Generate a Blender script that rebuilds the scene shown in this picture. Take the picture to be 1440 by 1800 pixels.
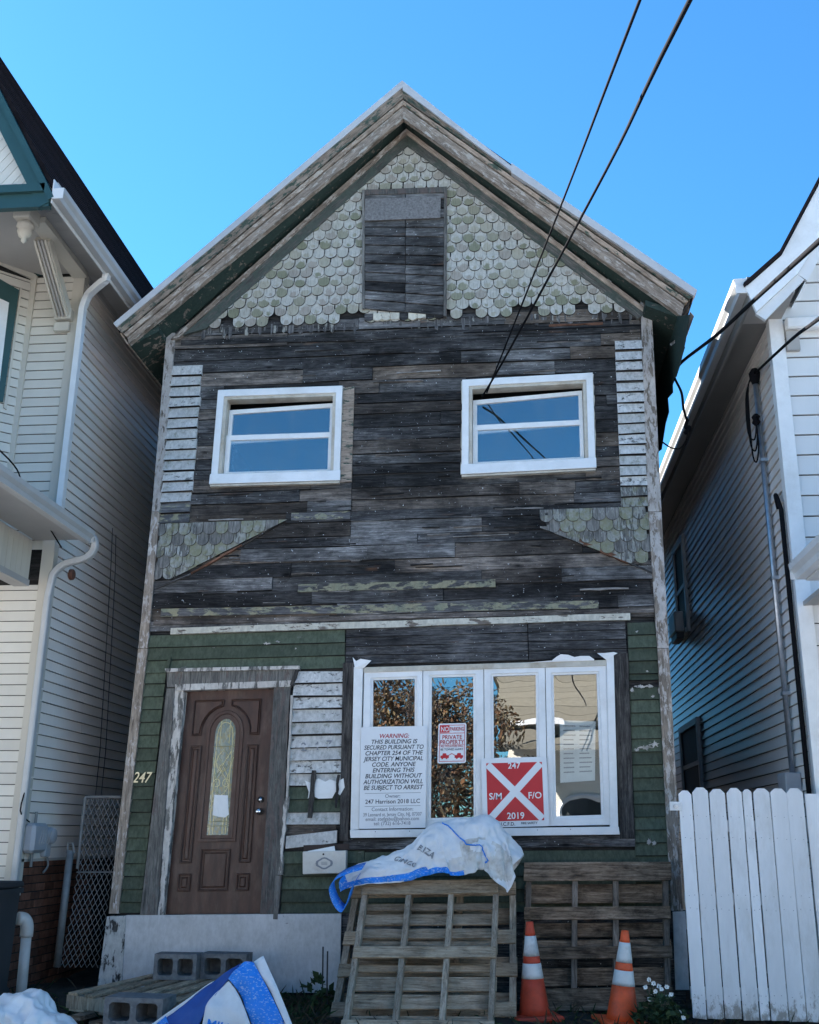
import bpy, bmesh, math, random
from mathutils import Vector, Matrix
from mathutils import noise as mnoise

for _o in list(bpy.data.objects):
    bpy.data.objects.remove(_o)
SC = bpy.context.scene
COL = SC.collection
R = random.Random(11)

# ------------------------------------------------------------------ camera
FPX = 1850.0                      # focal length in pixels of the 1440 x 1800 frame
CAM = Vector((0.0, -10.0, 1.45))
_a = Vector((188.0, 570.0, FPX))                 # where the depth direction vanishes
_b = _a + Vector((1000.0, 10.0, 0.0))            # a second point of the horizon
UPV = _b.cross(_a).normalized()
if UPV.y > 0: UPV = -UPV
FYV = _a.normalized()
RXV = FYV.cross(UPV).normalized()
cd = bpy.data.cameras.new('camera')
cam = bpy.data.objects.new('camera', cd); COL.objects.link(cam)
cd.sensor_fit = 'VERTICAL'; cd.sensor_height = 24.0; cd.lens = FPX / 1800.0 * 24.0
cd.clip_start = 0.05; cd.clip_end = 3000
cam.matrix_world = Matrix(((RXV.x, -RXV.y, -RXV.z, CAM.x), (FYV.x, -FYV.y, -FYV.z, CAM.y), (UPV.x, -UPV.y, -UPV.z, CAM.z), (0, 0, 0, 1)))
SC.camera = cam

# ------------------------------------------------------------------ sky, sun, exposure
SUN_EL, SUN_AZ = math.radians(38.0), math.radians(-55.0)      # azimuth from +Y towards +X
W = bpy.data.worlds.new('World'); SC.world = W; W.use_nodes = True
_nt = W.node_tree; _nt.nodes.clear()
_sky = _nt.nodes.new('ShaderNodeTexSky'); _sky.sky_type = 'NISHITA'; _sky.sun_disc = False
_sky.sun_elevation = SUN_EL; _sky.sun_rotation = SUN_AZ
_sky.altitude = 0; _sky.air_density = 1.0; _sky.dust_density = 0.08; _sky.ozone_density = 10.0
_bg = _nt.nodes.new('ShaderNodeBackground'); _bg.inputs['Strength'].default_value = 0.05
_wo = _nt.nodes.new('ShaderNodeOutputWorld')
_tint = _nt.nodes.new('ShaderNodeMix'); _tint.data_type = 'RGBA'; _tint.blend_type = 'MULTIPLY'; _tint.inputs[0].default_value = 1.0
_tint.inputs[7].default_value = (0.58, 1.0, 1.0, 1.0)              # the clear azure of the whole sky
_nt.links.new(_sky.outputs[0], _tint.inputs[6]); _nt.links.new(_tint.outputs[2], _bg.inputs[0]); _nt.links.new(_bg.outputs[0], _wo.inputs[0])
sl = bpy.data.lights.new('sun', 'SUN'); sl.energy = 5.0; sl.angle = math.radians(0.53); sl.color = (1.0, 0.975, 0.945)
sun = bpy.data.objects.new('sun', sl); COL.objects.link(sun)
_d = Vector((math.sin(SUN_AZ) * math.cos(SUN_EL), math.cos(SUN_AZ) * math.cos(SUN_EL), math.sin(SUN_EL)))
sun.location = _d * 60
sun.rotation_euler = _d.to_track_quat('Z', 'Y').to_euler()
SC.view_settings.view_transform = 'Standard'; SC.view_settings.look = 'None'
SC.view_settings.exposure = 2.62; SC.view_settings.gamma = 1.0; SC.view_settings.use_curve_mapping = False

# ------------------------------------------------------------------ pixels of the photograph -> points of the place
def ray(px, py):
    v = Vector((px - 720.0, py - 900.0, FPX))
    return Vector((RXV.dot(v), FYV.dot(v), UPV.dot(v)))
def at(px, py, Y=0.0):
    v = ray(px, py); return CAM + v * ((Y - CAM.y) / v.y)
def atX(px, py, X):
    v = ray(px, py); return CAM + v * ((X - CAM.x) / v.x)
def atZ(px, py, Z):
    v = ray(px, py); return CAM + v * ((Z - CAM.z) / v.z)
def P2(px, py, Y=-0.03):
    p = at(px, py, Y); return (p.x, p.z)
def line_px(a, b, y):             # x (px) of line a-b at height y (px)
    t = (y - a[1]) / (b[1] - a[1]); return a[0] + (b[0] - a[0]) * t

# the old front wall sags to the left, more so low down
XC = -1.07
def tilt(z):
    pts = [(0.0, 0.019), (1.4, 0.019), (3.4, 0.021), (4.9, 0.011), (6.6, 0.002), (10, 0.0)]
    for (a, ta), (b, tb) in zip(pts, pts[1:]):
        if z <= b: return ta + (tb - ta) * max(0, z - a) / (b - a)
    return 0.0
def S(x, z): return z + tilt(z) * (x - XC)
def unS(x, z): return z - tilt(z) * (x - XC)
def fz(px, py, Y=-0.03):          # level height on the wall of a pixel
    x, z = P2(px, py, Y); return unS(x, z)

# ------------------------------------------------------------------ text outlines (made first, the scene is still empty)
TEXT = {}
def text_mesh(s, bold=0.0, shear=0.0):
    k = (s, bold, shear)
    if k in TEXT: return TEXT[k]
    cu = bpy.data.curves.new('t', 'FONT'); cu.body = s; cu.size = 1.0; cu.align_x = 'CENTER'; cu.resolution_u = 3
    cu.shear = shear; cu.offset = bold
    o = bpy.data.objects.new('t', cu); COL.objects.link(o)
    dg = bpy.context.evaluated_depsgraph_get()
    me = bpy.data.meshes.new_from_object(o.evaluated_get(dg))
    vs = [(v.co.x, v.co.y) for v in me.vertices]; fs = [tuple(p.vertices) for p in me.polygons]
    bpy.data.objects.remove(o); bpy.data.curves.remove(cu); bpy.data.meshes.remove(me)
    TEXT[k] = (vs, fs); return TEXT[k]
WARN_LINES = [('WARNING:', 'r'), ('THIS BUILDING IS', 'k'), ('SECURED PURSUANT TO', 'k'), ('CHAPTER 254 OF THE', 'k'), ('JERSEY CITY MUNICIPAL', 'k'),
              ('CODE. ANYONE', 'k'), ('ENTERING THIS', 'k'), ('BUILDING WITHOUT', 'k'), ('AUTHORIZATION WILL', 'k'), ('BE SUBJECT TO ARREST', 'k')]
for _s, _c in WARN_LINES: text_mesh(_s, 0.018, 0.22)
for _s in ('Owner:', '247 Harrison 2018 LLC', 'Contact Information:', '39 Leonard st, Jersey City, NJ, 07307', 'email: stefgabu@yahoo.com', 'tel: (732) 616-7418'): text_mesh(_s, 0.012)
for _s in ('247', 'S/M', 'F/O', '2019', 'J.C.F.D.', 'NO', 'PARKING', 'PRIVATE', 'PROPERTY', 'ALL VIOLATORS WILL', 'BE TOWED AWAY', 'MILLI', 'ELIZA', 'CINCO', 'FIRE SAFETY', '2', '4', '7'): text_mesh(_s, 0.015)
text_mesh('247', 0.004, 0.3)

# ------------------------------------------------------------------ objects
POS = {}
def mk(name, verts, faces, mat, parent=None, smooth=False, fmats=None, mats=None, bevel=0.0, recalc=True, loc=None, ang=0.0):
    """one mesh object, origin at its middle; verts in the parent's frame of reference"""
    if loc is None:
        xs, ys, zs = zip(*verts)
        c = Vector(((min(xs) + max(xs)) / 2, (min(ys) + max(ys)) / 2, (min(zs) + max(zs)) / 2))
    else: c = Vector(loc)
    me = bpy.data.meshes.new(name)
    ca, sa = math.cos(ang), math.sin(ang)        # local x runs along a slope of `ang`
    me.from_pydata([((v[0] - c.x) * ca + (v[2] - c.z) * sa, v[1] - c.y, -(v[0] - c.x) * sa + (v[2] - c.z) * ca) for v in verts], [], faces)
    if recalc:
        bm = bmesh.new(); bm.from_mesh(me); bmesh.ops.recalc_face_normals(bm, faces=bm.faces); bm.to_mesh(me); bm.free()
    for m in (mats or [mat]): me.materials.append(m)
    if fmats:
        for p, k in zip(me.polygons, fmats): p.material_index = k
    if smooth:
        for p in me.polygons: p.use_smooth = True
    me.update()
    o = bpy.data.objects.new(name, me); COL.objects.link(o)
    put(o, c, parent)
    if ang: o.rotation_euler = (0, -ang, 0)
    if bevel:
        b = o.modifiers.new('bevel', 'BEVEL'); b.width = bevel; b.segments = 1; b.limit_method = 'ANGLE'
    return o
def put(o, c, parent=None):
    c = Vector(c); POS[o.name] = c
    if parent is not None:
        o.parent = parent; o.location = c - POS[parent.name]
    else: o.location = c
def share(o, name, c, parent, rot=None, scale=None):
    n = bpy.data.objects.new(name, o.data); COL.objects.link(n); put(n, c, parent)
    if rot: n.rotation_euler = rot
    if scale: n.scale = scale
    return n
def tag(o, label, cat, group=None, kind=None):
    if label: o['label'] = label
    if cat: o['category'] = cat
    if group: o['group'] = group
    if kind: o['kind'] = kind
    return o
def empty(name, loc, label, cat, group=None, rot=None, local=False):
    o = bpy.data.objects.new(name, None); COL.objects.link(o); o.empty_display_size = 0.1
    o.location = loc; POS[o.name] = Vector((0, 0, 0)) if local else Vector(loc)
    if rot: o.rotation_euler = rot
    return tag(o, label, cat, group)
def struct(o):
    o['kind'] = 'structure'; return o
def copy_tree(o, parent=None):
    c = o.copy(); COL.objects.link(c); c.parent = parent
    for ch in [x for x in bpy.data.objects if x.parent == o]: copy_tree(ch, c)
    return c

# ------------------------------------------------------------------ shapes: (verts, faces)
def box(x0, x1, y0, y1, z0, z1):
    v = [(x, y, z) for x in (x0, x1) for y in (y0, y1) for z in (z0, z1)]
    return v, [(0, 1, 3, 2), (4, 6, 7, 5), (0, 4, 5, 1), (2, 3, 7, 6), (0, 2, 6, 4), (1, 5, 7, 3)]
def join(*parts):
    V, Fc = [], []
    for v, f in parts:
        n = len(V); V += list(v); Fc += [tuple(i + n for i in q) for q in f]
    return V, Fc
def prism(poly, yf, yb):          # polygon in (x, z), front at yf, back at yb; yf may be a list
    n = len(poly); yfs = yf if isinstance(yf, (list, tuple)) else [yf] * n
    V = [(x, y, z) for (x, z), y in zip(poly, yfs)] + [(x, yb, z) for x, z in poly]
    return V, [tuple(range(n)), tuple(range(2 * n - 1, n - 1, -1))] + [(i, (i + 1) % n, n + (i + 1) % n, n + i) for i in range(n)]
def prism_x(poly, x0, x1):        # polygon in (y, z) swept along x
    n = len(poly)
    V = [(x0, y, z) for y, z in poly] + [(x1, y, z) for y, z in poly]
    return V, [tuple(range(n)), tuple(range(2 * n - 1, n - 1, -1))] + [(i, (i + 1) % n, n + (i + 1) % n, n + i) for i in range(n)]
def prism_y(poly, y0, y1):        # polygon in (x, z) swept along y
    return prism(poly, y0, y1)
def prism_z(poly, z0, z1):
    n = len(poly)
    V = [(x, y, z0) for x, y in poly] + [(x, y, z1) for x, y in poly]
    return V, [tuple(range(n)), tuple(range(2 * n - 1, n - 1, -1))] + [(i, (i + 1) % n, n + (i + 1) % n, n + i) for i in range(n)]
def ring(outer, inner, yf, yb):   # frame between two quads in (x, z)
    n = len(outer)
    V = [(x, yf, z) for x, z in outer] + [(x, yf, z) for x, z in inner] + [(x, yb, z) for x, z in outer] + [(x, yb, z) for x, z in inner]
    Fc = []
    for i in range(n):
        j = (i + 1) % n
        Fc += [(i, j, n + j, n + i), (2 * n + i, 3 * n + i, 3 * n + j, 2 * n + j), (i, 2 * n + i, 2 * n + j, j), (n + i, n + j, 3 * n + j, 3 * n + i)]
    return V, Fc
def tube(pts, r, n=8, caps=True, rs=None):
    pts = [Vector(p) for p in pts]; V, Fc = [], []
    prev = None
    for i, p in enumerate(pts):
        d = (pts[min(i + 1, len(pts) - 1)] - pts[max(i - 1, 0)]).normalized()
        if prev is None:
            s = d.cross(Vector((0, 0, 1)) if abs(d.z) < 0.9 else Vector((1, 0, 0))).normalized()
        else:
            s = (prev - d * prev.dot(d)).normalized()
        prev = s; t = d.cross(s); rr = rs[i] if rs else r
        for k in range(n):
            a = 2 * math.pi * k / n
            V.append(tuple(p + s * (math.cos(a) * rr) + t * (math.sin(a) * rr)))
    for i in range(len(pts) - 1):
        for k in range(n):
            Fc.append((i * n + k, i * n + (k + 1) % n, (i + 1) * n + (k + 1) % n, (i + 1) * n + k))
    if caps: Fc += [tuple(range(n - 1, -1, -1)), tuple(range((len(pts) - 1) * n, len(pts) * n))]
    return V, Fc
def rtube(pts, w, d, side=Vector((0, 1, 0))):   # rectangular pipe along a path; `side` is one axis of the section
    pts = [Vector(p) for p in pts]; V, Fc = [], []
    for i, p in enumerate(pts):
        t = (pts[min(i + 1, len(pts) - 1)] - pts[max(i - 1, 0)]).normalized()
        a = (side - t * side.dot(t)).normalized(); b = t.cross(a)
        for sa, sb in ((-1, -1), (1, -1), (1, 1), (-1, 1)): V.append(tuple(p + a * (sa * w / 2) + b * (sb * d / 2)))
    for i in range(len(pts) - 1):
        for k in range(4): Fc.append((i * 4 + k, i * 4 + (k + 1) % 4, i * 4 + 4 + (k + 1) % 4, i * 4 + 4 + k))
    Fc += [(3, 2, 1, 0), tuple(range(len(pts) * 4 - 4, len(pts) * 4))]
    return V, Fc
def lathe(prof, n=24, axis='z', c=(0, 0, 0)):
    V, Fc = [], []
    for r, h in prof:
        for k in range(n):
            a = 2 * math.pi * k / n; x, y = r * math.cos(a), r * math.sin(a)
            if axis == 'z': V.append((c[0] + x, c[1] + y, c[2] + h))
            elif axis == 'y': V.append((c[0] + x, c[1] + h, c[2] + y))
            else: V.append((c[0] + h, c[1] + x, c[2] + y))
    for i in range(len(prof) - 1):
        for k in range(n): Fc.append((i * n + k, i * n + (k + 1) % n, (i + 1) * n + (k + 1) % n, (i + 1) * n + k))
    Fc += [tuple(range(n)), tuple(range((len(prof) - 1) * n, len(prof) * n))]
    return V, Fc
def spline(pts, m=6):
    pts = [Vector(p) for p in pts]; out = []
    for i in range(len(pts) - 1):
        p0, p1, p2, p3 = pts[max(i - 1, 0)], pts[i], pts[i + 1], pts[min(i + 2, len(pts) - 1)]
        for k in range(m):
            t = k / m
            out.append(0.5 * ((2 * p1) + (p2 - p0) * t + (2 * p0 - 5 * p1 + 4 * p2 - p3) * t * t + (3 * p1 - p0 - 3 * p2 + p3) * t ** 3))
    out.append(pts[-1]); return out
def clip_poly(poly, a, b):        # keep what lies left of the line a -> b  (x, z)
    out = []
    def side(p): return (b[0] - a[0]) * (p[1] - a[1]) - (b[1] - a[1]) * (p[0] - a[0])
    for i, p in enumerate(poly):
        q = poly[(i + 1) % len(poly)]; sp, sq = side(p), side(q)
        if sp >= 0: out.append(p)
        if (sp >= 0) != (sq >= 0):
            t = sp / (sp - sq); out.append((p[0] + (q[0] - p[0]) * t, p[1] + (q[1] - p[1]) * t))
    return out
def quad(c4):                     # bilinear map (u right, v up) of corners TL, TR, BR, BL given in (x, z)
    tl, tr, br, bl = c4
    def f(u, v):
        return tuple((bl[i] * (1 - u) + br[i] * u) * (1 - v) + (tl[i] * (1 - u) + tr[i] * u) * v for i in (0, 1))
    return f
def qpx(TL, TR, BR, BL, Y): return quad([P2(*p, Y) for p in (TL, TR, BR, BL)])
def poly_px(pts, Y): return [P2(x, y, Y) for x, y in pts]
def print_text(name, key, parent, fn, size, mat, cx, cy, squash=1.0, maxw=None):
    """flat lettering: fn maps sheet coordinates (metres) to a point"""
    vs, fs = TEXT[key]; xs = [v[0] for v in vs]
    k = size
    if maxw and (max(xs) - min(xs)) * k * squash > maxw: squash = maxw / ((max(xs) - min(xs)) * k)
    return mk(name, [tuple(fn(cx + x * k * squash, cy + y * k)) for x, y in vs], fs, mat, parent, recalc=False)

# ------------------------------------------------------------------ materials
def newmat(name):
    m = bpy.data.materials.new(name); m.use_nodes = True
    return m, m.node_tree, m.node_tree.nodes['Principled BSDF']
def rgb(c): return (c[0], c[1], c[2], 1.0)
def _in(nt, sock, v):
    if hasattr(v, 'links') or isinstance(v, bpy.types.NodeSocket): nt.links.new(v, sock)
    else: sock.default_value = v
def coord(nt, scale=(1, 1, 1), rnd=True, world=False):
    tc = nt.nodes.new('ShaderNodeTexCoord'); vm = nt.nodes.new('ShaderNodeVectorMath'); vm.operation = 'MULTIPLY_ADD'
    src = tc.outputs['Object']
    if world:
        g = nt.nodes.new('ShaderNodeNewGeometry'); src = g.outputs['Position']
    nt.links.new(src, vm.inputs[0]); vm.inputs[1].default_value = scale
    if rnd:
        oi = nt.nodes.new('ShaderNodeObjectInfo'); v2 = nt.nodes.new('ShaderNodeVectorMath'); v2.operation = 'SCALE'
        v2.inputs[0].default_value = (57.0, 31.0, 73.0); nt.links.new(oi.outputs['Random'], v2.inputs['Scale'])
        nt.links.new(v2.outputs[0], vm.inputs[2])
    return vm.outputs[0]
def noise(nt, vec, scale=1.0, detail=6.0, rough=0.6, dist=0.0):
    n = nt.nodes.new('ShaderNodeTexNoise'); nt.links.new(vec, n.inputs['Vector'])
    n.inputs['Scale'].default_value = scale; n.inputs['Detail'].default_value = detail; n.inputs['Roughness'].default_value = rough; n.inputs['Distortion'].default_value = dist
    return n.outputs[0]
def ramp(nt, fac, stops, interp='LINEAR'):
    n = nt.nodes.new('ShaderNodeValToRGB'); nt.links.new(fac, n.inputs[0]); e = n.color_ramp.elements; n.color_ramp.interpolation = interp
    while len(e) < len(stops): e.new(0.5)
    for el, (p, c) in zip(e, stops):
        el.position = p; el.color = rgb(c) if not isinstance(c, (int, float)) else (c, c, c, 1)
    return n.outputs[0]
def mix(nt, fac, a, b, blend='MIX'):
    n = nt.nodes.new('ShaderNodeMix'); n.data_type = 'RGBA'; n.blend_type = blend
    _in(nt, n.inputs[0], fac)
    for s, v in ((n.inputs[6], a), (n.inputs[7], b)):
        if isinstance(v, (tuple, list)): s.default_value = rgb(v)
        elif isinstance(v, (int, float)): s.default_value = (v, v, v, 1)
        else: nt.links.new(v, s)
    return n.outputs[2]
def mth(nt, op, a, b=0.0, c=None):
    n = nt.nodes.new('ShaderNodeMath'); n.operation = op
    _in(nt, n.inputs[0], a); _in(nt, n.inputs[1], b)
    if c is not None: _in(nt, n.inputs[2], c)
    return n.outputs[0]
def maprange(nt, v, a, b, c=0.0, d=1.0):
    n = nt.nodes.new('ShaderNodeMapRange'); _in(nt, n.inputs[0], v)
    for i, x in zip((1, 2, 3, 4), (a, b, c, d)): _in(nt, n.inputs[i], x)
    return n.outputs[0]
def rnd(nt):
    n = nt.nodes.new('ShaderNodeObjectInfo'); return n.outputs['Random']
def bump(nt, bsdf, h, strength=0.4, dist=0.01):
    n = nt.nodes.new('ShaderNodeBump'); n.inputs['Strength'].default_value = strength; n.inputs['Distance'].default_value = dist
    nt.links.new(h, n.inputs['Height']); nt.links.new(n.outputs[0], bsdf.inputs['Normal'])
def fin(nt, bsdf, col, rough=0.85, spec=0.3):
    if isinstance(col, (tuple, list)): bsdf.inputs['Base Color'].default_value = rgb(col)
    else: nt.links.new(col, bsdf.inputs['Base Color'])
    _in(nt, bsdf.inputs['Roughness'], rough); bsdf.inputs['Specular IOR Level'].default_value = spec
GR = {'x': (2.2, 9.0, 42.0), 'z': (42.0, 9.0, 2.2), 'y': (42.0, 2.2, 42.0)}
def wood_color(nt, axis, dark, mid, light, val=(0.55, 1.5), specks=0.0, blotch=0.6, stain=0.0):
    v = coord(nt, GR[axis]); g = noise(nt, v, 1.5, 10, 0.74, 0.9)
    c = ramp(nt, g, [(0.30, dark), (0.47, mid), (0.66, light)])
    b = noise(nt, coord(nt, (2.0, 2.0, 5.0) if axis == 'x' else (5.0, 2.0, 2.0)), 2.2, 9, 0.72, 0.4)
    c = mix(nt, blotch, c, ramp(nt, b, [(0.36, 0.10), (0.58, 1.0)]), 'MULTIPLY')
    s = maprange(nt, rnd(nt), 0, 1, *val)
    c = mix(nt, 1.0, c, s, 'MULTIPLY')
    crack = ramp(nt, noise(nt, v, 3.2, 4, 0.6), [(0.30, 0.15), (0.40, 1.0)])
    c = mix(nt, 0.8, c, crack, 'MULTIPLY')
    if stain:
        st_ = noise(nt, coord(nt, (0.55, 1.0, 1.15), rnd=False, world=True), 1.5, 8, 0.66, 0.6)
        c = mix(nt, stain, c, ramp(nt, st_, [(0.36, 0.10), (0.50, 0.55), (0.62, 1.25)]), 'MULTIPLY')
        kn = nt.nodes.new('ShaderNodeTexVoronoi'); kn.inputs['Scale'].default_value = 1.0; nt.links.new(coord(nt, (2.2, 1.0, 7.0)), kn.inputs['Vector'])
        c = mix(nt, 1.0, c, ramp(nt, kn.outputs['Distance'], [(0.03, 0.05), (0.10, 0.6), (0.17, 1.0)]), 'MULTIPLY')
        rs = noise(nt, coord(nt, (1.5, 1.0, 9.0)), 1.3, 4, 0.6)
        c = mix(nt, mth(nt, 'MULTIPLY', ramp(nt, rs, [(0.66, 0.0), (0.76, 1.0)]), 0.45), c, (0.17, 0.085, 0.045))
    if specks:
        sp = ramp(nt, noise(nt, coord(nt), 55, 2, 0.5), [(1 - specks - 0.02, 0.0), (1 - specks, 1.0)])
        c = mix(nt, sp, c, (0.6, 0.62, 0.62))
    return c, g
def wood(name, axis, dark, mid, light, val=(0.55, 1.5), specks=0.0, rough=0.9, bs=0.5, blotch=0.6, stain=0.0):
    m, nt, b = newmat(name); c, g = wood_color(nt, axis, dark, mid, light, val, specks, blotch, stain)
    fin(nt, b, c, rough, 0.2); bump(nt, b, g, bs, 0.006); return m
def peel(name, axis, paint, paint2, woodc, cover, spread=0.12, scale=(3.0, 6.0, 9.0), sharp=0.025, dirt=0.35, moss=None, mossamt=0.0, rough=0.75, val=(0.85, 1.1)):
    m, nt, b = newmat(name)
    wc, g = wood_color(nt, axis, *woodc, blotch=0.45)
    n1 = noise(nt, coord(nt, scale), 2.2, 11, 0.68, 0.25)
    lim = maprange(nt, rnd(nt), 0, 1, 1 - cover - spread, 1 - cover + spread)      # noise hovers about 0.5
    lim = maprange(nt, lim, 0, 1, 0.28, 0.72)
    mk_ = maprange(nt, n1, mth(nt, 'SUBTRACT', lim, sharp), mth(nt, 'ADD', lim, sharp))
    d = noise(nt, coord(nt, (2, 2, 2)), 2.5, 7, 0.65)
    pc = mix(nt, ramp(nt, d, [(0.35, 0.0), (0.7, 1.0)]), paint, paint2)
    pc = mix(nt, 1.0, pc, maprange(nt, rnd(nt), 0, 1, *val), 'MULTIPLY')
    dn = noise(nt, coord(nt, (6, 6, 3)), 5, 8, 0.7)
    pc = mix(nt, dirt, pc, ramp(nt, dn, [(0.35, 0.25), (0.6, 1.0)]), 'MULTIPLY')
    c = mix(nt, mk_, wc, pc)
    if moss:
        ms = noise(nt, coord(nt, (1.5, 1.5, 1.5)), 9.0, 8, 0.75)
        lim2 = maprange(nt, rnd(nt), 0, 1, 0.62 - mossamt * 0.35, 0.62)
        fm = maprange(nt, ms, lim2, mth(nt, 'ADD', lim2, 0.16)); c = mix(nt, mth(nt, 'MULTIPLY', fm, 0.75), c, moss)
    fin(nt, b, c, rough, 0.25)
    h = mth(nt, 'ADD', mth(nt, 'MULTIPLY', mk_, 0.6), mth(nt, 'MULTIPLY', g, 0.4)); bump(nt, b, h, 0.6, 0.004)
    return m
def plain(name, col, rough=0.6, spec=0.4, var=0.12, scale=6.0, metal=0.0, bs=0.0, dirt=None, streak=False, world=False, rv=0.0):
    m, nt, b = newmat(name)
    v = coord(nt, (1, 1, 0.18) if streak else (1, 1, 1), world=world); n = noise(nt, v, scale, 7, 0.65)
    c = mix(nt, 1.0, col, ramp(nt, n, [(0.3, 1 - var), (0.7, 1 + var * 0.6)]), 'MULTIPLY')
    if rv: c = mix(nt, 1.0, c, maprange(nt, rnd(nt), 0, 1, 1 - rv, 1 + rv * 0.7), 'MULTIPLY')
    if dirt:
        dn = noise(nt, coord(nt, (1, 1, 0.3) if streak else (1, 1, 1), world=world), scale * 0.45, 9, 0.72)
        c = mix(nt, mth(nt, 'MULTIPLY', ramp(nt, dn, [(0.48, 0.0), (0.75, 1.0)]), dirt[3]), c, dirt[:3])
    fin(nt, b, c, rough, spec); b.inputs['Metallic'].default_value = metal
    if bs: bump(nt, b, noise(nt, coord(nt), scale * 5, 5, 0.6), bs, 0.003)
    return m
WD_GREY = ((0.035, 0.034, 0.034), (0.12, 0.115, 0.105), (0.24, 0.225, 0.2))
WD_TAN = ((0.10, 0.078, 0.06), (0.29, 0.225, 0.175), (0.45, 0.37, 0.30))
WD_BROWN = ((0.07, 0.056, 0.045), (0.21, 0.17, 0.135), (0.36, 0.30, 0.245))
WD_DARK = ((0.016, 0.016, 0.019), (0.075, 0.073, 0.074), (0.22, 0.21, 0.20))
M = {}
M['dark'] = wood('charred_board', 'x', *WD_DARK, val=(0.5, 1.4), specks=0.255, stain=0.9, bs=0.8)
M['grey'] = wood('grey_board', 'x', (0.035, 0.035, 0.038), (0.15, 0.145, 0.142), (0.38, 0.365, 0.35), val=(0.5, 1.35), specks=0.25, stain=0.9, bs=0.8)
M['brown'] = wood('brown_board', 'x', (0.04, 0.034, 0.03), (0.16, 0.138, 0.122), (0.36, 0.30, 0.25), val=(0.5, 1.3), specks=0.25, stain=0.85, bs=0.8)
M['pale'] = wood('pale_bare_wood', 'x', (0.10, 0.095, 0.09), (0.26, 0.24, 0.22), (0.42, 0.40, 0.37), val=(0.7, 1.2))
M['tan'] = wood('tan_board', 'x', (0.06, 0.045, 0.034), (0.21, 0.165, 0.13), (0.38, 0.32, 0.265), val=(0.6, 1.2), specks=0.25, stain=0.8, bs=0.8)
M['sheath'] = wood('sheathing', 'x', *WD_DARK, val=(0.3, 0.4))
M['ochre'] = peel('ochre_paint', 'x', (0.36, 0.32, 0.20), (0.20, 0.22, 0.16), WD_DARK, 0.45, 0.12)
M['greenclap'] = peel('green_clapboard', 'x', (0.072, 0.092, 0.060), (0.10, 0.118, 0.082), WD_GREY, 0.93, 0.06, dirt=0.55, val=(0.7, 1.2))
M['whiteclap'] = peel('white_clapboard', 'x', (0.68, 0.66, 0.63), (0.55, 0.53, 0.49), WD_GREY, 0.78, 0.16, scale=(6, 6, 12), dirt=0.45, moss=(0.13, 0.14, 0.075), mossamt=0.35)
M['cornerwood'] = peel('corner_board', 'z', (0.56, 0.51, 0.47), (0.42, 0.37, 0.33), WD_BROWN, 0.52, 0.2, scale=(12, 6, 4))
M['rakegreen'] = peel('green_rake_paint', 'x', (0.05, 0.08, 0.062), (0.07, 0.10, 0.08), WD_TAN, 0.38, 0.1, scale=(3.5, 6, 12))
M['rakewood'] = peel('pale_rake_paint', 'x', (0.46, 0.40, 0.34), (0.56, 0.50, 0.44), WD_TAN, 0.36, 0.12, scale=(3.5, 6, 12))
M['rim'] = wood('edge_shadow_wood', 'x', (0.006, 0.006, 0.007), (0.018, 0.017, 0.016), (0.045, 0.042, 0.04), val=(0.8, 1.2))  # near-black, so edges carry the overlap shadow in their colour
M['frieze'] = peel('frieze_paint', 'x', (0.075, 0.095, 0.08), (0.10, 0.115, 0.10), WD_GREY, 0.5, 0.12, scale=(3, 6, 14))
M['soffit'] = peel('soffit_paint', 'y', (0.03, 0.055, 0.045), (0.04, 0.06, 0.05), WD_BROWN, 0.7, 0.1)
def shinglemat(name, cols, cover, rough=0.85):
    """each scale: pale paint kept at the shoulders, a weathered spot of its own tone low in the middle"""
    m, nt, b = newmat(name); oc = coord(nt, rnd=False); sep = nt.nodes.new('ShaderNodeSeparateXYZ'); nt.links.new(oc, sep.inputs[0])
    ex = mth(nt, 'MULTIPLY', sep.outputs[0], 1 / 0.056); ez = mth(nt, 'MULTIPLY', mth(nt, 'ADD', sep.outputs[2], 0.058), 1 / 0.058)
    dist = mth(nt, 'SQRT', mth(nt, 'ADD', mth(nt, 'MULTIPLY', ex, ex), mth(nt, 'MULTIPLY', ez, ez)))
    n1 = noise(nt, coord(nt, (1, 1, 0.7)), 17, 8, 0.72)
    lim = maprange(nt, rnd(nt), 0, 1, 0.25, 1.55)
    spot = maprange(nt, mth(nt, 'ADD', dist, mth(nt, 'MULTIPLY', mth(nt, 'SUBTRACT', n1, 0.5), 2.6)), mth(nt, 'ADD', lim, 0.12), mth(nt, 'SUBTRACT', lim, 0.12))
    r2 = mth(nt, 'FRACT', mth(nt, 'MULTIPLY', rnd(nt), 37.7))
    sc = ramp(nt, r2, cols, 'CONSTANT')
    pc = mix(nt, ramp(nt, noise(nt, coord(nt), 30, 6, 0.7), [(0.35, 0.0), (0.65, 1.0)]), (0.56, 0.54, 0.495), (0.42, 0.40, 0.345))
    c = mix(nt, mth(nt, 'MULTIPLY', spot, 0.9), pc, sc)
    gr = noise(nt, coord(nt, (60, 8, 5)), 1.6, 8, 0.7)
    c = mix(nt, 0.55, c, ramp(nt, gr, [(0.34, 0.25), (0.52, 1.0)]), 'MULTIPLY')
    chip = ramp(nt, noise(nt, coord(nt, (1, 1, 0.6)), 26, 7, 0.7), [(0.30 , 1.0), (0.36, 0.0)])
    c = mix(nt, mth(nt, 'MULTIPLY', chip, cover), c, (0.10, 0.095, 0.085))
    fin(nt, b, c, rough, 0.2); bump(nt, b, gr, 0.5, 0.003); return m
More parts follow.
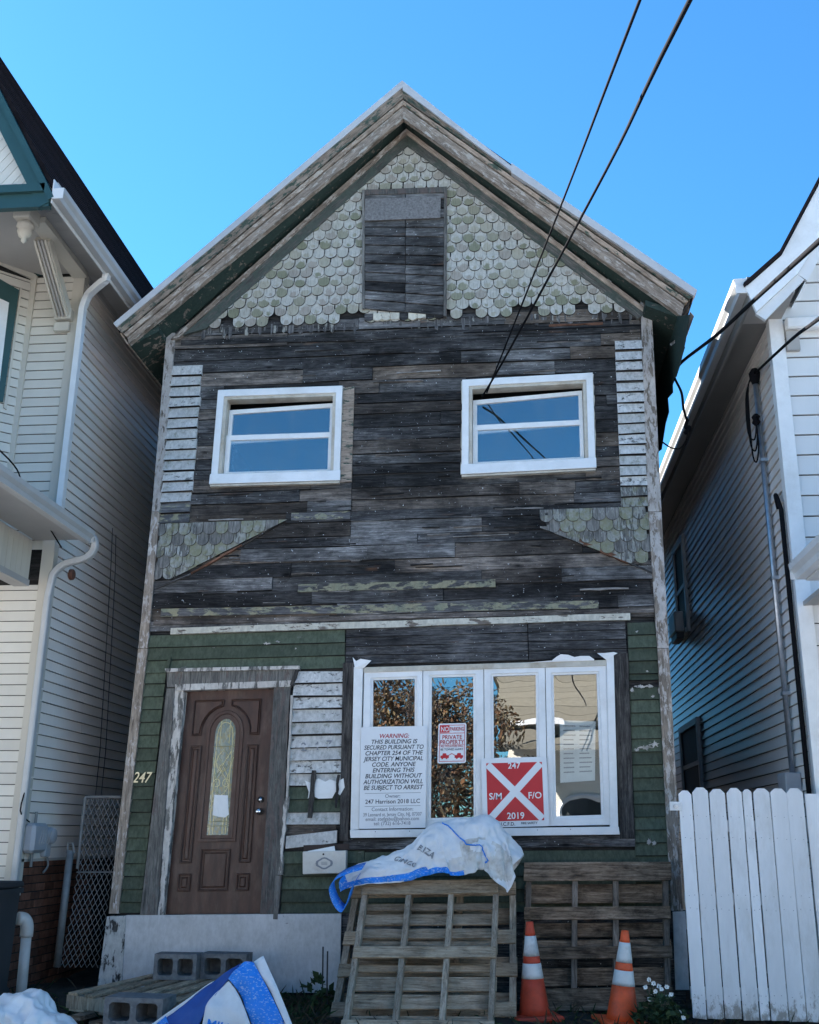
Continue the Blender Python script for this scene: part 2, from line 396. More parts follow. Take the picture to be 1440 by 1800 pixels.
M['shingle'] = shinglemat('painted_shingle', [(0.0, (0.38, 0.35, 0.27)), (0.25, (0.20, 0.20, 0.125)), (0.40, (0.34, 0.30, 0.25)), (0.58, (0.28, 0.265, 0.19)), (0.75, (0.24, 0.235, 0.155)), (0.88, (0.44, 0.42, 0.36))], 0.9)
M['shingleold'] = peel('weathered_shingle', 'z', (0.40, 0.40, 0.37), (0.30, 0.30, 0.26), WD_GREY, 0.48, 0.3, scale=(16, 7, 3), dirt=0.5, moss=(0.20, 0.195, 0.105), mossamt=0.75)
M['stub'] = peel('shingle_stub', 'z', (0.45, 0.44, 0.40), (0.3, 0.3, 0.26), WD_DARK, 0.25, 0.25, scale=(14, 7, 4))
M['strip'] = peel('white_strip', 'x', (0.70, 0.66, 0.55), (0.55, 0.5, 0.4), WD_BROWN, 0.66, 0.05, scale=(3, 6, 8))
M['casing'] = peel('casing_wood', 'z', (0.16, 0.13, 0.115), (0.13, 0.1, 0.09), WD_GREY, 0.35, 0.2, scale=(9, 6, 2))
M['casingwhite'] = peel('casing_white', 'z', (0.62, 0.58, 0.53), (0.5, 0.45, 0.4), WD_GREY, 0.62, 0.15, scale=(9, 6, 2))
M['plank'] = wood('side_plank', 'z', (0.012, 0.011, 0.012), (0.06, 0.055, 0.052), (0.16, 0.145, 0.13), val=(0.6, 1.1))
M['redwood'] = wood('fresh_split_wood', 'x', (0.06, 0.03, 0.02), (0.16, 0.075, 0.045), (0.28, 0.15, 0.1), val=(0.8, 1.1))
M['door'] = plain('door_brown', (0.066, 0.029, 0.019), 0.42, 0.4, 0.5, 16.0, dirt=(0.20, 0.145, 0.115, 0.45), streak=True, bs=0.15)
M['pvc'] = plain('white_vinyl', (0.80, 0.80, 0.79), 0.4, 0.5, 0.07, 5.0, dirt=(0.50, 0.48, 0.43, 0.5), rv=0.03)
def picketmat():
    m, nt, b = newmat('weathered_white_picket')
    c = mix(nt, 1.0, (0.80, 0.80, 0.80), ramp(nt, noise(nt, coord(nt, (1, 1, 0.2)), 4, 8, 0.7), [(0.3, 0.86), (0.7, 1.03)]), 'MULTIPLY')
    c = mix(nt, 1.0, c, maprange(nt, rnd(nt), 0, 1, 0.88, 1.04), 'MULTIPLY')
    c = mix(nt, mth(nt, 'MULTIPLY', ramp(nt, noise(nt, coord(nt, (1, 1, 0.35)), 2.2, 10, 0.74), [(0.50, 0.0), (0.74, 1.0)]), 0.7), c, (0.42, 0.40, 0.36))
    g = nt.nodes.new('ShaderNodeNewGeometry'); sp = nt.nodes.new('ShaderNodeSeparateXYZ'); nt.links.new(g.outputs['Position'], sp.inputs[0])
    mud = noise(nt, coord(nt, (1, 1, 0.5), rnd=False, world=True), 16, 9, 0.75)           # mud splashed up from the soil
    lim = maprange(nt, sp.outputs[2], 0.12, 0.55, 0.40, 0.80)
    c = mix(nt, mth(nt, 'MULTIPLY', maprange(nt, mud, lim, mth(nt, 'ADD', lim, 0.10)), 0.75), c, (0.20, 0.17, 0.13))
    gr = noise(nt, coord(nt, (40, 8, 2)), 1.5, 6, 0.6); fin(nt, b, c, 0.55, 0.35); bump(nt, b, gr, 0.25, 0.003); return m
M['picket'] = picketmat()
M['pvcold'] = plain('stained_vinyl', (0.55, 0.51, 0.43), 0.5, 0.4, 0.25, 7.0, dirt=(0.26, 0.17, 0.08, 0.7))
M['osb'] = plain('strand_board', (0.20, 0.19, 0.185), 0.8, 0.2, 0.5, 40.0, bs=0.3)
M['base'] = peel('white_panel', 'x', (0.66, 0.66, 0.66), (0.54, 0.54, 0.53), ((0.10, 0.10, 0.10), (0.22, 0.215, 0.21), (0.34, 0.33, 0.32)), 0.97, 0.01, scale=(5, 5, 5), dirt=0.22)
M['rubble'] = peel('painted_rubble', 'z', (0.66, 0.65, 0.62), (0.5, 0.5, 0.48), ((0.02, 0.02, 0.022), (0.06, 0.06, 0.06), (0.13, 0.125, 0.12)), 0.62, 0.02, scale=(9, 6, 3))
M['black'] = plain('black_gap', (0.012, 0.012, 0.013), 0.9, 0.1)
M['cream'] = plain('cream_siding', (0.66, 0.62, 0.54), 0.5, 0.35, 0.06, 1.2, dirt=(0.46, 0.42, 0.36, 0.4), streak=True, rv=0.04)
M['sidegrey'] = plain('beige_side_siding', (0.78, 0.70, 0.62), 0.5, 0.35, 0.08, 0.8, dirt=(0.56, 0.49, 0.42, 0.5), streak=True, rv=0.05)
M['whitesiding'] = plain('white_siding', (0.72, 0.715, 0.70), 0.5, 0.35, 0.05, 1.0, dirt=(0.52, 0.51, 0.49, 0.3), streak=True, rv=0.03)
M['greysiding'] = plain('white_side_siding', (0.72, 0.66, 0.61), 0.38, 0.5, 0.08, 0.8, dirt=(0.50, 0.46, 0.43, 0.5), streak=True, rv=0.04)
M['greentrim'] = plain('green_trim', (0.028, 0.075, 0.075), 0.45, 0.4, 0.12, 4.0)
M['gutter'] = plain('white_aluminium', (0.70, 0.70, 0.69), 0.35, 0.5, 0.06, 3.0, dirt=(0.42, 0.40, 0.37, 0.4))
M['drip'] = plain('drip_edge', (0.50, 0.50, 0.51), 0.4, 0.5, 0.12, 3.0, dirt=(0.28, 0.28, 0.28, 0.5))
M['guttergrey'] = plain('grey_aluminium', (0.46, 0.455, 0.44), 0.4, 0.5, 0.08, 3.0, dirt=(0.28, 0.27, 0.25, 0.5))  # greyed aluminium; on the right eave the grey stands for shade
M['shadesoffit'] = plain('shade_grey_soffit', (0.20, 0.195, 0.185), 0.5, 0.35, 0.1, 2.0)  # shade under the right eave is put into this grey
M['creamtrim'] = plain('cream_trim', (0.56, 0.52, 0.44), 0.5, 0.35, 0.08, 3.0, dirt=(0.38, 0.35, 0.3, 0.4), streak=True)
M['greytrim'] = plain('grey_soffit', (0.40, 0.38, 0.355), 0.5, 0.35, 0.08, 2.0)
M['asphaltshingle'] = plain('asphalt_shingle', (0.024, 0.018, 0.019), 0.95, 0.08, 0.35, 30.0, rv=0.3, bs=0.4)
M['galv'] = plain('galvanised_steel', (0.45, 0.47, 0.5), 0.38, 0.5, 0.2, 20.0, metal=0.85)
M['galvdull'] = plain('dull_galvanised_wire', (0.22, 0.23, 0.23), 0.6, 0.4, 0.2, 20.0, metal=0.3)
M['wire'] = plain('black_cable', (0.010, 0.010, 0.012), 0.95, 0.05, 0.1)
M['brick'] = plain('old_brick', (0.15, 0.068, 0.045), 0.9, 0.2, 0.4, 14.0, rv=0.4, bs=0.5)
M['mortar'] = plain('mortar', (0.16, 0.145, 0.125), 0.95, 0.1, 0.25, 12.0)
M['meter'] = plain('grey_meter_box', (0.36, 0.37, 0.39), 0.5, 0.4, 0.1)
M['bin'] = plain('dark_bin', (0.03, 0.032, 0.036), 0.55, 0.4, 0.15)
M['pipe'] = plain('white_pipe', (0.52, 0.5, 0.47), 0.45, 0.4, 0.1, dirt=(0.25, 0.22, 0.18, 0.4))
M['pallet'] = wood('pallet_wood', 'x', (0.13, 0.092, 0.06), (0.40, 0.295, 0.195), (0.58, 0.465, 0.34), val=(0.65, 1.15), rough=0.88, blotch=0.5)
M['palletv'] = wood('pallet_stringer', 'z', (0.13, 0.095, 0.066), (0.37, 0.285, 0.205), (0.55, 0.455, 0.355), val=(0.7, 1.1), rough=0.88, blotch=0.5)
M['pallety'] = wood('flat_pallet_board', 'y', (0.13, 0.092, 0.06), (0.42, 0.31, 0.205), (0.60, 0.475, 0.345), val=(0.65, 1.15), rough=0.88, blotch=0.5)
M['palletdark'] = wood('old_pallet_wood', 'x', (0.04, 0.028, 0.02), (0.22, 0.155, 0.105), (0.43, 0.325, 0.235), val=(0.6, 1.15), blotch=0.8)
M['palletdarkv'] = wood('old_pallet_stringer', 'z', (0.06, 0.048, 0.038), (0.19, 0.155, 0.125), (0.34, 0.285, 0.235), val=(0.7, 1.1))
M['block'] = plain('concrete_block', (0.175, 0.178, 0.18), 0.95, 0.1, 0.35, 25.0, rv=0.15, bs=0.7)
M['orange'] = plain('cone_orange', (0.72, 0.095, 0.022), 0.5, 0.4, 0.25, 8.0, dirt=(0.12, 0.05, 0.035, 0.65))
M['redorange'] = plain('faded_cone_red', (0.52, 0.062, 0.026), 0.55, 0.35, 0.25, 8.0, dirt=(0.10, 0.045, 0.035, 0.6))
M['reflect'] = plain('cone_band', (0.62, 0.62, 0.60), 0.4, 0.5, 0.15, 8.0, dirt=(0.10, 0.09, 0.085, 0.85))
M['soil'] = plain('soil', (0.05, 0.042, 0.034), 0.95, 0.1, 0.5, 9.0, bs=0.8, world=True)
M['leaf'] = plain('weed_leaf', (0.055, 0.10, 0.035), 0.6, 0.3, 0.3, 30.0, rv=0.4)
M['deadleaf'] = plain('dead_stalk', (0.10, 0.08, 0.055), 0.9, 0.1, 0.4, 30.0, rv=0.4)
M['darkweed'] = plain('dark_weed', (0.035, 0.06, 0.025), 0.8, 0.2, 0.3, 30.0, rv=0.4)
M['flower'] = plain('white_flower', (0.75, 0.76, 0.74), 0.6, 0.2, 0.05)
M['signwhite'] = plain('sign_white', (0.74, 0.75, 0.76), 0.35, 0.45, 0.04, 3.0)
M['signred'] = plain('sign_red', (0.52, 0.012, 0.022), 0.35, 0.45, 0.12, 3.0)
M['inkblack'] = plain('black_ink', (0.045, 0.05, 0.06), 0.6, 0.2, 0.05)
M['inkred'] = plain('red_ink', (0.42, 0.03, 0.04), 0.6, 0.2, 0.05)
M['inkgrey'] = plain('grey_ink', (0.24, 0.25, 0.27), 0.6, 0.2, 0.05)
M['paper'] = plain('paper', (0.78, 0.78, 0.76), 0.8, 0.1, 0.08, 8.0)
M['mail'] = plain('white_enamel', (0.62, 0.59, 0.53), 0.35, 0.5, 0.08, 5.0, dirt=(0.25, 0.11, 0.04, 0.6))
M['maildark'] = plain('dark_enamel', (0.05, 0.035, 0.03), 0.5, 0.4, 0.2)
M['gold'] = plain('pale_gold', (0.62, 0.55, 0.36), 0.35, 0.5, 0.1, metal=0.4)
M['came'] = plain('brass_came', (0.55, 0.50, 0.28), 0.35, 0.5, 0.1, metal=0.6)
M['chrome'] = plain('chrome', (0.62, 0.62, 0.62), 0.22, 0.5, 0.05, metal=1.0)
M['asphalt'] = plain('asphalt', (0.38, 0.385, 0.395), 0.95, 0.2, 0.2, 4.0, world=True)
M['walk'] = plain('concrete_paving', (0.52, 0.52, 0.52), 0.9, 0.2, 0.15, 3.0, world=True)
M['oppwall'] = plain('cream_wall', (0.74, 0.70, 0.60), 0.6, 0.3, 0.05, rv=0.04)
M['opproof'] = plain('olive_shingle', (0.17, 0.155, 0.12), 0.9, 0.2, 0.2, 10.0, rv=0.12)
M['oppdark'] = plain('dark_opening', (0.03, 0.035, 0.035), 0.7, 0.3)
M['bark'] = plain('bark', (0.09, 0.07, 0.055), 0.95, 0.1, 0.4, 12.0, bs=0.6)
M['autumn'] = plain('autumn_leaf', (0.10, 0.05, 0.022), 0.7, 0.2, 0.4, 8.0)
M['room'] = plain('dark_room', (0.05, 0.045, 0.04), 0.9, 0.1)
M['sandbag'] = None

def glassmat(name, fac, tint):
    m = bpy.data.materials.new(name); m.use_nodes = True; nt = m.node_tree; nt.nodes.clear()
    o = nt.nodes.new('ShaderNodeOutputMaterial'); mx = nt.nodes.new('ShaderNodeMixShader')
    t = nt.nodes.new('ShaderNodeBsdfTransparent'); t.inputs[0].default_value = rgb(tint)
    g = nt.nodes.new('ShaderNodeBsdfGlossy'); g.inputs['Roughness'].default_value = 0.0; g.inputs[0].default_value = (1, 1, 1, 1)
    tc = nt.nodes.new('ShaderNodeTexCoord'); n = nt.nodes.new('ShaderNodeTexNoise'); n.inputs['Scale'].default_value = 2.2; n.inputs['Detail'].default_value = 1.0
    bp = nt.nodes.new('ShaderNodeBump'); bp.inputs['Strength'].default_value = 0.10; bp.inputs['Distance'].default_value = 0.02
    nt.links.new(tc.outputs['Object'], n.inputs['Vector']); nt.links.new(n.outputs[0], bp.inputs['Height']); nt.links.new(bp.outputs[0], g.inputs['Normal'])
    mx.inputs[0].default_value = fac
    nt.links.new(t.outputs[0], mx.inputs[1]); nt.links.new(g.outputs[0], mx.inputs[2])
    df = nt.nodes.new('ShaderNodeBsdfDiffuse'); df.inputs[0].default_value = (0.42, 0.42, 0.40, 1); m2 = nt.nodes.new('ShaderNodeMixShader')
    du = noise(nt, coord(nt, (1, 1, 0.45)), 7, 9, 0.7); nt.links.new(ramp(nt, du, [(0.40, 0.0), (0.78, 0.10)]), m2.inputs[0])
    nt.links.new(mx.outputs[0], m2.inputs[1]); nt.links.new(df.outputs[0], m2.inputs[2]); nt.links.new(m2.outputs[0], o.inputs[0])
    return m
M['glass'] = glassmat('coated_window_glass', 0.30, (0.86, 0.9, 0.9))
def leadmat():
    m, nt, b = newmat('stained_glass')
    v = nt.nodes.new('ShaderNodeTexVoronoi'); nt.links.new(coord(nt, (14, 1, 7)), v.inputs['Vector'])
    c = ramp(nt, v.outputs['Color'], [(0.2, (0.10, 0.15, 0.14)), (0.45, (0.20, 0.17, 0.06)), (0.6, (0.07, 0.13, 0.13)), (0.85, (0.26, 0.28, 0.2))])
    fin(nt, b, c, 0.12, 0.7); return m
M['leaded'] = leadmat()
def bagmat(name, col, dirt, lines, fleck=0.0):
    m, nt, b = newmat(name)
    n = noise(nt, coord(nt, rnd=False), 4.0, 9, 0.72)
    c = mix(nt, 1.0, col, ramp(nt, noise(nt, coord(nt, rnd=False), 9, 6, 0.6), [(0.3, 0.86), (0.7, 1.04)]), 'MULTIPLY')
    c = mix(nt, mth(nt, 'MULTIPLY', ramp(nt, n, [(0.5, 0.0), (0.72, 1.0)]), dirt), c, (0.26, 0.235, 0.19))
    if fleck:
        fk = noise(nt, coord(nt, (1.0, 1.0, 2.2), rnd=False), 55, 2, 0.5); c = mix(nt, mth(nt, 'MULTIPLY', ramp(nt, fk, [(0.58, 0.0), (0.64, 1.0)]), fleck), c, (0.55, 0.62, 0.72))
    fin(nt, b, c, 0.5, 0.35)
    w = nt.nodes.new('ShaderNodeTexWave'); w.inputs['Scale'].default_value = 60; w.inputs['Distortion'].default_value = 1.0
    nt.links.new(coord(nt, rnd=False), w.inputs['Vector']); bump(nt, b, mth(nt, 'ADD', mth(nt, 'MULTIPLY', w.outputs['Fac'], 0.25), mth(nt, 'MULTIPLY', noise(nt, coord(nt, rnd=False), 14, 4, 0.6), 0.5)), 0.18, 0.004)
    return m
M['bag'] = bagmat('woven_bag', (0.74, 0.75, 0.76), 0.15, True)
M['plastic'] = plain('white_plastic_film', (0.76, 0.78, 0.80), 0.3, 0.5, 0.06, 5.0, dirt=(0.55, 0.54, 0.52, 0.4))
M['bagdirty'] = bagmat('dirty_woven_bag', (0.66, 0.65, 0.62), 1.0, True)
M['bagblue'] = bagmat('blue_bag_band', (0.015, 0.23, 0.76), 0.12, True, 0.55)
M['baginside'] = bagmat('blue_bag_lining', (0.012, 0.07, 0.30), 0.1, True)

# ================================================================== woven sacks: sheets let fall over what they lie on
def ellipsoid(c, r, n=20):
    V, Fc = [], []
    for i in range(n // 2 + 1):
        for k in range(n):
            t, a = math.pi * i / (n // 2), 2 * math.pi * k / n
            V.append((c[0] + r[0] * math.sin(t) * math.cos(a), c[1] + r[1] * math.sin(t) * math.sin(a), c[2] + r[2] * math.cos(t)))
    for i in range(n // 2):
        for k in range(n): Fc.append((i * n + k, i * n + (k + 1) % n, (i + 1) * n + (k + 1) % n, (i + 1) * n + k))
    return V, Fc
def drape(verts, faces, supports, frames=46, stiff=6.0, bend=0.25, pin=None, shrink=0.0):
    """settle a sheet over supports (which are only for the settling) and give back the resting vertices"""
    tmp = []
    for sv, sf in supports:
        me = bpy.data.meshes.new('support'); me.from_pydata(sv, [], sf); bm = bmesh.new(); bm.from_mesh(me); bmesh.ops.recalc_face_normals(bm, faces=bm.faces); bm.to_mesh(me); bm.free(); o = bpy.data.objects.new('support', me); COL.objects.link(o); tmp.append(o)
        m = o.modifiers.new('c', 'COLLISION'); o.collision.thickness_outer = 0.012; o.collision.cloth_friction = 40; o.collision.damping = 0.8
    me = bpy.data.meshes.new('sheet'); me.from_pydata(verts, [], faces); o = bpy.data.objects.new('sheet', me); COL.objects.link(o); tmp.append(o)
    c = o.modifiers.new('cloth', 'CLOTH'); st = c.settings; st.quality = 5; st.mass = 0.25; st.tension_stiffness = stiff; st.compression_stiffness = stiff; st.shear_stiffness = stiff * 0.6; st.bending_stiffness = bend; st.air_damping = 2.0
    st.shrink_min = shrink
    c.collision_settings.distance_min = 0.006; c.collision_settings.collision_quality = 2; c.collision_settings.use_self_collision = False
    c.point_cache.frame_start = 1; c.point_cache.frame_end = frames
    for f in range(1, frames + 1): SC.frame_set(f)
    dg = bpy.context.evaluated_depsgraph_get(); em = o.evaluated_get(dg).to_mesh(); out = [tuple(v.co) for v in em.vertices]
    for t in tmp: bpy.data.objects.remove(t)
    SC.frame_set(1); return out
def wrinkle(V, Fc, amp, freq, seed):
    me = bpy.data.meshes.new('w'); me.from_pydata(V, [], Fc); me.update(); out = []
    for v in me.vertices:
        p = v.co; q = Vector((p.x * freq + p.z * freq * 0.8, p.y * freq, p.z * freq - p.x * freq * 0.5 + seed)); q2 = q * 2.4 + Vector((3, 7, seed))
        d = amp * (0.6 - 2.4 * abs(mnoise.noise(q))) + amp * 0.45 * (0.6 - 2.4 * abs(mnoise.noise(q2)))
        out.append(tuple(p + v.normal * d))
    bpy.data.meshes.remove(me); return out
def grid_sheet(x0, x1, y0, y1, z, nx, ny, wob=0.01, seed=0, rot=0.0):
    V, Fc = [], []; cx, cy = (x0 + x1) / 2, (y0 + y1) / 2
    for j in range(ny + 1):
        for i in range(nx + 1):
            x = x0 + (x1 - x0) * i / nx - cx; y = y0 + (y1 - y0) * j / ny - cy
            xr, yr = x * math.cos(rot) - y * math.sin(rot), x * math.sin(rot) + y * math.cos(rot)
            V.append((cx + xr, cy + yr, z + wob * mnoise.noise((x * 9 + seed, y * 9, seed)) + wob * 0.6 * mnoise.noise((x * 23 + seed, y * 23, seed))))
    for j in range(ny):
        for i in range(nx): a = j * (nx + 1) + i; Fc.append((a, a + 1, a + nx + 2, a + nx + 1))
    return V, Fc
zt_ = at(760, 1547, -0.62).z
sup = [box(-1.46, 0.02, -0.70, -0.36, zt_ - 0.5, zt_ + 0.004), ellipsoid((-0.30, -0.60, zt_ + 0.16), (0.26, 0.17, 0.36)), ellipsoid((-0.62, -0.60, zt_ + 0.12), (0.24, 0.16, 0.34)), ellipsoid((-0.06, -0.58, zt_ + 0.05), (0.14, 0.14, 0.24)),
       ellipsoid((-0.98, -0.62, zt_ + 0.04), (0.26, 0.12, 0.16)), ellipsoid((-1.22, -0.64, zt_ + 0.01), (0.2, 0.10, 0.11)), ellipsoid((-0.45, -0.70, zt_ + 0.10), (0.05, 0.05, 0.26))]
NX, NY = 80, 50
gv, gf = grid_sheet(-1.62, 0.20, -1.10, -0.20, zt_ + 0.56, NX, NY, 0.03, 3.0, 0.0)
gv = [(x, -0.60 + (y + 0.60) * (0.50 + 0.50 * min(1, max(0, (x + 1.55) / 1.0))) + 0.06 * min(1, max(0, (-0.6 - x))), z) for x, y, z in gv]
gv = drape(gv, gf, sup, 44, 8.0, 0.05)
gv = wrinkle(gv, gf, 0.020, 6.0, 3.0)
c0, c1_, c2 = at(45, 1790, -2.3), at(-20, 1790, -2.3), at(100, 1810, -2.3); top = at(45, 1738, -2.3).z
sup = [box(-7, -2.5, -4, -1, -0.2, 0.05), ellipsoid((c0.x, -2.28, 0.15), (0.16, 0.16, top - 0.17)), ellipsoid((c1_.x, -2.25, 0.12), (0.22, 0.2, top - 0.22)), ellipsoid((c2.x, -2.3, 0.1), (0.12, 0.16, top - 0.30)), ellipsoid((c0.x + 0.12, -2.42, 0.1), (0.05, 0.05, top - 0.22)), ellipsoid((c0.x - 0.14, -2.45, 0.1), (0.04, 0.04, top - 0.2))]
nx2, ny2 = 56, 46
v2, f2_ = grid_sheet(c1_.x - 0.6, c2.x + 0.28, -2.85, -1.85, top + 0.1, nx2, ny2, 0.05, 8.0, 0.3)
v2 = drape(v2, f2_, sup, 40, 8.0, 0.04)
v2 = wrinkle(v2, f2_, 0.034, 6.5, 9.0)

# ================================================================== the setting
def sheet(name, x0, x1, y0, y1, z, mat):
    return struct(mk(name, [(x0, y0, z), (x1, y0, z), (x1, y1, z), (x0, y1, z)], [(0, 1, 2, 3)], mat, recalc=False))
sheet('ground', -600, 600, -600, 600, -0.03, M['soil'])
sheet('road', -120, 120, -17.0, -8.2, -0.02, M['asphalt'])
struct(mk('sidewalk', *box(-120, 120, -7.9, -3.4, -0.3, 0.0), M['walk']))
struct(mk('far_sidewalk', *box(-120, 120, -21.0, -17.15, -0.3, 0.0), M['walk']))
struct(mk('kerb', *box(-120, 120, -8.2, -7.9, -0.3, 0.02), M['walk']))
# the yard: a lumpy bed of soil against the houses
_v, _f = [], []
_nx, _ny = 90, 36
for j in range(_ny + 1):
    for i in range(_nx + 1):
        x = -9 + 16 * i / _nx; y = -3.4 + 5.4 * j / _ny
        h = 0.09 * min(1, (y + 3.4) / 1.2) + 0.05 * mnoise.noise((x * 2.2, y * 2.2, 0.3)) + 0.03 * mnoise.noise((x * 7, y * 7, 1.7)) - 0.01
        _v.append((x, y, max(h, -0.02) if j else -0.02))
for j in range(_ny):
    for i in range(_nx):
        a = j * (_nx + 1) + i; _f.append((a, a + 1, a + _nx + 2, a + _nx + 1))
struct(mk('yard', _v, _f, M['soil'], smooth=True))
sheet('back_yard', -40, 40, 1.9, 60, 0.06, M['soil'])

# ================================================================== the old house
HL, HR = -3.64, 1.40               # outer faces of its side walls
HOUSE = empty('old_house', (XC, 0.0, 0.0), 'dilapidated two-storey gabled house with charred boards, fish-scale shingles and brown door', 'house')
# --- body
mk('side_wall', *box(HL + 0.02, HL + 0.12, 0.06, 11, 0, 6.6), M['dark'], HOUSE)
mk('side_wall', *box(HR - 0.12, HR - 0.02, 0.06, 11, 0, 6.6), M['dark'], HOUSE)
mk('back_wall', *prism([(HL + 0.02, 0), (HR - 0.02, 0), (HR - 0.02, 6.6), (XC, 9.2), (HL + 0.02, 6.6)], 11.0, 11.1), M['dark'], HOUSE)
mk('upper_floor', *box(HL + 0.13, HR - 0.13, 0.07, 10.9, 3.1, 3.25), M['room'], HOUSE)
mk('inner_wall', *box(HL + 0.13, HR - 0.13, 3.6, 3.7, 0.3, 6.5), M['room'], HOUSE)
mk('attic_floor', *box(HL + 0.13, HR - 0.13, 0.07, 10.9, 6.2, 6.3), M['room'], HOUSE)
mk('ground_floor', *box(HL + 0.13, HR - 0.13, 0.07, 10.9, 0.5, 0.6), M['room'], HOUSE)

# --- windows: corners of the white surround, in pixels
WIN = {'w1': [(383.3, 685.3), (602, 677.5), (597, 842), (369.7, 848.6)], 'w2': [(812.6, 667.2), (1042, 654.6), (1047, 819.9), (811.7, 831.5)]}
def opening(c4, Y, m):
    q = [P2(*p, Y) for p in c4]
    return (max(q[0][0], q[3][0]) + m, min(q[1][0], q[2][0]) - m, max(unS(*q[2]), unS(*q[3])) + m, min(unS(*q[0]), unS(*q[1])) - m)
OPEN = [opening(WIN['w1'], -0.06, 0.045), opening(WIN['w2'], -0.06, 0.045), opening([(640, 1176), (1066, 1166), (1072, 1448), (634, 1454)], -0.05, 0.02), (P2(283, 1610)[0], P2(484, 1210)[0], fz(380, 1612), fz(400, 1208))]
# --- sheathing with the openings left out
_xs = sorted({HL, HR} | {o[i] for o in OPEN for i in (0, 1)}); _zs = sorted({0.02, 6.62} | {o[i] for o in OPEN for i in (2, 3)})
_parts = []
for x0, x1 in zip(_xs, _xs[1:]):
    for z0, z1 in zip(_zs, _zs[1:]):
        cx, cz = (x0 + x1) / 2, (z0 + z1) / 2
        if any(o[0] < cx < o[1] and o[2] < cz < o[3] for o in OPEN): continue
        _parts.append(prism([(x0, S(x0, z0)), (x1, S(x1, z0)), (x1, S(x1, z1)), (x0, S(x0, z1))], 0.0, 0.05))
_apex = at(717, 225, 0.0)
_parts.append(prism([(HL, S(HL, 6.62)), (HR, S(HR, 6.62)), (_apex.x, _apex.z)], 0.0, 0.05))
WALL = mk('front_wall', *join(*_parts), M['sheath'], HOUSE)

def lap(name, parent, x0, x1, zb, zt, mat, yb=-0.022, yt=-0.008, x0b=None, x1b=None, jit=0.002, sag=True, yback=0.0, rot=0.0):
    """one board on the front wall; ends may slant, its lower edge stands proud"""
    x0b = x0 if x0b is None else x0b; x1b = x1 if x1b is None else x1b
    n = max(1, min(6, int((x1 - x0) / 0.3))); V = []
    f = S if sag else (lambda x, z: z)
    for i in range(n + 1):
        t = i / n; xt, xb = x0 + (x1 - x0) * t, x0b + (x1b - x0b) * t
        dz = rot * (xt - (x0 + x1) / 2); j1, j2, j3 = (R.uniform(-jit, jit) for _ in range(3))
        V += [(xt, yt + j3 * 0.5, f(xt, zt) + dz + j1), (xb, yb + j3, f(xb, zb) + dz + j2), (xt, yback, f(xt, zt) + dz + j1), (xb, yback, f(xb, zb) + dz + j2)]
    Fc = []
    for i in range(n):
        a, b = i * 4, i * 4 + 4
        Fc += [(a, b, b + 1, a + 1), (a + 2, a + 3, b + 3, b + 2), (a, a + 2, b + 2, b), (a + 1, b + 1, b + 3, a + 3)]
    Fc += [(0, 1, 3, 2), (n * 4, n * 4 + 2, n * 4 + 3, n * 4 + 1)]
    fm = []
    for i in range(n): fm += [0, 0, 0, 1]
    return mk(name, V, Fc, mat, parent, mats=[mat, M['rim']], fmats=fm + [0, 0])  # undersides get the near-black edge, a painted lap shadow

def stick(name, a, b, w, mat, parent, yf, yb=-0.005, px=True, n=6, jit=0.004):
    """thin split strip along a line"""
    a = P2(*a, yf) if px else a; b = P2(*b, yf) if px else b
    d = Vector((b[0] - a[0], b[1] - a[1])); L = d.length; d /= L; nn = Vector((-d.y, d.x)); top, bot = [], []
    for i in range(n + 1):
        p = Vector(a) + d * (L * i / n)
        top.append(p + nn * (w / 2 + R.uniform(-jit, jit))); bot.append(p - nn * (w / 2 + R.uniform(-jit, jit)))
    poly = [tuple(p) for p in top] + [tuple(p) for p in reversed(bot)]
    V, Fc = [], []
    for i in range(n + 1):
        V += [(top[i].x, yf, top[i].y), (bot[i].x, yf, bot[i].y), (top[i].x, yb, top[i].y), (bot[i].x, yb, bot[i].y)]
    for i in range(n):
        p, q = i * 4, i * 4 + 4; Fc += [(p, q, q + 1, p + 1), (p + 2, p + 3, q + 3, q + 2), (p, p + 2, q + 2, q), (p + 1, q + 1, q + 3, p + 3)]
    Fc += [(0, 1, 3, 2), (n * 4, n * 4 + 2, n * 4 + 3, n * 4 + 1)]
    return mk(name, V, Fc, mat, parent, ang=math.atan2(d.y, d.x) if abs(d.x) > abs(d.y) else 0.0)
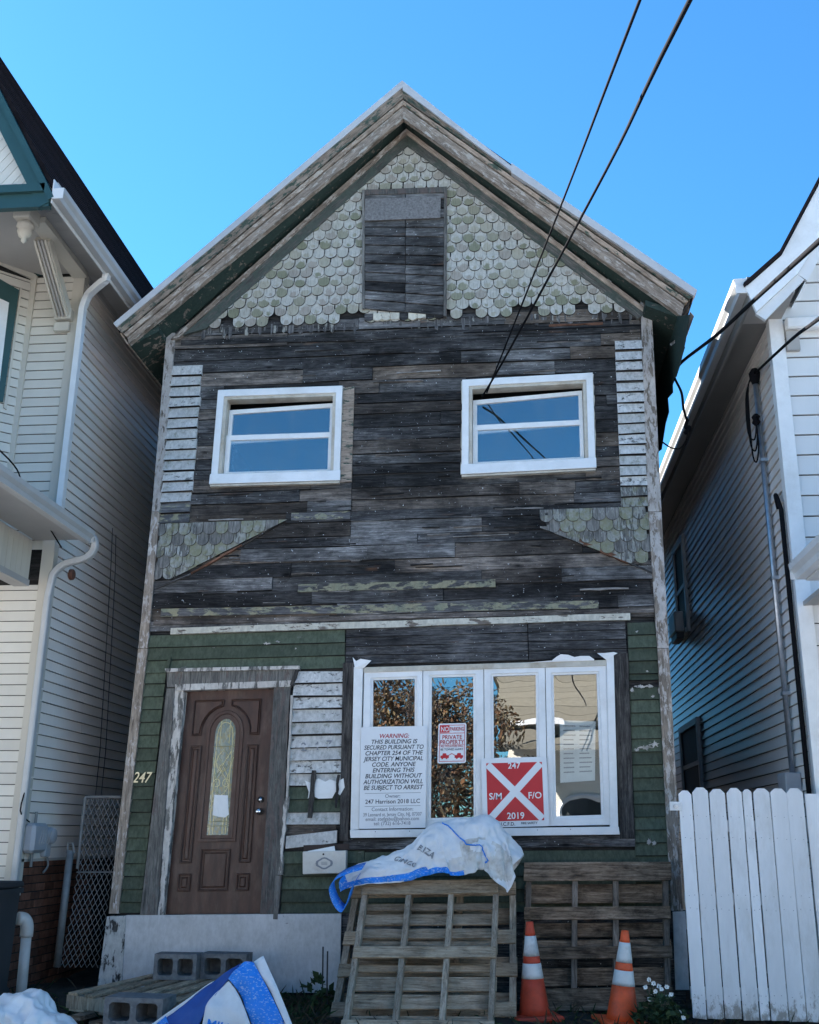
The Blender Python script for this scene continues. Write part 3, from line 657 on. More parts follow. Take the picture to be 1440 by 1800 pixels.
# --- bare boards of the upper wall
def cut(iv, holes):
    out = [iv]
    for h in holes:
        nx = []
        for a, b in out:
            if h[1] <= a or h[0] >= b: nx.append((a, b)); continue
            if h[0] - a > 0.03: nx.append((a, h[0]))
            if b - h[1] > 0.03: nx.append((h[1], b))
        out = nx
    return out
z_top, z_bot = fz(700, 556), fz(700, 1098)
z = z_top; zs_rows = []
while z > z_bot + 0.05:
    h = R.choice([0.105, 0.115, 0.125, 0.14, 0.15]); zs_rows.append((max(z - h, z_bot), z)); z -= h
seam = P2(617, 900)[0]
for k, (zb, zt) in enumerate(zs_rows):
    x = HL + 0.03; joints = [x]
    while x < HR - 0.03:
        x += R.uniform(0.55, 2.3); joints.append(min(x, HR - 0.03))
    if fz(617, 1000) < zb < fz(617, 830): joints = sorted([j for j in joints if abs(j - seam) > 0.25] + [seam])
    for a, b in zip(joints, joints[1:]):
        holes = [(o[0], o[1]) for o in OPEN[:2] if zt > o[2] and zb < o[3]]
        for a2, b2 in cut((a, b), holes):
            upper = zb > fz(700, 700)
            mt = R.choices([M['dark'], M['grey'], M['brown'], M['tan']], [0.26, 0.28, 0.36, 0.10] if upper else [0.46, 0.26, 0.22, 0.06])[0]
            if b2 - a2 < 0.02: continue
            y = R.uniform(-0.026, -0.008)
            lap('board', WALL, a2 + 0.002, b2 - 0.002, zb + R.uniform(0.003, 0.008), zt - 0.001, mt, yb=y - R.uniform(0.0, 0.009), yt=y, jit=R.choice([0.002, 0.004, 0.007]), rot=R.uniform(-0.005, 0.005))
# a few boards that keep their old paint, and the pale strip over the ground floor
for (xa, ya), (xb_, yb_), h, mt, yy in [((524, 1034), (871, 1025), 15, 'ochre', -0.031), ((283, 1077), (1052, 1062), 15, 'ochre', -0.029), ((512, 908), (616, 905), 15, 'ochre', -0.030),
                                   ((423, 977), (645, 972), 26, 'grey', -0.029), ((300, 1109), (1108, 1083), 12, 'strip', -0.044), ((270, 1095), (1150, 1072), 9, 'brown', -0.034)]:
    a = P2(xa, ya, yy); b = P2(xb_, yb_, yy); hh = h * 0.00515
    za, zb2 = a[1], b[1]; n = 8; V = []
    for i in range(n + 1):
        t = i / n; x = a[0] + (b[0] - a[0]) * t; zz = za + (zb2 - za) * t + R.uniform(-0.003, 0.003)
        V += [(x, yy, zz + hh / 2), (x, yy - 0.004, zz - hh / 2 + R.uniform(-0.004, 0.004)), (x, -0.005, zz + hh / 2), (x, -0.005, zz - hh / 2)]
    Fc = []
    for i in range(n):
        p, q = i * 4, i * 4 + 4; Fc += [(p, q, q + 1, p + 1), (p + 2, p + 3, q + 3, q + 2), (p, p + 2, q + 2, q), (p + 1, q + 1, q + 3, p + 3)]
    Fc += [(0, 1, 3, 2), (n * 4, n * 4 + 2, n * 4 + 3, n * 4 + 1)]
    mk('board' if mt != 'strip' else 'moulding', V, Fc, M[mt], WALL)
for i in range(90):
    x = R.uniform(HL + 0.5, HR - 0.7); z = R.uniform(fz(700, 1060), fz(700, 600)); l = R.uniform(0.08, 0.55); w = R.uniform(0.005, 0.018)
    if any(o[0] - 0.12 < x + l and x < o[1] + 0.12 and o[2] - 0.15 < z < o[3] + 0.12 for o in OPEN[:2]): continue
    stick('splinter', (x, S(x, z)), (x + l, S(x + l, z) + R.uniform(-0.01, 0.01)), w, R.choice([M['rim'], M['rim'], M['grey'], M['brown'], M['pale']]), WALL, R.uniform(-0.034, -0.028), px=False, n=5, jit=w * 0.3)
# --- short white clapboards that survive along both edges
LCO = [(291, 600), (267, 900), (243, 1140), (191, 1607)]; LCI = [(306, 600), (281, 900), (259, 1140), (208, 1607)]
RCO = [(1146, 556), (1163, 900), (1176, 1140), (1201, 1602)]; RCI = [(1127, 556), (1140, 900), (1156, 1140), (1180, 1602)]
def pl(line, y):
    for a, b in zip(line, line[1:]):
        if y <= b[1] or b is line[-1]: return line_px(a, b, y)
def short_rows(x_in, x_out, y0, y1, n, mats):
    for i in range(n):
        ya, yb = y0 + (y1 - y0) * i / n, y0 + (y1 - y0) * (i + 1) / n
        ym = (ya + yb) / 2
        a = P2(x_in(ym), ym, -0.03)[0]; b = P2(x_out(ym), ym, -0.03)[0]; x0, x1 = min(a, b), max(a, b)
        zt, zb = fz((x_in(ym) + x_out(ym)) / 2, ya), fz((x_in(ym) + x_out(ym)) / 2, yb)
        lap('clapboard', WALL, x0, x1 + R.uniform(-0.01, 0.01), zb + 0.011, zt, mats(i, n), yb=-0.056, yt=-0.030, jit=0.005)
short_rows(lambda y: pl(LCI, y), lambda y: line_px((356, 645), (335, 905), y), 643, 922, 15, lambda i, n: M['whiteclap'] if i < 13 else M['ochre'])
short_rows(lambda y: line_px((1081, 600), (1092, 880), y), lambda y: pl(RCI, y), 599, 893, 16, lambda i, n: M['whiteclap'] if i < 14 else M['shingleold'])

# --- fish-scale shingles
def scale_outline(w, h, drop=0.055):
    r = w / 2; pts = [(-r, h), (-r, drop)]
    for k in range(1, 8):
        a = math.pi + math.pi * k / 8; pts.append((r * math.cos(a), drop + drop * math.sin(a)))
    return pts + [(r, drop), (r, h)]
def shingle_mesh(outline, h, mat, parent, c, name='shingle'):
    poly = [(c[0] + x, c[1] + z) for x, z in outline]
    ys = [c[2] - 0.028 + 0.024 * (z / h) for x, z in outline]
    n = len(poly); V = [(x, y, zz) for (x, zz), y in zip(poly, ys)] + [(x, y + 0.018, zz) for (x, zz), y in zip(poly, ys)]
    Fc = [tuple(range(n)), tuple(range(2 * n - 1, n - 1, -1))] + [(i, (i + 1) % n, n + (i + 1) % n, n + i) for i in range(n)]
    return mk(name, V, Fc, mat, parent, mats=[mat, M['rim']], fmats=[0, 1] + [1] * n)  # dark rim paints the shadow outline round each scale
GA = P2(717, 256, -0.03); GBL = P2(362, 577, -0.03); GBR = P2(1128, 560, -0.03)
GW = [P2(*p, -0.07) for p in ((641, 338), (781, 333), (780, 556), (641, 543))]      # boarded attic window
sw, se = 0.130, 0.1135
z = fz(700, 566); row = 0; _proto = []
for k in range(4):
    o = shingle_mesh(scale_outline(sw * (0.945 + 0.008 * k), 0.185, 0.05 + 0.005 * k), 0.185, M['shingle'], WALL, (0, 0, 0)); _proto.append(o)
_first = list(_proto)
nsh = 0
while z < GA[1] - 0.03:
    x = HL + (sw / 2 if row % 2 else 0.0)
    while x < HR:
        lo = (z + 0.055)
        # inside the triangle (a little under the boards that trim it)?
        def inside(px_, pz_):
            t = (pz_ - GBL[1]) / (GA[1] - GBL[1]); xl = GBL[0] + (GA[0] - GBL[0]) * t
            t2 = (pz_ - GBR[1]) / (GA[1] - GBR[1]); xr = GBR[0] + (GA[0] - GBR[0]) * t2
            return xl - 0.07 < px_ < xr + 0.07
        wz0, wz1 = GW[3][1], GW[0][1]; wx0, wx1 = GW[0][0], GW[1][0]
        inwin = wx0 + 0.045 < x < wx1 - 0.045 and wz0 - 0.05 < z + 0.05 < wz1 - 0.02
        if inside(x, lo) and not inwin and not (row == 0 and R.random() < 0.25):
            c = (x + R.uniform(-0.003, 0.003), R.uniform(-0.024, -0.019), S(x, z) + R.uniform(-0.004, 0.004))
            k = R.randrange(4)
            if _first[k] is not None:
                o = _first[k]; _first[k] = None
                base = Vector(POS[o.name]); put(o, base + Vector(c), WALL)
            else:
                p = _proto[k]; n = bpy.data.objects.new('shingle', p.data); COL.objects.link(n)
                put(n, Vector(c) + Vector((0, -0.006, 0.0925)), WALL); n.rotation_euler = (R.uniform(-0.03, 0.05), R.uniform(-0.05, 0.05), 0); n.scale = (R.uniform(0.94, 1.02), 1, R.uniform(0.97, 1.03))
            nsh += 1
        x += sw
    z += se; row += 1
# the two patches between the storeys
def patch(parent, x_from, x_to, y_top, rows, cutline, keep):
    ztop = fz((x_from + x_to) / 2, y_top); w = 0.128; e = 0.112
    xa, xb = P2(x_from, y_top)[0], P2(x_to, y_top + 40)[0]
    for r in range(rows):
        zb = ztop - e * (r + 1); x = xa + (w / 2 if r % 2 else 0)
        while x < xb + 0.06:
            out = [(px_ + x, pz_ + S(x, zb)) for px_, pz_ in scale_outline(w * 0.965, min(0.185, e + 0.02 if r == 0 else 0.185), 0.055)]
            for a, b in cutline: out = clip_poly(out, a, b)
            if len(out) >= 3 and (max(p[0] for p in out) - min(p[0] for p in out)) > 0.03 and (max(p[1] for p in out) - min(p[1] for p in out)) > 0.03:
                zz0 = min(p[1] for p in out); hh = 0.185
                ys = [-0.036 - 0.022 + 0.021 * min(1, (p[1] - S(x, zb)) / hh) + R.uniform(-0.001, 0.001) for p in out]; n = len(out)
                V = [(p[0], y, p[1]) for p, y in zip(out, ys)] + [(p[0], y + 0.012, p[1]) for p, y in zip(out, ys)]
                Fc = [tuple(range(n)), tuple(range(2 * n - 1, n - 1, -1))] + [(i, (i + 1) % n, n + (i + 1) % n, n + i) for i in range(n)]
                mk('shingle', V, Fc, M['shingleold'], parent, mats=[M['shingleold'], M['rim']], fmats=[0, 1] + [1] * n)
            x += w
A1, A2, A3 = P2(273, 1032, -0.05), P2(337, 1007, -0.05), P2(489, 921, -0.05)
lc0, lc1 = P2(pl(LCI, 1040) + 1, 1040, -0.05), P2(pl(LCI, 900) + 1, 900, -0.05)
def part_at(name, p, parent):
    o = empty(name, p, None, None); o.parent = parent; o.location = POS[o.name] - POS[parent.name]; return o
patch(part_at('shingle_patch', at(380, 1000, -0.03), HOUSE), 262, 500, 921, 5, [(A1, A3), (lc1, lc0)], None)
B1, B2 = P2(957, 921, -0.05), P2(1150, 1008, -0.05); B3, B4 = P2(958, 960, -0.05), P2(962, 890, -0.05)
rc0, rc1 = P2(pl(RCI, 1010) - 1, 1010, -0.05), P2(pl(RCI, 880) - 1, 880, -0.05)
patch(part_at('shingle_patch', at(1060, 980, -0.03), HOUSE), 960, 1150, 897, 5, [(P2(972, 936, -0.05), P2(1148, 1006, -0.05))[::1], (rc0, rc1)], None)
stick('split_edge', (335, 1008), (425, 958), 0.02, M['redwood'], WALL, -0.045)
stick('split_edge', (425, 958), (489, 922), 0.014, M['brown'], WALL, -0.045)
stick('split_edge', (275, 1033), (335, 1009), 0.014, M['grey'], WALL, -0.045)
stick('split_edge', (963, 918), (1030, 955), 0.022, M['redwood'], WALL, -0.045)
stick('split_edge', (1026, 955), (1105, 988), 0.03, M['redwood'], WALL, -0.048, jit=0.008)
stick('split_edge', (1100, 986), (1148, 1007), 0.014, M['grey'], WALL, -0.045)
stick('split_edge', (960, 901), (963, 922), 0.03, M['grey'], WALL, -0.05)
# broken stubs under the gable
for i in range(64):
    t = i / 63; x = -3.22 + 4.55 * t + R.uniform(-0.03, 0.03); z0 = S(x, fz(700, 566)) + R.uniform(-0.02, 0.01)
    w = R.uniform(0.015, 0.06); h = R.uniform(0.03, 0.11); b = R.uniform(-0.02, 0.02)
    poly = [(x - w / 2, z0 + 0.03), (x - w / 2 + b * 0.3, z0 - h * R.uniform(0.5, 1)), (x + b, z0 - h), (x + w / 2 + b * 0.2, z0 - h * R.uniform(0.4, 0.9)), (x + w / 2, z0 + 0.03)]
    mk('shingle_stub', *prism(poly, R.uniform(-0.032, -0.024), -0.008), M['stub'], WALL)
# dark rails under the gable, with a reddish split at the right
stick('rail', (318, 603), (1130, 574), 0.07, M['dark'], WALL, -0.03, n=12, jit=0.006)
stick('split_edge', (965, 572), (1060, 568), 0.02, M['redwood'], WALL, -0.036, jit=0.006)
stick('split_edge', (815, 585), (1135, 571), 0.012, M['black'], WALL, -0.038, jit=0.003)

# --- boarded attic window
AW = empty('attic_window', at(711, 445, -0.05), None, None); AW.parent = HOUSE; AW.location = POS[AW.name] - POS[HOUSE.name]
q = quad(GW)
for i in range(13):
    v0, v1 = i / 13, (i + 1) / 13
    for u0, u1 in ((0.0, 0.515), (0.515, 1.0)):
        a, b, c, d = q(u0 + 0.004, v1), q(u1 - 0.004, v1), q(u1 - 0.004, v0 + 0.008), q(u0 + 0.004, v0 + 0.008)
        y = R.uniform(-0.066, -0.060)
        mk('board', *prism([a, b, c, d], [y, y, y - 0.006, y - 0.006], -0.004), R.choice([M['grey'], M['grey'], M['dark']]), AW)
mk('side_trim', *prism([q(-0.03, 1.02), q(0.0, 1.02), q(0.0, 0), q(-0.03, 0)], -0.078, -0.004), M['casing'], AW)
mk('side_trim', *prism([q(1.0, 1.02), q(1.035, 1.02), q(1.035, 0), q(1.0, 0)], -0.078, -0.004), M['casing'], AW)
mk('top_trim', *prism([q(0.0, 1.02), q(1, 1.02), q(1, 0.975), q(0, 0.975)], -0.076, -0.004), M['casing'], AW)
mk('strand_board', *prism(poly_px([(642, 350), (775, 346), (774, 383), (641, 388)], -0.085), -0.088, -0.076), M['osb'], AW)
for i in range(9):
    x0 = GW[3][0] + (GW[2][0] - GW[3][0]) * i / 9; x1 = x0 + (GW[2][0] - GW[3][0]) / 9 - 0.004; zz = (GW[3][1] + GW[2][1]) / 2
    poly = [(x0, zz + 0.01), (x0, zz - 0.06), ((x0 + x1) / 2, zz - 0.085 + R.uniform(0, 0.02)), (x1, zz - 0.06), (x1, zz + 0.01)]
    mk('shingle', *prism(poly, -0.056, -0.006), M['strip'] if i in (1, 2, 3, 5, 6) else M['dark'], AW)

# --- corner boards
def board_px(name, pts, yf, yb, mat, parent, bevel=0.0):
    return mk(name, *prism(poly_px(pts, yf), yf, yb), mat, parent, bevel=bevel)
def corner(outer, inner):
    for (o0, o1), (i0, i1) in zip(zip(outer, outer[1:]), zip(inner, inner[1:])):
        board_px('corner_board', [o0, i0, (i1[0], i1[1] - 1), (o1[0], o1[1] - 1)], -0.05 + R.uniform(-0.003, 0.003), 0.02, M['cornerwood'], WALL)
corner([(293, 585)] + LCO[1:], [(308, 585)] + LCI[1:]); corner([(1145, 530)] + RCO[1:], [(1126, 530)] + RCI[1:])

# --- lower siding, one course at a time
DCL = [(292, 1177), (246, 1607)]       # door casing, outer left edge
DCR = [(518, 1177), (492, 1620)]       # door casing, outer right edge
PKL = [(603, 1165), (597, 1480)]       # plank left of the big window
RGI = [(1103, 1093), (1117, 1480)]
y = 1112.0; k = 0
while y < 1602:
    y2 = min(y + 22.6, 1606); ym = (y + y2) / 2
    def course(xa, xb, mat, name='clapboard', rot=0.0, sh=0.0):
        wh = mat is M['whiteclap']
        zt = fz((xa(ym) + xb(ym)) / 2, y + sh); zb = fz((xa(ym) + xb(ym)) / 2, y2 + sh)
        lap(name, WALL, P2(xa(y), y)[0], P2(xb(y), y)[0], zb + (0.012 if wh else 0.006), zt, mat, yb=-0.044 if wh else -0.034, yt=-0.014, x0b=P2(xa(y2), y2)[0], x1b=P2(xb(y2), y2)[0], jit=0.006 if wh else 0.002, rot=rot + (R.uniform(-0.012, 0.012) if wh else 0))
    li = lambda yy: pl(LCI, yy)
    if y < 1165: course(li, lambda yy: 606.0, M['greenclap'])
    else:
        course(li, lambda yy: line_px(*DCL, yy), M['greenclap'])
        right = lambda yy: line_px(*PKL, min(yy, 1480))
        if y < 1448:
            mt = M['whiteclap'] if not 1380 < ym < 1425 else M['greenclap']
            course(lambda yy: line_px(*DCR, yy), right, mt)
        elif ym > 1492: course(lambda yy: line_px(*DCR, yy), (lambda yy: 640.0), M['greenclap'])
    if y > 1480: course(lambda yy: 641.0, lambda yy: 1118.0, M['greenclap'])
    y = y2
lap('clapboard', WALL, P2(502, 1470)[0], P2(590, 1470)[0], fz(545, 1470), fz(545, 1447), M['brown'], yb=-0.02, yt=-0.012)
lap('clapboard', WALL, P2(503, 1480)[0], P2(592, 1480)[0], fz(545, 1487), fz(545, 1465), M['whiteclap'], yb=-0.045, yt=-0.035, rot=0.10)
y = 1093.0
while y < 1600:
    y2 = y + 22.9; ym = (y + y2) / 2
    xa = lambda yy: line_px(*RGI, min(yy, 1480)) if yy < 1485 else 1117.0
    zt, zb = fz(1140, y), fz(1140, y2); mt = M['greenclap']
    if abs(ym - 1195) < 9: zb += 0.06
    lap('clapboard', WALL, P2(xa(y), y)[0], P2(pl(RCI, min(y, 1600)), y)[0], zb + 0.006, zt, mt, yb=-0.034, yt=-0.014, x0b=P2(xa(y2), y2)[0], x1b=P2(pl(RCI, min(y2, 1600)), y2)[0])
    y = y2
# scraps of white paint left on the green boards
def flake(pts, Y, mat=M['pvc'], parent=WALL):
    mk('paint_flake', *prism(poly_px(pts, Y), Y, Y + 0.002), mat, parent)
def ragged(cx, cy, w, h, n=26):
    return [(cx + w / 2 * math.cos(2 * math.pi * i / n) * R.choice([0.35, 0.6, 0.85, 1.1]), cy + h / 2 * math.sin(2 * math.pi * i / n) * R.choice([0.3, 0.6, 0.9, 1.2])) for i in range(n)]
for cx, cy, w, h in [(1134, 1314, 30, 10), (1150, 1308, 18, 12), (1120, 1318, 12, 6), (1126, 1207, 22, 6), (1142, 1206, 14, 6), (1158, 1215, 8, 12), (1112, 1213, 8, 8), (1141, 1480, 8, 14), (1150, 1482, 9, 10), (1148, 1224, 7, 5), (1160, 1130, 5, 5), (1120, 1110, 5, 4), (470, 1131, 16, 5), (488, 1128, 9, 4), (520, 1140, 4, 3), (548, 1512, 5, 4), (376, 1138, 4, 3), (1138, 1180, 6, 3)]: flake(ragged(cx, cy, w, h), -0.036, M['casingwhite'])
# bare boards over the big window
zt, zb = fz(850, 1098), fz(850, 1163); nrow = 4
for i in range(nrow):
    za, zc = zt + (zb - zt) * i / nrow, zt + (zb - zt) * (i + 1) / nrow
    for xa, xb in ((608, 928), (929, 1101)):
        lap('board', WALL, P2(xa, 1130)[0] + 0.002, P2(xb, 1130)[0] - 0.002, zc + 0.004, za, M['dark'], yb=-0.032, yt=-0.024, jit=0.003)
board_px('plank', [(603, 1165), (622, 1165), (612, 1478), (597, 1478)], -0.046, 0.0, M['plank'], WALL)
board_px('plank', [(1079, 1150), (1104, 1148), (1116, 1474), (1090, 1474)], -0.046, 0.0, M['plank'], WALL)
board_px('plank', [(606, 1475), (1116, 1468), (1117, 1488), (600, 1493)], -0.040, 0.0, M['dark'], WALL)
# foundation
board_px('foundation_panel', [(221, 1609), (600, 1606), (597, 1745), (212, 1745)], -0.062, 0.0, M['base'], HOUSE)
board_px('foundation_pier', [(188, 1611), (221, 1610), (212, 1760), (168, 1760)], -0.075, 0.05, M['rubble'], HOUSE)
board_px('foundation_wall', [(600, 1606), (1206, 1600), (1206, 1790), (597, 1790)], -0.035, 0.0, M['dark'], HOUSE)
board_px('foundation_strip', [(1183, 1603), (1205, 1602), (1212, 1740), (1188, 1740)], -0.09, -0.06, M['base'], HOUSE)

# --- roof: rakes, soffits, drip edge
YO = -0.42
rA, rL, rR = at(707, 150, YO), at(203, 574, YO), at(1222, 517, YO)
ridge = Vector((rA.x, 0, rA.z))
ROOF = empty('roof', (rA.x, 0, rA.z), None, None); ROOF.parent = HOUSE; ROOF.location = POS[ROOF.name] - POS[HOUSE.name]
mk('roof_slope', *prism_y([(rA.x, rA.z), (rL.x, rL.z), (rL.x + 0.03, rL.z - 0.05), (rA.x, rA.z - 0.09)], YO + 0.02, 11.3), M['asphaltshingle'], ROOF)
mk('roof_slope', *prism_y([(rA.x, rA.z), (rR.x, rR.z), (rR.x - 0.03, rR.z - 0.05), (rA.x, rA.z - 0.09)], YO + 0.02, 11.3), M['asphaltshingle'], ROOF)
def rake(name, a_top, e_top, a_bot, e_bot, yt, yb, yback, mat, n=10, jit=0.0, lift=None):
    """sloping trim between apex and eave; corners in pixels at plane yt (top edge) and yb (bottom edge)"""
    at_, et, ab, eb = at(*a_top, yt), at(*e_top, yt), at(*a_bot, yb), at(*e_bot, yb); V, Fc = [], []
    for i in range(n + 1):
        t = i / n; p = at_.lerp(et, t); q_ = ab.lerp(eb, t); j = R.uniform(-jit, jit) if 0 < i < n else 0
        k = lift(t) if lift else 0
        V += [(p.x, yt + j * 0.3, p.z + k), (q_.x, yb + j * 0.3, q_.z + j), (p.x, yback, p.z + k), (q_.x, yback, q_.z + j)]
    for i in range(n):
        a, b = i * 4, i * 4 + 4; Fc += [(a, b, b + 1, a + 1), (a + 2, a + 3, b + 3, b + 2), (a, a + 2, b + 2, b), (a + 1, b + 1, b + 3, a + 3)]
    Fc += [(0, 1, 3, 2), (n * 4, n * 4 + 2, n * 4 + 3, n * 4 + 1)]
    return mk(name, V, Fc, mat, ROOF, ang=math.atan2(et.z - at_.z, et.x - at_.x) if et.x > at_.x else math.atan2(at_.z - et.z, at_.x - et.x))
# left slope
rake('drip_edge', (707, 141), (199, 568), (708, 153), (205, 575), -0.452, -0.446, -0.30, M['drip'], n=14, jit=0.006)
rake('crown_moulding', (708, 154), (205, 576), (709, 172), (215, 585), -0.436, -0.405, -0.25, M['rakegreen'], n=12, jit=0.004)
rake('groove', (709, 172), (215, 585), (709, 175), (217, 587), -0.385, -0.385, -0.25, M['rim'], n=6)
rake('cove_moulding', (709, 175), (217, 587), (709, 184), (223, 592), -0.400, -0.378, -0.25, M['rakewood'], n=12, jit=0.003)
rake('groove', (709, 184), (223, 592), (709, 187), (224, 594), -0.352, -0.352, -0.25, M['rim'], n=6)
rake('fascia', (709, 187), (224, 594), (709, 208), (227, 604), -0.368, -0.362, -0.30, M['rakewood'], n=12, jit=0.005)
rake('frieze', (714, 233), (318, 590), (716, 256), (362, 577), -0.060, -0.052, -0.004, M['frieze'], n=12, jit=0.004)
rake('frieze_bead', (714, 226), (300, 596), (715, 236), (316, 592), -0.085, -0.075, -0.004, M['rakewood'], n=12, jit=0.002)
# right slope
rake('drip_edge', (707, 141), (900, 292), (708, 158), (900, 301), -0.452, -0.446, -0.30, M['drip'], n=8, jit=0.004, lift=lambda t: -0.012 * math.sin(t * 3.14))
rake('drip_edge', (899, 286), (1226, 511), (899, 303), (1220, 520), -0.462, -0.454, -0.30, M['drip'], n=10, jit=0.005, lift=lambda t: -0.01 * math.sin(t * 5))
rake('crown_moulding', (708, 156), (1220, 519), (709, 173), (1212, 526), -0.436, -0.405, -0.25, M['rakegreen'], n=12, jit=0.004)
rake('groove', (709, 173), (1212, 526), (709, 176), (1210, 528), -0.385, -0.385, -0.25, M['rim'], n=6)
rake('cove_moulding', (709, 176), (1210, 528), (709, 184), (1204, 533), -0.400, -0.378, -0.25, M['rakegreen'], n=12, jit=0.003)
rake('groove', (709, 184), (1204, 533), (709, 187), (1203, 536), -0.352, -0.352, -0.25, M['rim'], n=6)
rake('fascia', (709, 187), (1203, 536), (709, 208), (1198, 555), -0.368, -0.362, -0.30, M['rakewood'], n=12, jit=0.005)
rake('frieze', (714, 233), (1136, 551), (716, 256), (1122, 560), -0.060, -0.052, -0.004, M['frieze'], n=12, jit=0.004)
rake('frieze_bead', (714, 226), (1140, 545), (715, 236), (1138, 553), -0.085, -0.075, -0.004, M['rakewood'], n=12, jit=0.002)
# soffits under the overhang: from the fascia back to the wall
def soffit(a_px, e_px, wa_px, we_px, mat):
    a, e, wa, we = at(*a_px, -0.31), at(*e_px, -0.31), at(*wa_px, -0.01), at(*we_px, -0.01)
    V = [tuple(p) for p in (a, e, we, wa)]; V += [(x, y, z + 0.03) for x, y, z in V]
    return mk('soffit', V, [(0, 1, 2, 3), (7, 6, 5, 4), (0, 4, 5, 1), (1, 5, 6, 2), (2, 6, 7, 3), (3, 7, 4, 0)], mat, ROOF)
soffit((709, 206), (229, 603), (714, 229), (292, 600), M['soffit']); soffit((709, 206), (1196, 553), (714, 229), (1146, 548), M['soffit'])
# side eaves running back
eL, eR = at(226, 604, -0.36), at(1198, 555, -0.36)
mk('side_soffit', *prism_y([(eL.x, eL.z), (HL, eL.z + 0.16), (HL, eL.z + 0.22), (eL.x - 0.04, eL.z + 0.06)], -0.30, 11.0), M['soffit'], ROOF)
mk('side_soffit', *prism_y([(eR.x, eR.z), (HR, eR.z + 0.16), (HR, eR.z + 0.22), (eR.x + 0.04, eR.z + 0.06)], -0.30, 11.0), M['soffit'], ROOF)
mk('side_fascia', *prism_y([(eL.x - 0.02, eL.z), (eL.x, eL.z), (rL.x + 0.04, rL.z - 0.03), (rL.x + 0.02, rL.z - 0.03)], -0.36, 11.0), M['rakegreen'], ROOF)
# right eave: battered fascia and bent gutter scraps
_n = 26; V, Fc = [], []
for i in range(_n + 1):
    y_ = -0.34 + 9.5 * (i / _n) ** 1.6; d1 = R.uniform(-0.05, 0.03) if i > 1 else 0
    V += [(rR.x - 0.03 + R.uniform(-0.01, 0.01), y_, rR.z - 0.04), (eR.x + R.uniform(-0.012, 0.02), y_, eR.z - 0.02 + d1), (rR.x - 0.055, y_, rR.z - 0.04), (eR.x - 0.025, y_, eR.z - 0.02 + d1)]
for i in range(_n):
    a, b = i * 4, i * 4 + 4; Fc += [(a, b, b + 1, a + 1), (a + 2, a + 3, b + 3, b + 2), (a, a + 2, b + 2, b), (a + 1, b + 1, b + 3, a + 3)]
Fc += [(0, 1, 3, 2), (_n * 4, _n * 4 + 2, _n * 4 + 3, _n * 4 + 1)]
mk('side_fascia', V, Fc, M['dark'], ROOF)
def scrap(name, pts, mat, th=0.004):
    c = [Vector(p) for p in pts]; nrm = (c[1] - c[0]).cross(c[2] - c[0]).normalized() * th; n = len(c)
    V = [tuple(p) for p in c] + [tuple(p + nrm) for p in c]
    return mk(name, V, [tuple(range(n)), tuple(range(2 * n - 1, n - 1, -1))] + [(i, (i + 1) % n, n + (i + 1) % n, n + i) for i in range(n)], mat, ROOF)
scrap('bent_flashing', [at(1213, 548, -0.3), at(1220, 556, -0.25), at(1208, 590, 0.15), at(1197, 618, 0.3), at(1191, 612, 0.3), at(1206, 575, 0.0)], M['drip'])
scrap('bent_flashing', [at(1178, 604, -0.1), at(1208, 582, 0.0), at(1206, 588, 0.0), at(1180, 608, -0.1)], M['cornerwood'])
scrap('hanging_board', [atX(x_, y_, 1.70) for x_, y_ in ((1212, 553), (1205, 600), (1196, 640), (1189, 662), (1182, 668), (1183, 690), (1174, 700), (1176, 724), (1170, 745), (1163, 790), (1150, 800), (1148, 640), (1160, 560))], M['soffit'])
scrap('hanging_board', [atX(x_, y_, 1.73) for x_, y_ in ((1196, 606), (1204, 610), (1190, 655), (1178, 690), (1174, 680))], M['grey'])

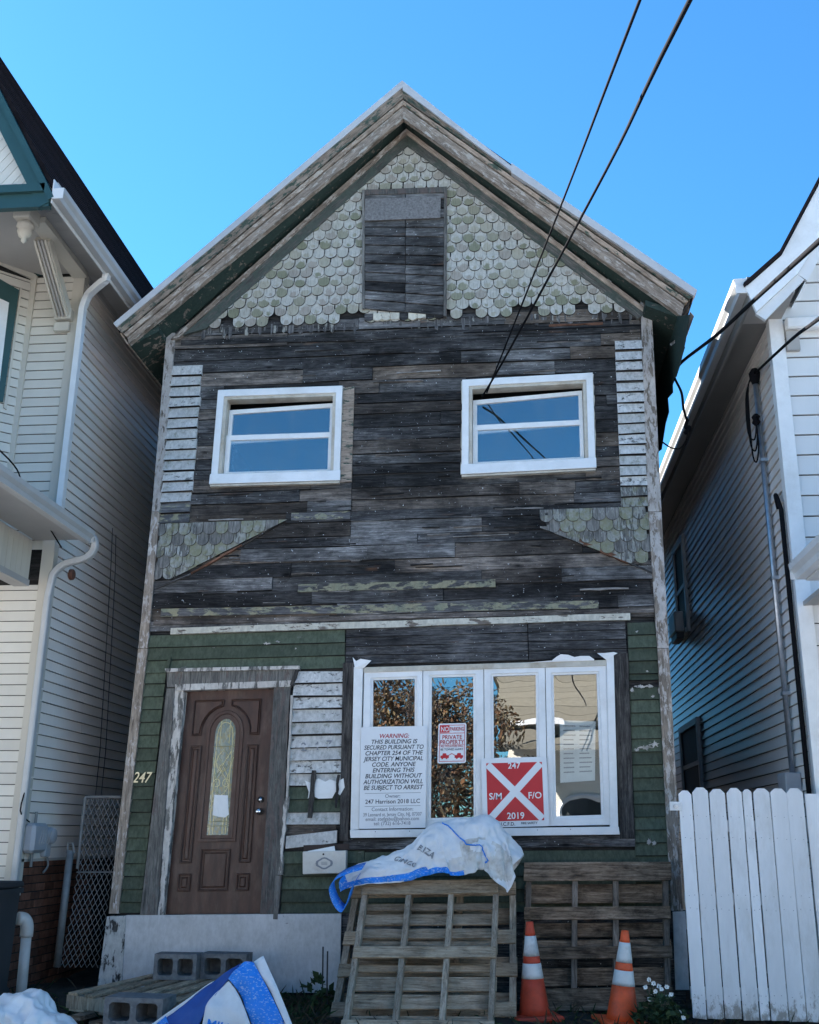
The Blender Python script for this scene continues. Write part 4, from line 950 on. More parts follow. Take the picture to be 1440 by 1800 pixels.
# ================================================================== windows of the old house
def part_empty(name, p, parent):
    o = empty(name, p, None, None); o.parent = parent; o.location = POS[o.name] - POS[parent.name]; return o
def rect(q, u0, u1, v0, v1): return [q(u0, v1), q(u1, v1), q(u1, v0), q(u0, v0)]
def pane(c4, y, parent): return mk('pane', [(x, y, z) for x, z in c4], [(0, 1, 2, 3)], M['glass'], parent, recalc=False)
def upper_window(c4, upper_tilt):
    yf = -0.066; q = quad([P2(*p, yf) for p in c4]); c = q(0.5, 0.0)
    W_ = part_empty('window', (c[0], yf, c[1]), HOUSE)
    mk('surround', *ring(rect(q, 0, 1, 0, 1), rect(q, 0.052, 0.950, 0.092, 0.925), yf, -0.004), M['pvc'], W_, bevel=0.003)
    mk('jamb', *ring(rect(q, 0.052, 0.950, 0.092, 0.925), rect(q, 0.078, 0.925, 0.100, 0.895), -0.050, 0.085), M['pvcold'], W_, bevel=0.002)
    mk('sill', *prism(rect(q, -0.006, 1.006, -0.018, 0.090), [yf - 0.008, yf - 0.008, yf - 0.02, yf - 0.02], yf + 0.001), M['pvc'], W_, bevel=0.003)
    mk('sill_edge', *prism(rect(q, 0.0, 1.0, -0.040, -0.022), yf - 0.004, -0.004), M['pvcold'], W_)
    ys = 0.030                                  # lower sash, in front
    mk('sash', *ring(rect(q, 0.080, 0.923, 0.102, 0.53), rect(q, 0.118, 0.893, 0.135, 0.475), ys - 0.016, ys + 0.016), M['pvc'], W_, bevel=0.002)
    pane(rect(q, 0.118, 0.893, 0.135, 0.475), ys, W_)
    t = upper_tilt; y2 = 0.066                  # upper sash, slipped down a little at one side
    o4 = [q(0.080, 0.86 - t), q(0.923, 0.86), q(0.923, 0.49), q(0.080, 0.49 - t)]; i4 = [q(0.112, 0.815 - t), q(0.893, 0.815), q(0.893, 0.53), q(0.112, 0.53 - t)]
    mk('sash', *ring(o4, i4, y2 - 0.016, y2 + 0.014), M['pvc'], W_, bevel=0.002)
    pane(i4, y2, W_)
    # uneven beads of caulk round the surround
    for (u0, v0), (u1, v1) in (((0, 0), (0, 1)), ((1, 0), (1, 1)), ((0, 1), (1, 1))):
        n = 14; V, Fc = [], []
        pts = []
        for i in range(n + 1):
            p = q(u0 + (u1 - u0) * i / n, v0 + (v1 - v0) * i / n); s = R.uniform(0.004, 0.014)
            d = -1 if (u0 == u1 == 0) else 1
            pts.append((p[0] + (d * s * 0.5 if u0 == u1 else 0), -0.020, p[1] + (s * 0.5 if v0 == v1 else 0)))
        mk('caulk', *tube(pts, 0.008, 6, rs=[R.uniform(0.005, 0.013) for _ in pts]), M['pvcold'], W_)
    return W_
upper_window(WIN['w1'], 0.04)
upper_window(WIN['w2'], 0.045)
board_px('casing', [(604, 682), (623, 679), (618, 846), (598, 848)], -0.042, 0.0, M['rakegreen'], WALL)

# the wide ground-floor window: four casements
YB = -0.075
c = at(850, 1470, YB); BW = part_empty('window', c, HOUSE)
board_px('side_trim', [(622, 1172), (638, 1172), (631, 1458), (616, 1459)], YB, -0.004, M['pvc'], BW, bevel=0.003)
board_px('side_trim', [(1066, 1150), (1079, 1149), (1087, 1453), (1073, 1454)], YB, -0.004, M['pvc'], BW, bevel=0.003)
board_px('sill', [(615, 1459), (1088, 1453), (1090, 1467), (616, 1473)], YB - 0.012, -0.004, M['pvc'], BW, bevel=0.003)
board_px('head_flashing', [(639, 1173), (1066, 1160), (1066, 1170), (639, 1182)], YB + 0.008, -0.004, M['pvcold'], BW, bevel=0.002)
for x, y_ in ((660, 1462), (720, 1461), (945, 1459), (1003, 1458)):
    p = at(x, y_, YB - 0.012); mk('screw', *lathe([(0.004, 0.0), (0.004, -0.002)], 8, 'y', tuple(p)), M['inkblack'], BW)
PANES = [[(640, 1181), (743, 1178), (742, 1455), (634, 1457)], [(744, 1178), (850, 1175), (852, 1453), (743, 1455)],
         [(851, 1175), (958, 1172), (963, 1452), (853, 1453)], [(959, 1172), (1066, 1169), (1073, 1450), (964, 1452)]]
INNER = [[(652, 1192), (733, 1189), (733, 1443), (649, 1444)], [(755, 1187), (836, 1185), (837, 1440), (753, 1442)],
         [(863, 1185), (946, 1182), (949, 1437), (865, 1439)], [(969, 1183), (1053, 1180), (1062, 1436), (974, 1439)]]
for po, pi in zip(PANES, INNER):
    mk('casement', *ring(poly_px(po, -0.055), poly_px(pi, -0.055), -0.055, 0.02), M['pvc'], BW, bevel=0.004)
    gl = poly_px(pi, -0.02)
    pane(gl, -0.018, BW)
    qd = quad([P2(*p, -0.05) for p in pi])
    mk('glazing_bead', *ring([qd(0, 1), qd(1, 1), qd(1, 0), qd(0, 0)], [qd(0.05, 0.985), qd(0.95, 0.985), qd(0.95, 0.015), qd(0.05, 0.015)], -0.040, -0.021), M['pvc'], BW)
# torn flashing at the two upper corners and a ruffle of loose wrap over the head
def sheet_px(name, pts, mat, parent, th=0.003):
    c_ = [at(*p) for p in pts]; n = len(c_)
    V = [tuple(p) for p in c_] + [(p.x, p.y + th, p.z) for p in c_]
    return mk(name, V, [tuple(range(n)), tuple(range(2 * n - 1, n - 1, -1))] + [(i, (i + 1) % n, n + (i + 1) % n, n + i) for i in range(n)], mat, parent)
sheet_px('torn_flashing', [(620, 1155, -0.10), (626, 1162, -0.085), (634, 1158, -0.095), (653, 1161, -0.11), (640, 1174, -0.085), (624, 1174, -0.085)], M['pvc'], BW)
sheet_px('torn_flashing', [(1050, 1148, -0.10), (1062, 1148, -0.085), (1079, 1146, -0.09), (1086, 1148, -0.10), (1079, 1152, -0.085), (1066, 1160, -0.085)], M['pvc'], BW)
sheet_px('loose_wrap', [(922, 1165, -0.08), (970, 1161, -0.085), (979, 1154, -0.09), (986, 1150, -0.095), (999, 1151, -0.09), (1010, 1155, -0.085), (1020, 1153, -0.09), (1036, 1153, -0.09), (1045, 1159, -0.08), (1044, 1161, -0.08)], M['pvc'], BW)

# ================================================================== door
YD = 0.035
Dq = qpx((324, 1215), (482, 1211), (457, 1610), (285, 1611), YD)
DOOR = part_empty('door', Vector((Dq(0.5, 0)[0], YD, Dq(0.5, 0)[1])), HOUSE)
mk('slab', *prism(rect(Dq, 0, 1, 0, 1), YD, YD + 0.04), M['door'], DOOR)
def inset(poly, d):
    """shrink a polygon given in door units (u * 0.9 m, v * 2.03 m) by d metres"""
    p = [Vector((u * 0.88, v * 2.04)) for u, v in poly]; n = len(p); out = []
    area = sum(p[i].x * p[(i + 1) % n].y - p[(i + 1) % n].x * p[i].y for i in range(n)); sgn = 1 if area > 0 else -1
    for i in range(n):
        a, b, c_ = p[i - 1], p[i], p[(i + 1) % n]; e1 = (b - a).normalized(); e2 = (c_ - b).normalized()
        n1, n2 = Vector((-e1.y, e1.x)) * sgn, Vector((-e2.y, e2.x)) * sgn; m_ = (n1 + n2)
        m_ = m_ / max(0.35, m_.length_squared) * 2 if m_.length > 1e-6 else n1
        q_ = b + m_ * d; out.append((q_.x / 0.88, q_.y / 2.04))
    return out
def door_panel(poly, k=1.0):
    o_ = [Dq(*p) for p in poly]; i_ = [Dq(*p) for p in inset(poly, 0.015 * k)]; j_ = [Dq(*p) for p in inset(poly, 0.030 * k)]
    mk('panel_moulding', *ring(o_, i_, YD - 0.022, YD + 0.001), M['door'], DOOR, bevel=0.006)
    n = len(j_); k_ = [Dq(*p) for p in inset(poly, 0.042 * k)]
    V = [(x, YD - 0.001, z) for x, z in j_] + [(x, YD - 0.012, z) for x, z in k_]
    mk('raised_panel', V, [(i, (i + 1) % n, n + (i + 1) % n, n + i) for i in range(n)] + [tuple(range(n, 2 * n))], M['door'], DOOR)
def arc(cx, cy, ru, rv, a0, a1, n): return [(cx + ru * math.cos(math.radians(a0 + (a1 - a0) * i / n)), cy + rv * math.sin(math.radians(a0 + (a1 - a0) * i / n))) for i in range(n + 1)]
GU, GV, GRU, GRV = 0.5, 0.80, 0.135, 0.075                # centre of the glass arch
door_panel([(0.13, 0.955), (0.46, 0.955)] + arc(GU, GV, 0.265, 0.125, 99, 168, 6) + [(0.235, 0.79), (0.13, 0.79)], 0.5)
door_panel([(0.54, 0.955), (0.87, 0.955), (0.87, 0.79), (0.765, 0.79)] + arc(GU, GV, 0.265, 0.125, 12, 81, 6), 0.5)
door_panel([(0.13, 0.225), (0.255, 0.225), (0.255, 0.745), (0.13, 0.745)])
door_panel([(0.745, 0.225), (0.87, 0.225), (0.87, 0.745), (0.745, 0.745)])
door_panel([(0.345, 0.105), (0.655, 0.105), (0.655, 0.285), (0.345, 0.285)])
door_panel([(0.13, 0.105), (0.265, 0.105), (0.265, 0.18), (0.13, 0.18)])
door_panel([(0.735, 0.105), (0.87, 0.105), (0.87, 0.18), (0.735, 0.18)])
gout = [(GU - 0.20, 0.315), (GU + 0.20, 0.315)] + arc(GU, GV, 0.20, 0.105, 0, 180, 12)
gin = [(GU - 0.112, 0.345), (GU + 0.112, 0.345)] + arc(GU, GV, 0.112, 0.066, 0, 180, 12)
gmid = [(GU - 0.165, 0.33), (GU + 0.165, 0.33)] + arc(GU, GV, 0.165, 0.088, 0, 180, 12)
mk('glass_moulding', *ring([Dq(*p) for p in gout], [Dq(*p) for p in gmid], YD - 0.014, YD + 0.001), M['door'], DOOR, bevel=0.004)
mk('glass_moulding', *ring([Dq(*p) for p in gmid], [Dq(*p) for p in gin], YD - 0.008, YD + 0.001), M['door'], DOOR, bevel=0.003)
mk('leaded_glass', *prism([Dq(*p) for p in gin], YD - 0.003, YD + 0.0005), M['leaded'], DOOR)
came = []
def cm(pts):
    P = [(Dq(u, v)[0], YD - 0.005, Dq(u, v)[1]) for u, v in pts]; came.append(tube(P, 0.0035, 5))
for du in (-0.05, 0.05): cm([(GU + du, 0.35), (GU + du, 0.46)]); cm([(GU + du, 0.75), (GU + du, 0.855)])
cm([(GU - 0.12, 0.385), (GU + 0.12, 0.385)]); cm([(GU - 0.12, 0.405), (GU + 0.12, 0.405)]); cm([(GU - 0.12, 0.74), (GU + 0.12, 0.74)])
cm(arc(GU, 0.80, 0.08, 0.05, 0, 180, 10))
for s in (-1, 1):
    cm([(GU + s * 0.085, 0.35), (GU + s * 0.085, 0.80)])
    cm([(GU + s * u, v) for u, v in [(0, 0.725), (0.05, 0.70), (0.075, 0.67), (0.05, 0.64), (0.0, 0.62), (-0.05, 0.59), (-0.08, 0.56), (-0.04, 0.53), (0.03, 0.51), (0.08, 0.49)]])
    cm([(GU + s * 0.085 + s * 0.0, 0.72), (GU, 0.655), (GU + s * 0.07, 0.60)]); cm([(GU, 0.665), (GU + s * 0.035, 0.645), (GU, 0.625)])
    cm(arc(GU + s * 0.05, 0.575, 0.035, 0.018, 0, 360, 10)); cm([(GU + s * 0.11, 0.69), (GU + s * 0.03, 0.54), (GU + s * 0.10, 0.47)])
mk('came', *join(*came), M['came'], DOOR)
for v, r_ in ((0.497, 0.024), (0.445, 0.028)):
    p = Dq(0.935 if v > 0.47 else 0.93, v); cc = (p[0], YD, p[1])
    prof = [(0.033, 0.0), (0.033, -0.008), (0.014, -0.012), (0.012, -0.035), (r_, -0.045), (r_, -0.062), (r_ * 0.6, -0.072), (0.001, -0.074)] if v < 0.47 else [(0.03, 0.0), (0.03, -0.012), (0.02, -0.016), (0.018, -0.03), (0.001, -0.031)]
    mk('knob' if v < 0.47 else 'deadbolt', *lathe(prof, 20, 'y', cc), M['chrome'], DOOR, smooth=True)
mk('threshold', *prism(poly_px([(280, 1608), (462, 1607), (462, 1617), (280, 1619)], -0.03), -0.035, 0.06), M['black'], DOOR)
# casing round the door
CS = part_empty('door_casing', at(385, 1610, -0.06), HOUSE)
board_px('casing_board', [(293, 1210), (307, 1210), (276, 1612), (246, 1610)], -0.058, 0.0, M['casing'], CS)
board_px('stop', [(308, 1207), (325, 1216), (286, 1611), (277, 1611)], -0.046, 0.075, M['casingwhite'], CS)
board_px('casing_board', [(482, 1207), (510, 1206), (489, 1622), (456, 1626)], -0.058, 0.075, M['casing'], CS)
board_px('head_board', [(293, 1179), (520, 1174), (517, 1205), (294, 1208)], -0.060, 0.0, M['casing'], CS)
board_px('stop', [(308, 1203), (512, 1196), (510, 1207), (310, 1214)], -0.066, 0.075, M['casingwhite'], CS)
board_px('drip_cap', [(290, 1175), (526, 1170), (526, 1176), (291, 1181)], -0.085, 0.0, M['casingwhite'], CS)
stick('loose_strip', (522, 1178), (512, 1205), 0.03, M['plank'], CS, -0.075, -0.03)
stick('loose_strip', (513, 1222), (504, 1400), 0.022, M['casingwhite'], CS, -0.062, -0.02, n=14, jit=0.005)
stick('loose_strip', (504, 1400), (492, 1538), 0.034, M['casingwhite'], CS, -0.066, -0.02, n=14, jit=0.009)
stick('loose_strip', (490, 1540), (484, 1616), 0.05, M['casing'], CS, -0.064, -0.02, n=6, jit=0.006)
stick('loose_strip', (298, 1154), (294, 1178), 0.03, M['greenclap'], CS, -0.05, -0.02)

# ================================================================== signs, papers, mailbox, number
def flat_sign(name, px4, Y, th, label, cat, mat, r=0.012):
    q_ = qpx(*px4, Y); w = math.dist(q_(0, 0.5), q_(1, 0.5)); h = math.dist(q_(0.5, 0), q_(0.5, 1))
    c_ = q_(0.5, 0); root = empty(name, (c_[0], Y, c_[1]), label, cat)
    pts = []
    for (cx, cy), a0 in (((w - r, h - r), 0), ((r, h - r), 90), ((r, r), 180), ((w - r, r), 270)):
        for k in range(4): a = math.radians(a0 + 30 * k); pts.append((cx + r * math.cos(a), cy + r * math.sin(a)))
    mk('plate', *prism([q_(x / w, y_ / h) for x, y_ in pts], Y, Y + th), mat, root)
    fn = lambda x, y_: (q_(x / w, y_ / h)[0], Y - 0.0012, q_(x / w, y_ / h)[1])
    return root, fn, w, h
WS, fn, w, h = flat_sign('warning_sign', [(635, 1278), (751, 1276), (748, 1455), (631, 1457)], -0.086, 0.004, 'tall white warning notice in blue-black italic capitals at the left of the window', 'sign', M['signwhite'])
yy = h * 0.885
for s, col in WARN_LINES:
    print_text('lettering', (s, 0.018, 0.22), WS, fn, h * 0.060, M['inkblack'] if col == 'k' else M['inkred'], w * 0.5, yy, 1.0, w * 0.9); yy -= h * 0.0567
for yl in (0.338, 0.212):
    mk('rule', [tuple(fn(w * 0.08, h * yl)), tuple(fn(w * 0.92, h * yl)), tuple(fn(w * 0.92, h * yl + 0.004)), tuple(fn(w * 0.08, h * yl + 0.004))], [(0, 1, 2, 3)], M['inkgrey'], WS, recalc=False)
for s, v, k in (('Owner:', 0.295, 0.05), ('247 Harrison 2018 LLC', 0.24, 0.058), ('Contact Information:', 0.168, 0.05), ('39 Leonard st, Jersey City, NJ, 07307', 0.118, 0.048), ('email: stefgabu@yahoo.com', 0.075, 0.048), ('tel: (732) 616-7418', 0.032, 0.048)):
    print_text('lettering', (s, 0.012, 0.0), WS, fn, h * k, M['inkgrey'] if k < 0.055 else M['inkblack'], w * 0.5, h * v, 1.0, w * 0.88)
FS, fn, w, h = flat_sign('fire_marker_sign', [(846, 1333), (961, 1330), (966, 1452), (849, 1455)], -0.086, 0.004, 'square red sign with a white diagonal cross and the year 2019', 'sign', M['signwhite'])
def patch2(name, pts, mat, root, fn, dy=0.0):
    V = [fn(x, y_) for x, y_ in pts]; V = [(a, b - dy, c_) for a, b, c_ in V]
    return mk(name, V, [tuple(range(len(V)))], mat, root, recalc=False)
m0 = 0.075; patch2('red_field', [(w * m0, h * 0.085), (w * (1 - m0), h * 0.085), (w * (1 - m0), h * 0.925), (w * m0, h * 0.925)], M['signred'], FS, fn)
bw = w * 0.052
for (x0, y0, x1, y1) in ((w * m0, h * 0.085, w * (1 - m0), h * 0.925), (w * m0, h * 0.925, w * (1 - m0), h * 0.085)):
    d = Vector((x1 - x0, y1 - y0)).normalized(); nn = Vector((-d.y, d.x)) * bw; a = Vector((x0, y0)) + d * bw * 0.6; b = Vector((x1, y1)) - d * bw * 0.6
    patch2('cross_bar', [tuple(a + nn), tuple(a - nn), tuple(b - nn), tuple(b + nn)], M['signwhite'], FS, fn, 0.0006 + (0.0003 if y0 > y1 else 0))
f2 = lambda x, y_: tuple(Vector(fn(x, y_)) - Vector((0, 0.0014, 0)))
for s, u, v, k in (('247', 0.5, 0.84, 0.125), ('S/M', 0.205, 0.40, 0.13), ('F/O', 0.80, 0.40, 0.13), ('2019', 0.5, 0.115, 0.13)):
    print_text('lettering', (s, 0.015, 0.0), FS, f2, h * k, M['signwhite'], w * u, h * v)
print_text('lettering', ('J.C.F.D.', 0.015, 0.0), FS, f2, h * 0.07, M['inkblack'], w * 0.38, h * 0.02); print_text('lettering', ('FIRE SAFETY', 0.015, 0.0), FS, f2, h * 0.045, M['inkblack'], w * 0.70, h * 0.035)
NP, fn, w, h = flat_sign('no_parking_sign', [(771, 1272), (820, 1271), (819, 1341), (769, 1342)], -0.046, 0.004, 'small red and white no parking sign on the second window pane', 'sign', M['signwhite'], 0.016)
def frame_line(x0, x1, y0, y1, t, mat):
    for a in ([(x0, y0), (x1, y0), (x1, y0 + t), (x0, y0 + t)], [(x0, y1 - t), (x1, y1 - t), (x1, y1), (x0, y1)], [(x0, y0 + t), (x0 + t, y0 + t), (x0 + t, y1 - t), (x0, y1 - t)], [(x1 - t, y0 + t), (x1, y0 + t), (x1, y1 - t), (x1 - t, y1 - t)]):
        patch2('border', a, mat, NP, fn)
frame_line(w * 0.05, w * 0.95, h * 0.04, h * 0.96, 0.005, M['signred'])
patch2('red_box', [(w * 0.07, h * 0.77), (w * 0.40, h * 0.77), (w * 0.40, h * 0.945), (w * 0.07, h * 0.945)], M['signred'], NP, fn, 0.0003)
f2 = lambda x, y_: tuple(Vector(fn(x, y_)) - Vector((0, 0.0010, 0)))
for s, u, v, k, mt, mw in (('NO', 0.235, 0.80, 0.17, 'signwhite', 0.28), ('PARKING', 0.67, 0.81, 0.14, 'inkred', 0.5), ('PRIVATE', 0.5, 0.60, 0.15, 'inkred', 0.7), ('PROPERTY', 0.5, 0.475, 0.15, 'inkred', 0.85),
                           ('ALL VIOLATORS WILL', 0.5, 0.40, 0.07, 'inkred', 0.8), ('BE TOWED AWAY', 0.5, 0.32, 0.075, 'inkblack', 0.8)):
    print_text('lettering', (s, 0.015, 0.0), NP, f2, h * k, M[mt], w * u, h * v, 1.0, w * mw)
patch2('rule', [(w * 0.07, h * 0.745), (w * 0.93, h * 0.745), (w * 0.93, h * 0.76), (w * 0.07, h * 0.76)], M['signred'], NP, fn); patch2('rule', [(w * 0.07, h * 0.45), (w * 0.93, h * 0.45), (w * 0.93, h * 0.46), (w * 0.07, h * 0.46)], M['signred'], NP, fn)
for x0, sgn in ((0.10, 1), (0.90, -1)):                   # a tow truck on each side
    X = lambda u: w * (x0 + sgn * u)
    patch2('truck_mark', [(X(0), h * 0.13), (X(0.30), h * 0.13), (X(0.30), h * 0.20), (X(0.22), h * 0.20), (X(0.20), h * 0.25), (X(0.08), h * 0.25), (X(0.07), h * 0.20), (X(0), h * 0.19)], M['signred'], NP, fn, 0.0002)
    for u in (0.07, 0.22): patch2('truck_mark', [(X(u + 0.035 * math.cos(a)), h * 0.125 + h * 0.025 * math.sin(a)) for a in [i * math.pi / 4 for i in range(8)]], M['signred'], NP, fn, 0.0004)
    patch2('truck_mark', [(X(0.28), h * 0.2), (X(0.40), h * 0.25), (X(0.41), h * 0.235), (X(0.30), h * 0.19)], M['signred'], NP, fn, 0.0005)

def paper(name, pts, label, cat, Y=None, th=0.0015, curl=0.004, mat=None):
    c_ = [at(*p) for p in pts]; n = len(c_)
    V = [(p.x, p.y + R.uniform(-curl, curl), p.z) for p in c_]; V += [(x, y_ + th, z) for x, y_, z in V]
    o = mk(name, V, [tuple(range(n)), tuple(range(2 * n - 1, n - 1, -1))] + [(i, (i + 1) % n, n + (i + 1) % n, n + i) for i in range(n)], mat or M['paper'])
    return tag(o, label, cat)
yd = YD - 0.012
paper('paper_notice', [(377, 1397, yd), (401, 1398, yd - 0.004), (402, 1432, yd), (396, 1437, yd), (385, 1436, yd - 0.003), (374, 1433, yd)], 'white paper stuck on the leaded glass of the brown door', 'paper')
# notice taped inside the right-hand pane, with columns of print
NT = empty('window_notice', at(1010, 1375, -0.008), 'sheet of printed notices taped inside the rightmost window pane', 'notice')
_q = qpx((984, 1266), (1047, 1268), (1046, 1372), (985, 1376), -0.009)
mk('sheet', *prism(rect(_q, 0, 1, 0, 1), -0.009, -0.007), M['paper'], NT)
for i in range(11):
    for u0, u1 in ((0.1, 0.45), (0.55, 0.92)):
        v = 0.9 - i * 0.075; a, b, c_, d = rect(_q, u0, u1 - R.uniform(0, 0.1), v, v + 0.02)
        mk('print_line', [(p[0], -0.0098, p[1]) for p in (a, b, c_, d)], [(0, 1, 2, 3)], M['inkgrey'], NT, recalc=False)
# torn remains of a poster under two nailed laths
o = paper('torn_poster', [(536, 1372, -0.05), (546, 1376, -0.046), (560, 1368, -0.052), (572, 1374, -0.046), (580, 1370, -0.05), (592, 1374, -0.046), (604, 1368, -0.056), (606, 1384, -0.05), (598, 1398, -0.046), (590, 1392, -0.05), (584, 1403, -0.046), (560, 1404, -0.046), (548, 1398, -0.05), (541, 1404, -0.046), (543, 1392, -0.05)], 'torn white poster remnant on the clapboards beside the door', 'poster')
for a, b, wd, lb in (((552, 1354), (545, 1438), 0.045, 'dark splintered lath nailed across the torn poster, left one'), ((595, 1362), (590, 1420), 0.022, 'thin splintered lath nailed across the torn poster, right one')):
    tag(stick('wooden_lath', a, b, wd, M['plank'], None, -0.068, -0.054, n=7, jit=0.006), lb, 'lath', 'laths on the torn poster')
# mailbox
mq = qpx((532, 1497), (609, 1495), (608, 1535), (532, 1537), -0.13)
MB_ = empty('mailbox', (mq(0.5, 0)[0], -0.04, mq(0.5, 0)[1]), 'white enamel mailbox with rusty edges and open lid beside the door', 'mailbox')
mk('body', *prism(rect(mq, 0, 1, 0, 1), -0.13, -0.036), M['mail'], MB_, bevel=0.006)
l0, l1 = mq(-0.02, 1.0), mq(1.03, 1.02)
mk('lid', *prism([(l0[0], l0[1] + 0.055), (l1[0], l1[1] + 0.055), (l1[0], l1[1] - 0.002), (l0[0], l0[1] - 0.002)], [-0.06, -0.06, -0.045, -0.045], -0.036), M['maildark'], MB_)
e = [mq(0.5 + 0.2 * math.cos(a) * (1.0 if abs(math.cos(a)) > 0.8 else 0.72), 0.46 + 0.27 * math.sin(a)) for a in [i * math.pi / 8 for i in range(16)]]
e2 = [mq(0.5 + 0.145 * math.cos(a) * (1.0 if abs(math.cos(a)) > 0.8 else 0.72), 0.46 + 0.20 * math.sin(a)) for a in [i * math.pi / 8 for i in range(16)]]
mk('emblem', *ring(e, e2, -0.1335, -0.129), M['inkgrey'], MB_)
for k in range(3): mk('emblem', *prism(rect(mq, 0.43, 0.57, 0.40 + k * 0.05, 0.42 + k * 0.05), -0.1335, -0.129), M['inkgrey'], MB_)
p = mq(0.48, 0.86); mk('latch', *lathe([(0.009, 0), (0.009, -0.006), (0.001, -0.007)], 10, 'y', (p[0], -0.13, p[1])), M['maildark'], MB_)
lt = paper('letter', [(541, 1496, -0.10), (588, 1487, -0.09), (590, 1498, -0.10), (541, 1499, -0.10)], 'white letter sticking out of the mailbox', 'letter', curl=0.0)
# house number, script figures
HN = empty('house_number', at(250, 1376, -0.035), 'pale script house number 247 on the green clapboards left of the door', 'house number')
vs, fs = TEXT[('247', 0.004, 0.3)]; p0 = at(233, 1376, -0.036); p1 = at(267, 1375, -0.036); xs = [v[0] for v in vs]; k = (p1.x - p0.x) / (max(xs) - min(xs))
V = [(p0.x + (x - min(xs)) * k, -0.038, p0.z + y_ * k * 1.25 + 0.003) for x, y_ in vs]; n = len(V)
mk('figures', V + [(x, y_ + 0.006, z) for x, y_, z in V], list(fs) + [tuple(i + n for i in reversed(q_)) for q_ in fs], M['gold'], HN, recalc=False)
# ghost of an older number on the white boards
for s, px, py in (('2', 534, 1320), ('4', 556, 1318), ('7', 578, 1316)):
    vs, fs = TEXT[(s, 0.015, 0.0)]; p = at(px, py, -0.033)
    mk('ghost_figure', [(p.x + x * 0.11, -0.0345, p.z + y_ * 0.11) for x, y_ in vs], fs, M['inkgrey'], WALL, recalc=False)

# ================================================================== neighbour on the left
XL, YF = -4.47, -0.40
LH = empty('cream_house', (XL - 1.0, YF, 0.0), 'cream-sided house with dark green trim and dark steep roof on the left', 'house')
def on_x(px, py, dx=0.0): return atX(px, py, XL + dx)
def siding_x(name, parent, X, sgn, y0, y1, z0, z1, e, mat, n=None):
    """courses of siding on a wall that runs back, in lengths that lap; sgn is the side they face"""
    z = z0; k = 0
    while z < z1 - 0.02:
        zt = min(z + e, z1); y = y0; first = True
        while y < y1 - 0.01:
            ye = min(y1, y + ((1.1, 2.0, 2.9)[k % 3] if first else 3.6)); first = False
            if y1 - ye < 0.4: ye = y1
            m = max(2, int((ye - y) / 0.5)); V, Fc = [], []; d0 = R.uniform(0, 0.002)
            for a in range(m + 1):
                yy = y + (ye - y) * a / m; w = R.uniform(-0.0022, 0.0022); w2 = R.uniform(-0.0014, 0.0014)
                V += [(X + sgn * (0.019 + d0 + w), yy, z + w2), (X + sgn * (0.004 + d0), yy, zt - 0.007), (X, yy, z + w2), (X, yy, zt - 0.007)]
            for a in range(m):
                p, q = a * 4, a * 4 + 4; Fc += [(p, p + 1, q + 1, q), (p, q, q + 2, p + 2), (p + 1, p + 3, q + 3, q + 1)]
            Fc += [(0, 2, 3, 1), (m * 4, m * 4 + 1, m * 4 + 3, m * 4 + 2)]
            mk(name, V, Fc, mat, parent); y = ye - 0.02 if ye < y1 else ye
        z = zt; k += 1
def siding_line(name, parent, a, b, z0, z1, e, mat, proud=0.015):
    """courses on a wall from plan point a to b (left to right as seen)"""
    a, b = Vector(a), Vector(b); d = (b - a).normalized(); nn = Vector((d.y, -d.x)); z = z0
    while z < z1 - 0.02:
        zt = min(z + e, z1); V = []
        for p in (a, b):
            f = p + nn * proud; t = p + nn * 0.004; V += [(f.x, f.y, z), (t.x, t.y, zt - 0.007), (p.x, p.y, z), (p.x, p.y, zt - 0.007)]
        mk(name, V, [(0, 4, 5, 1), (0, 2, 6, 4), (1, 5, 7, 3), (0, 1, 3, 2), (4, 6, 7, 5)], mat, parent); z = zt
mk('wall_core', *box(-12.0, XL - 0.002, YF + 0.03, 9.0, 0.0, 7.14), M['cream'], LH)
SW = mk('side_wall', *box(XL - 0.02, XL + 0.001, YF + 0.02, 8.6, 0.05, 7.14), M['rim'], LH)  # near-black backing between courses stands in for the lap shadow
siding_x('siding_panel', SW, XL + 0.002, 1, YF, 8.6, 1.21, 7.12, 0.1016, M['sidegrey'])
mk('starter_strip', *box(XL, XL + 0.022, YF, 8.6, 1.185, 1.209), M['greytrim'], SW)
z = 0.06; r = 0
while z < 1.17:
    y = YF + 0.005 - (0.1 if r % 2 else 0)
    while y < 1.4:
        y0, y1 = max(y, YF + 0.005), y + 0.19
        if y1 - y0 > 0.03: mk('brick', *box(XL - 0.002, XL + 0.012 + R.uniform(-0.002, 0.004), y0, y1, z, z + 0.062), M['brick'], SW)
        y += 0.2
    z += 0.072; r += 1
# front walls
UF = mk('upper_front_wall', *box(-5.02, XL - 0.04, YF + 0.001, YF + 0.02, 4.2, 7.14), M['rim'], LH)  # dark backing on front walls and bay too, painting lap shadows
siding_line('siding_panel', UF, (-5.02, YF), (XL - 0.06, YF), 4.2, 7.12, 0.1016, M['cream'])
bA, bB = Vector((-5.75, -1.12)), Vector((-5.03, YF - 0.01))
BAY = mk('bay_wall', *prism_z([(bA.x, bA.y + 0.02), (bB.x, bB.y + 0.02), (bB.x, bB.y + 0.06), (bA.x, bA.y + 0.06)], 4.2, 7.14), M['rim'], LH)
siding_line('siding_panel', BAY, (bA.x, bA.y), (bB.x, bB.y), 4.2, 7.08, 0.1016, M['cream'])
def on_bay(px, py, off=0.0):
    d = (bB - bA).normalized(); nn = Vector((d.y, -d.x)); v = ray(px, py); p0 = bA + nn * off
    t = ((p0.x - CAM.x) * nn.x + (p0.y - CAM.y) * nn.y) / (v.x * nn.x + v.y * nn.y); return CAM + v * t
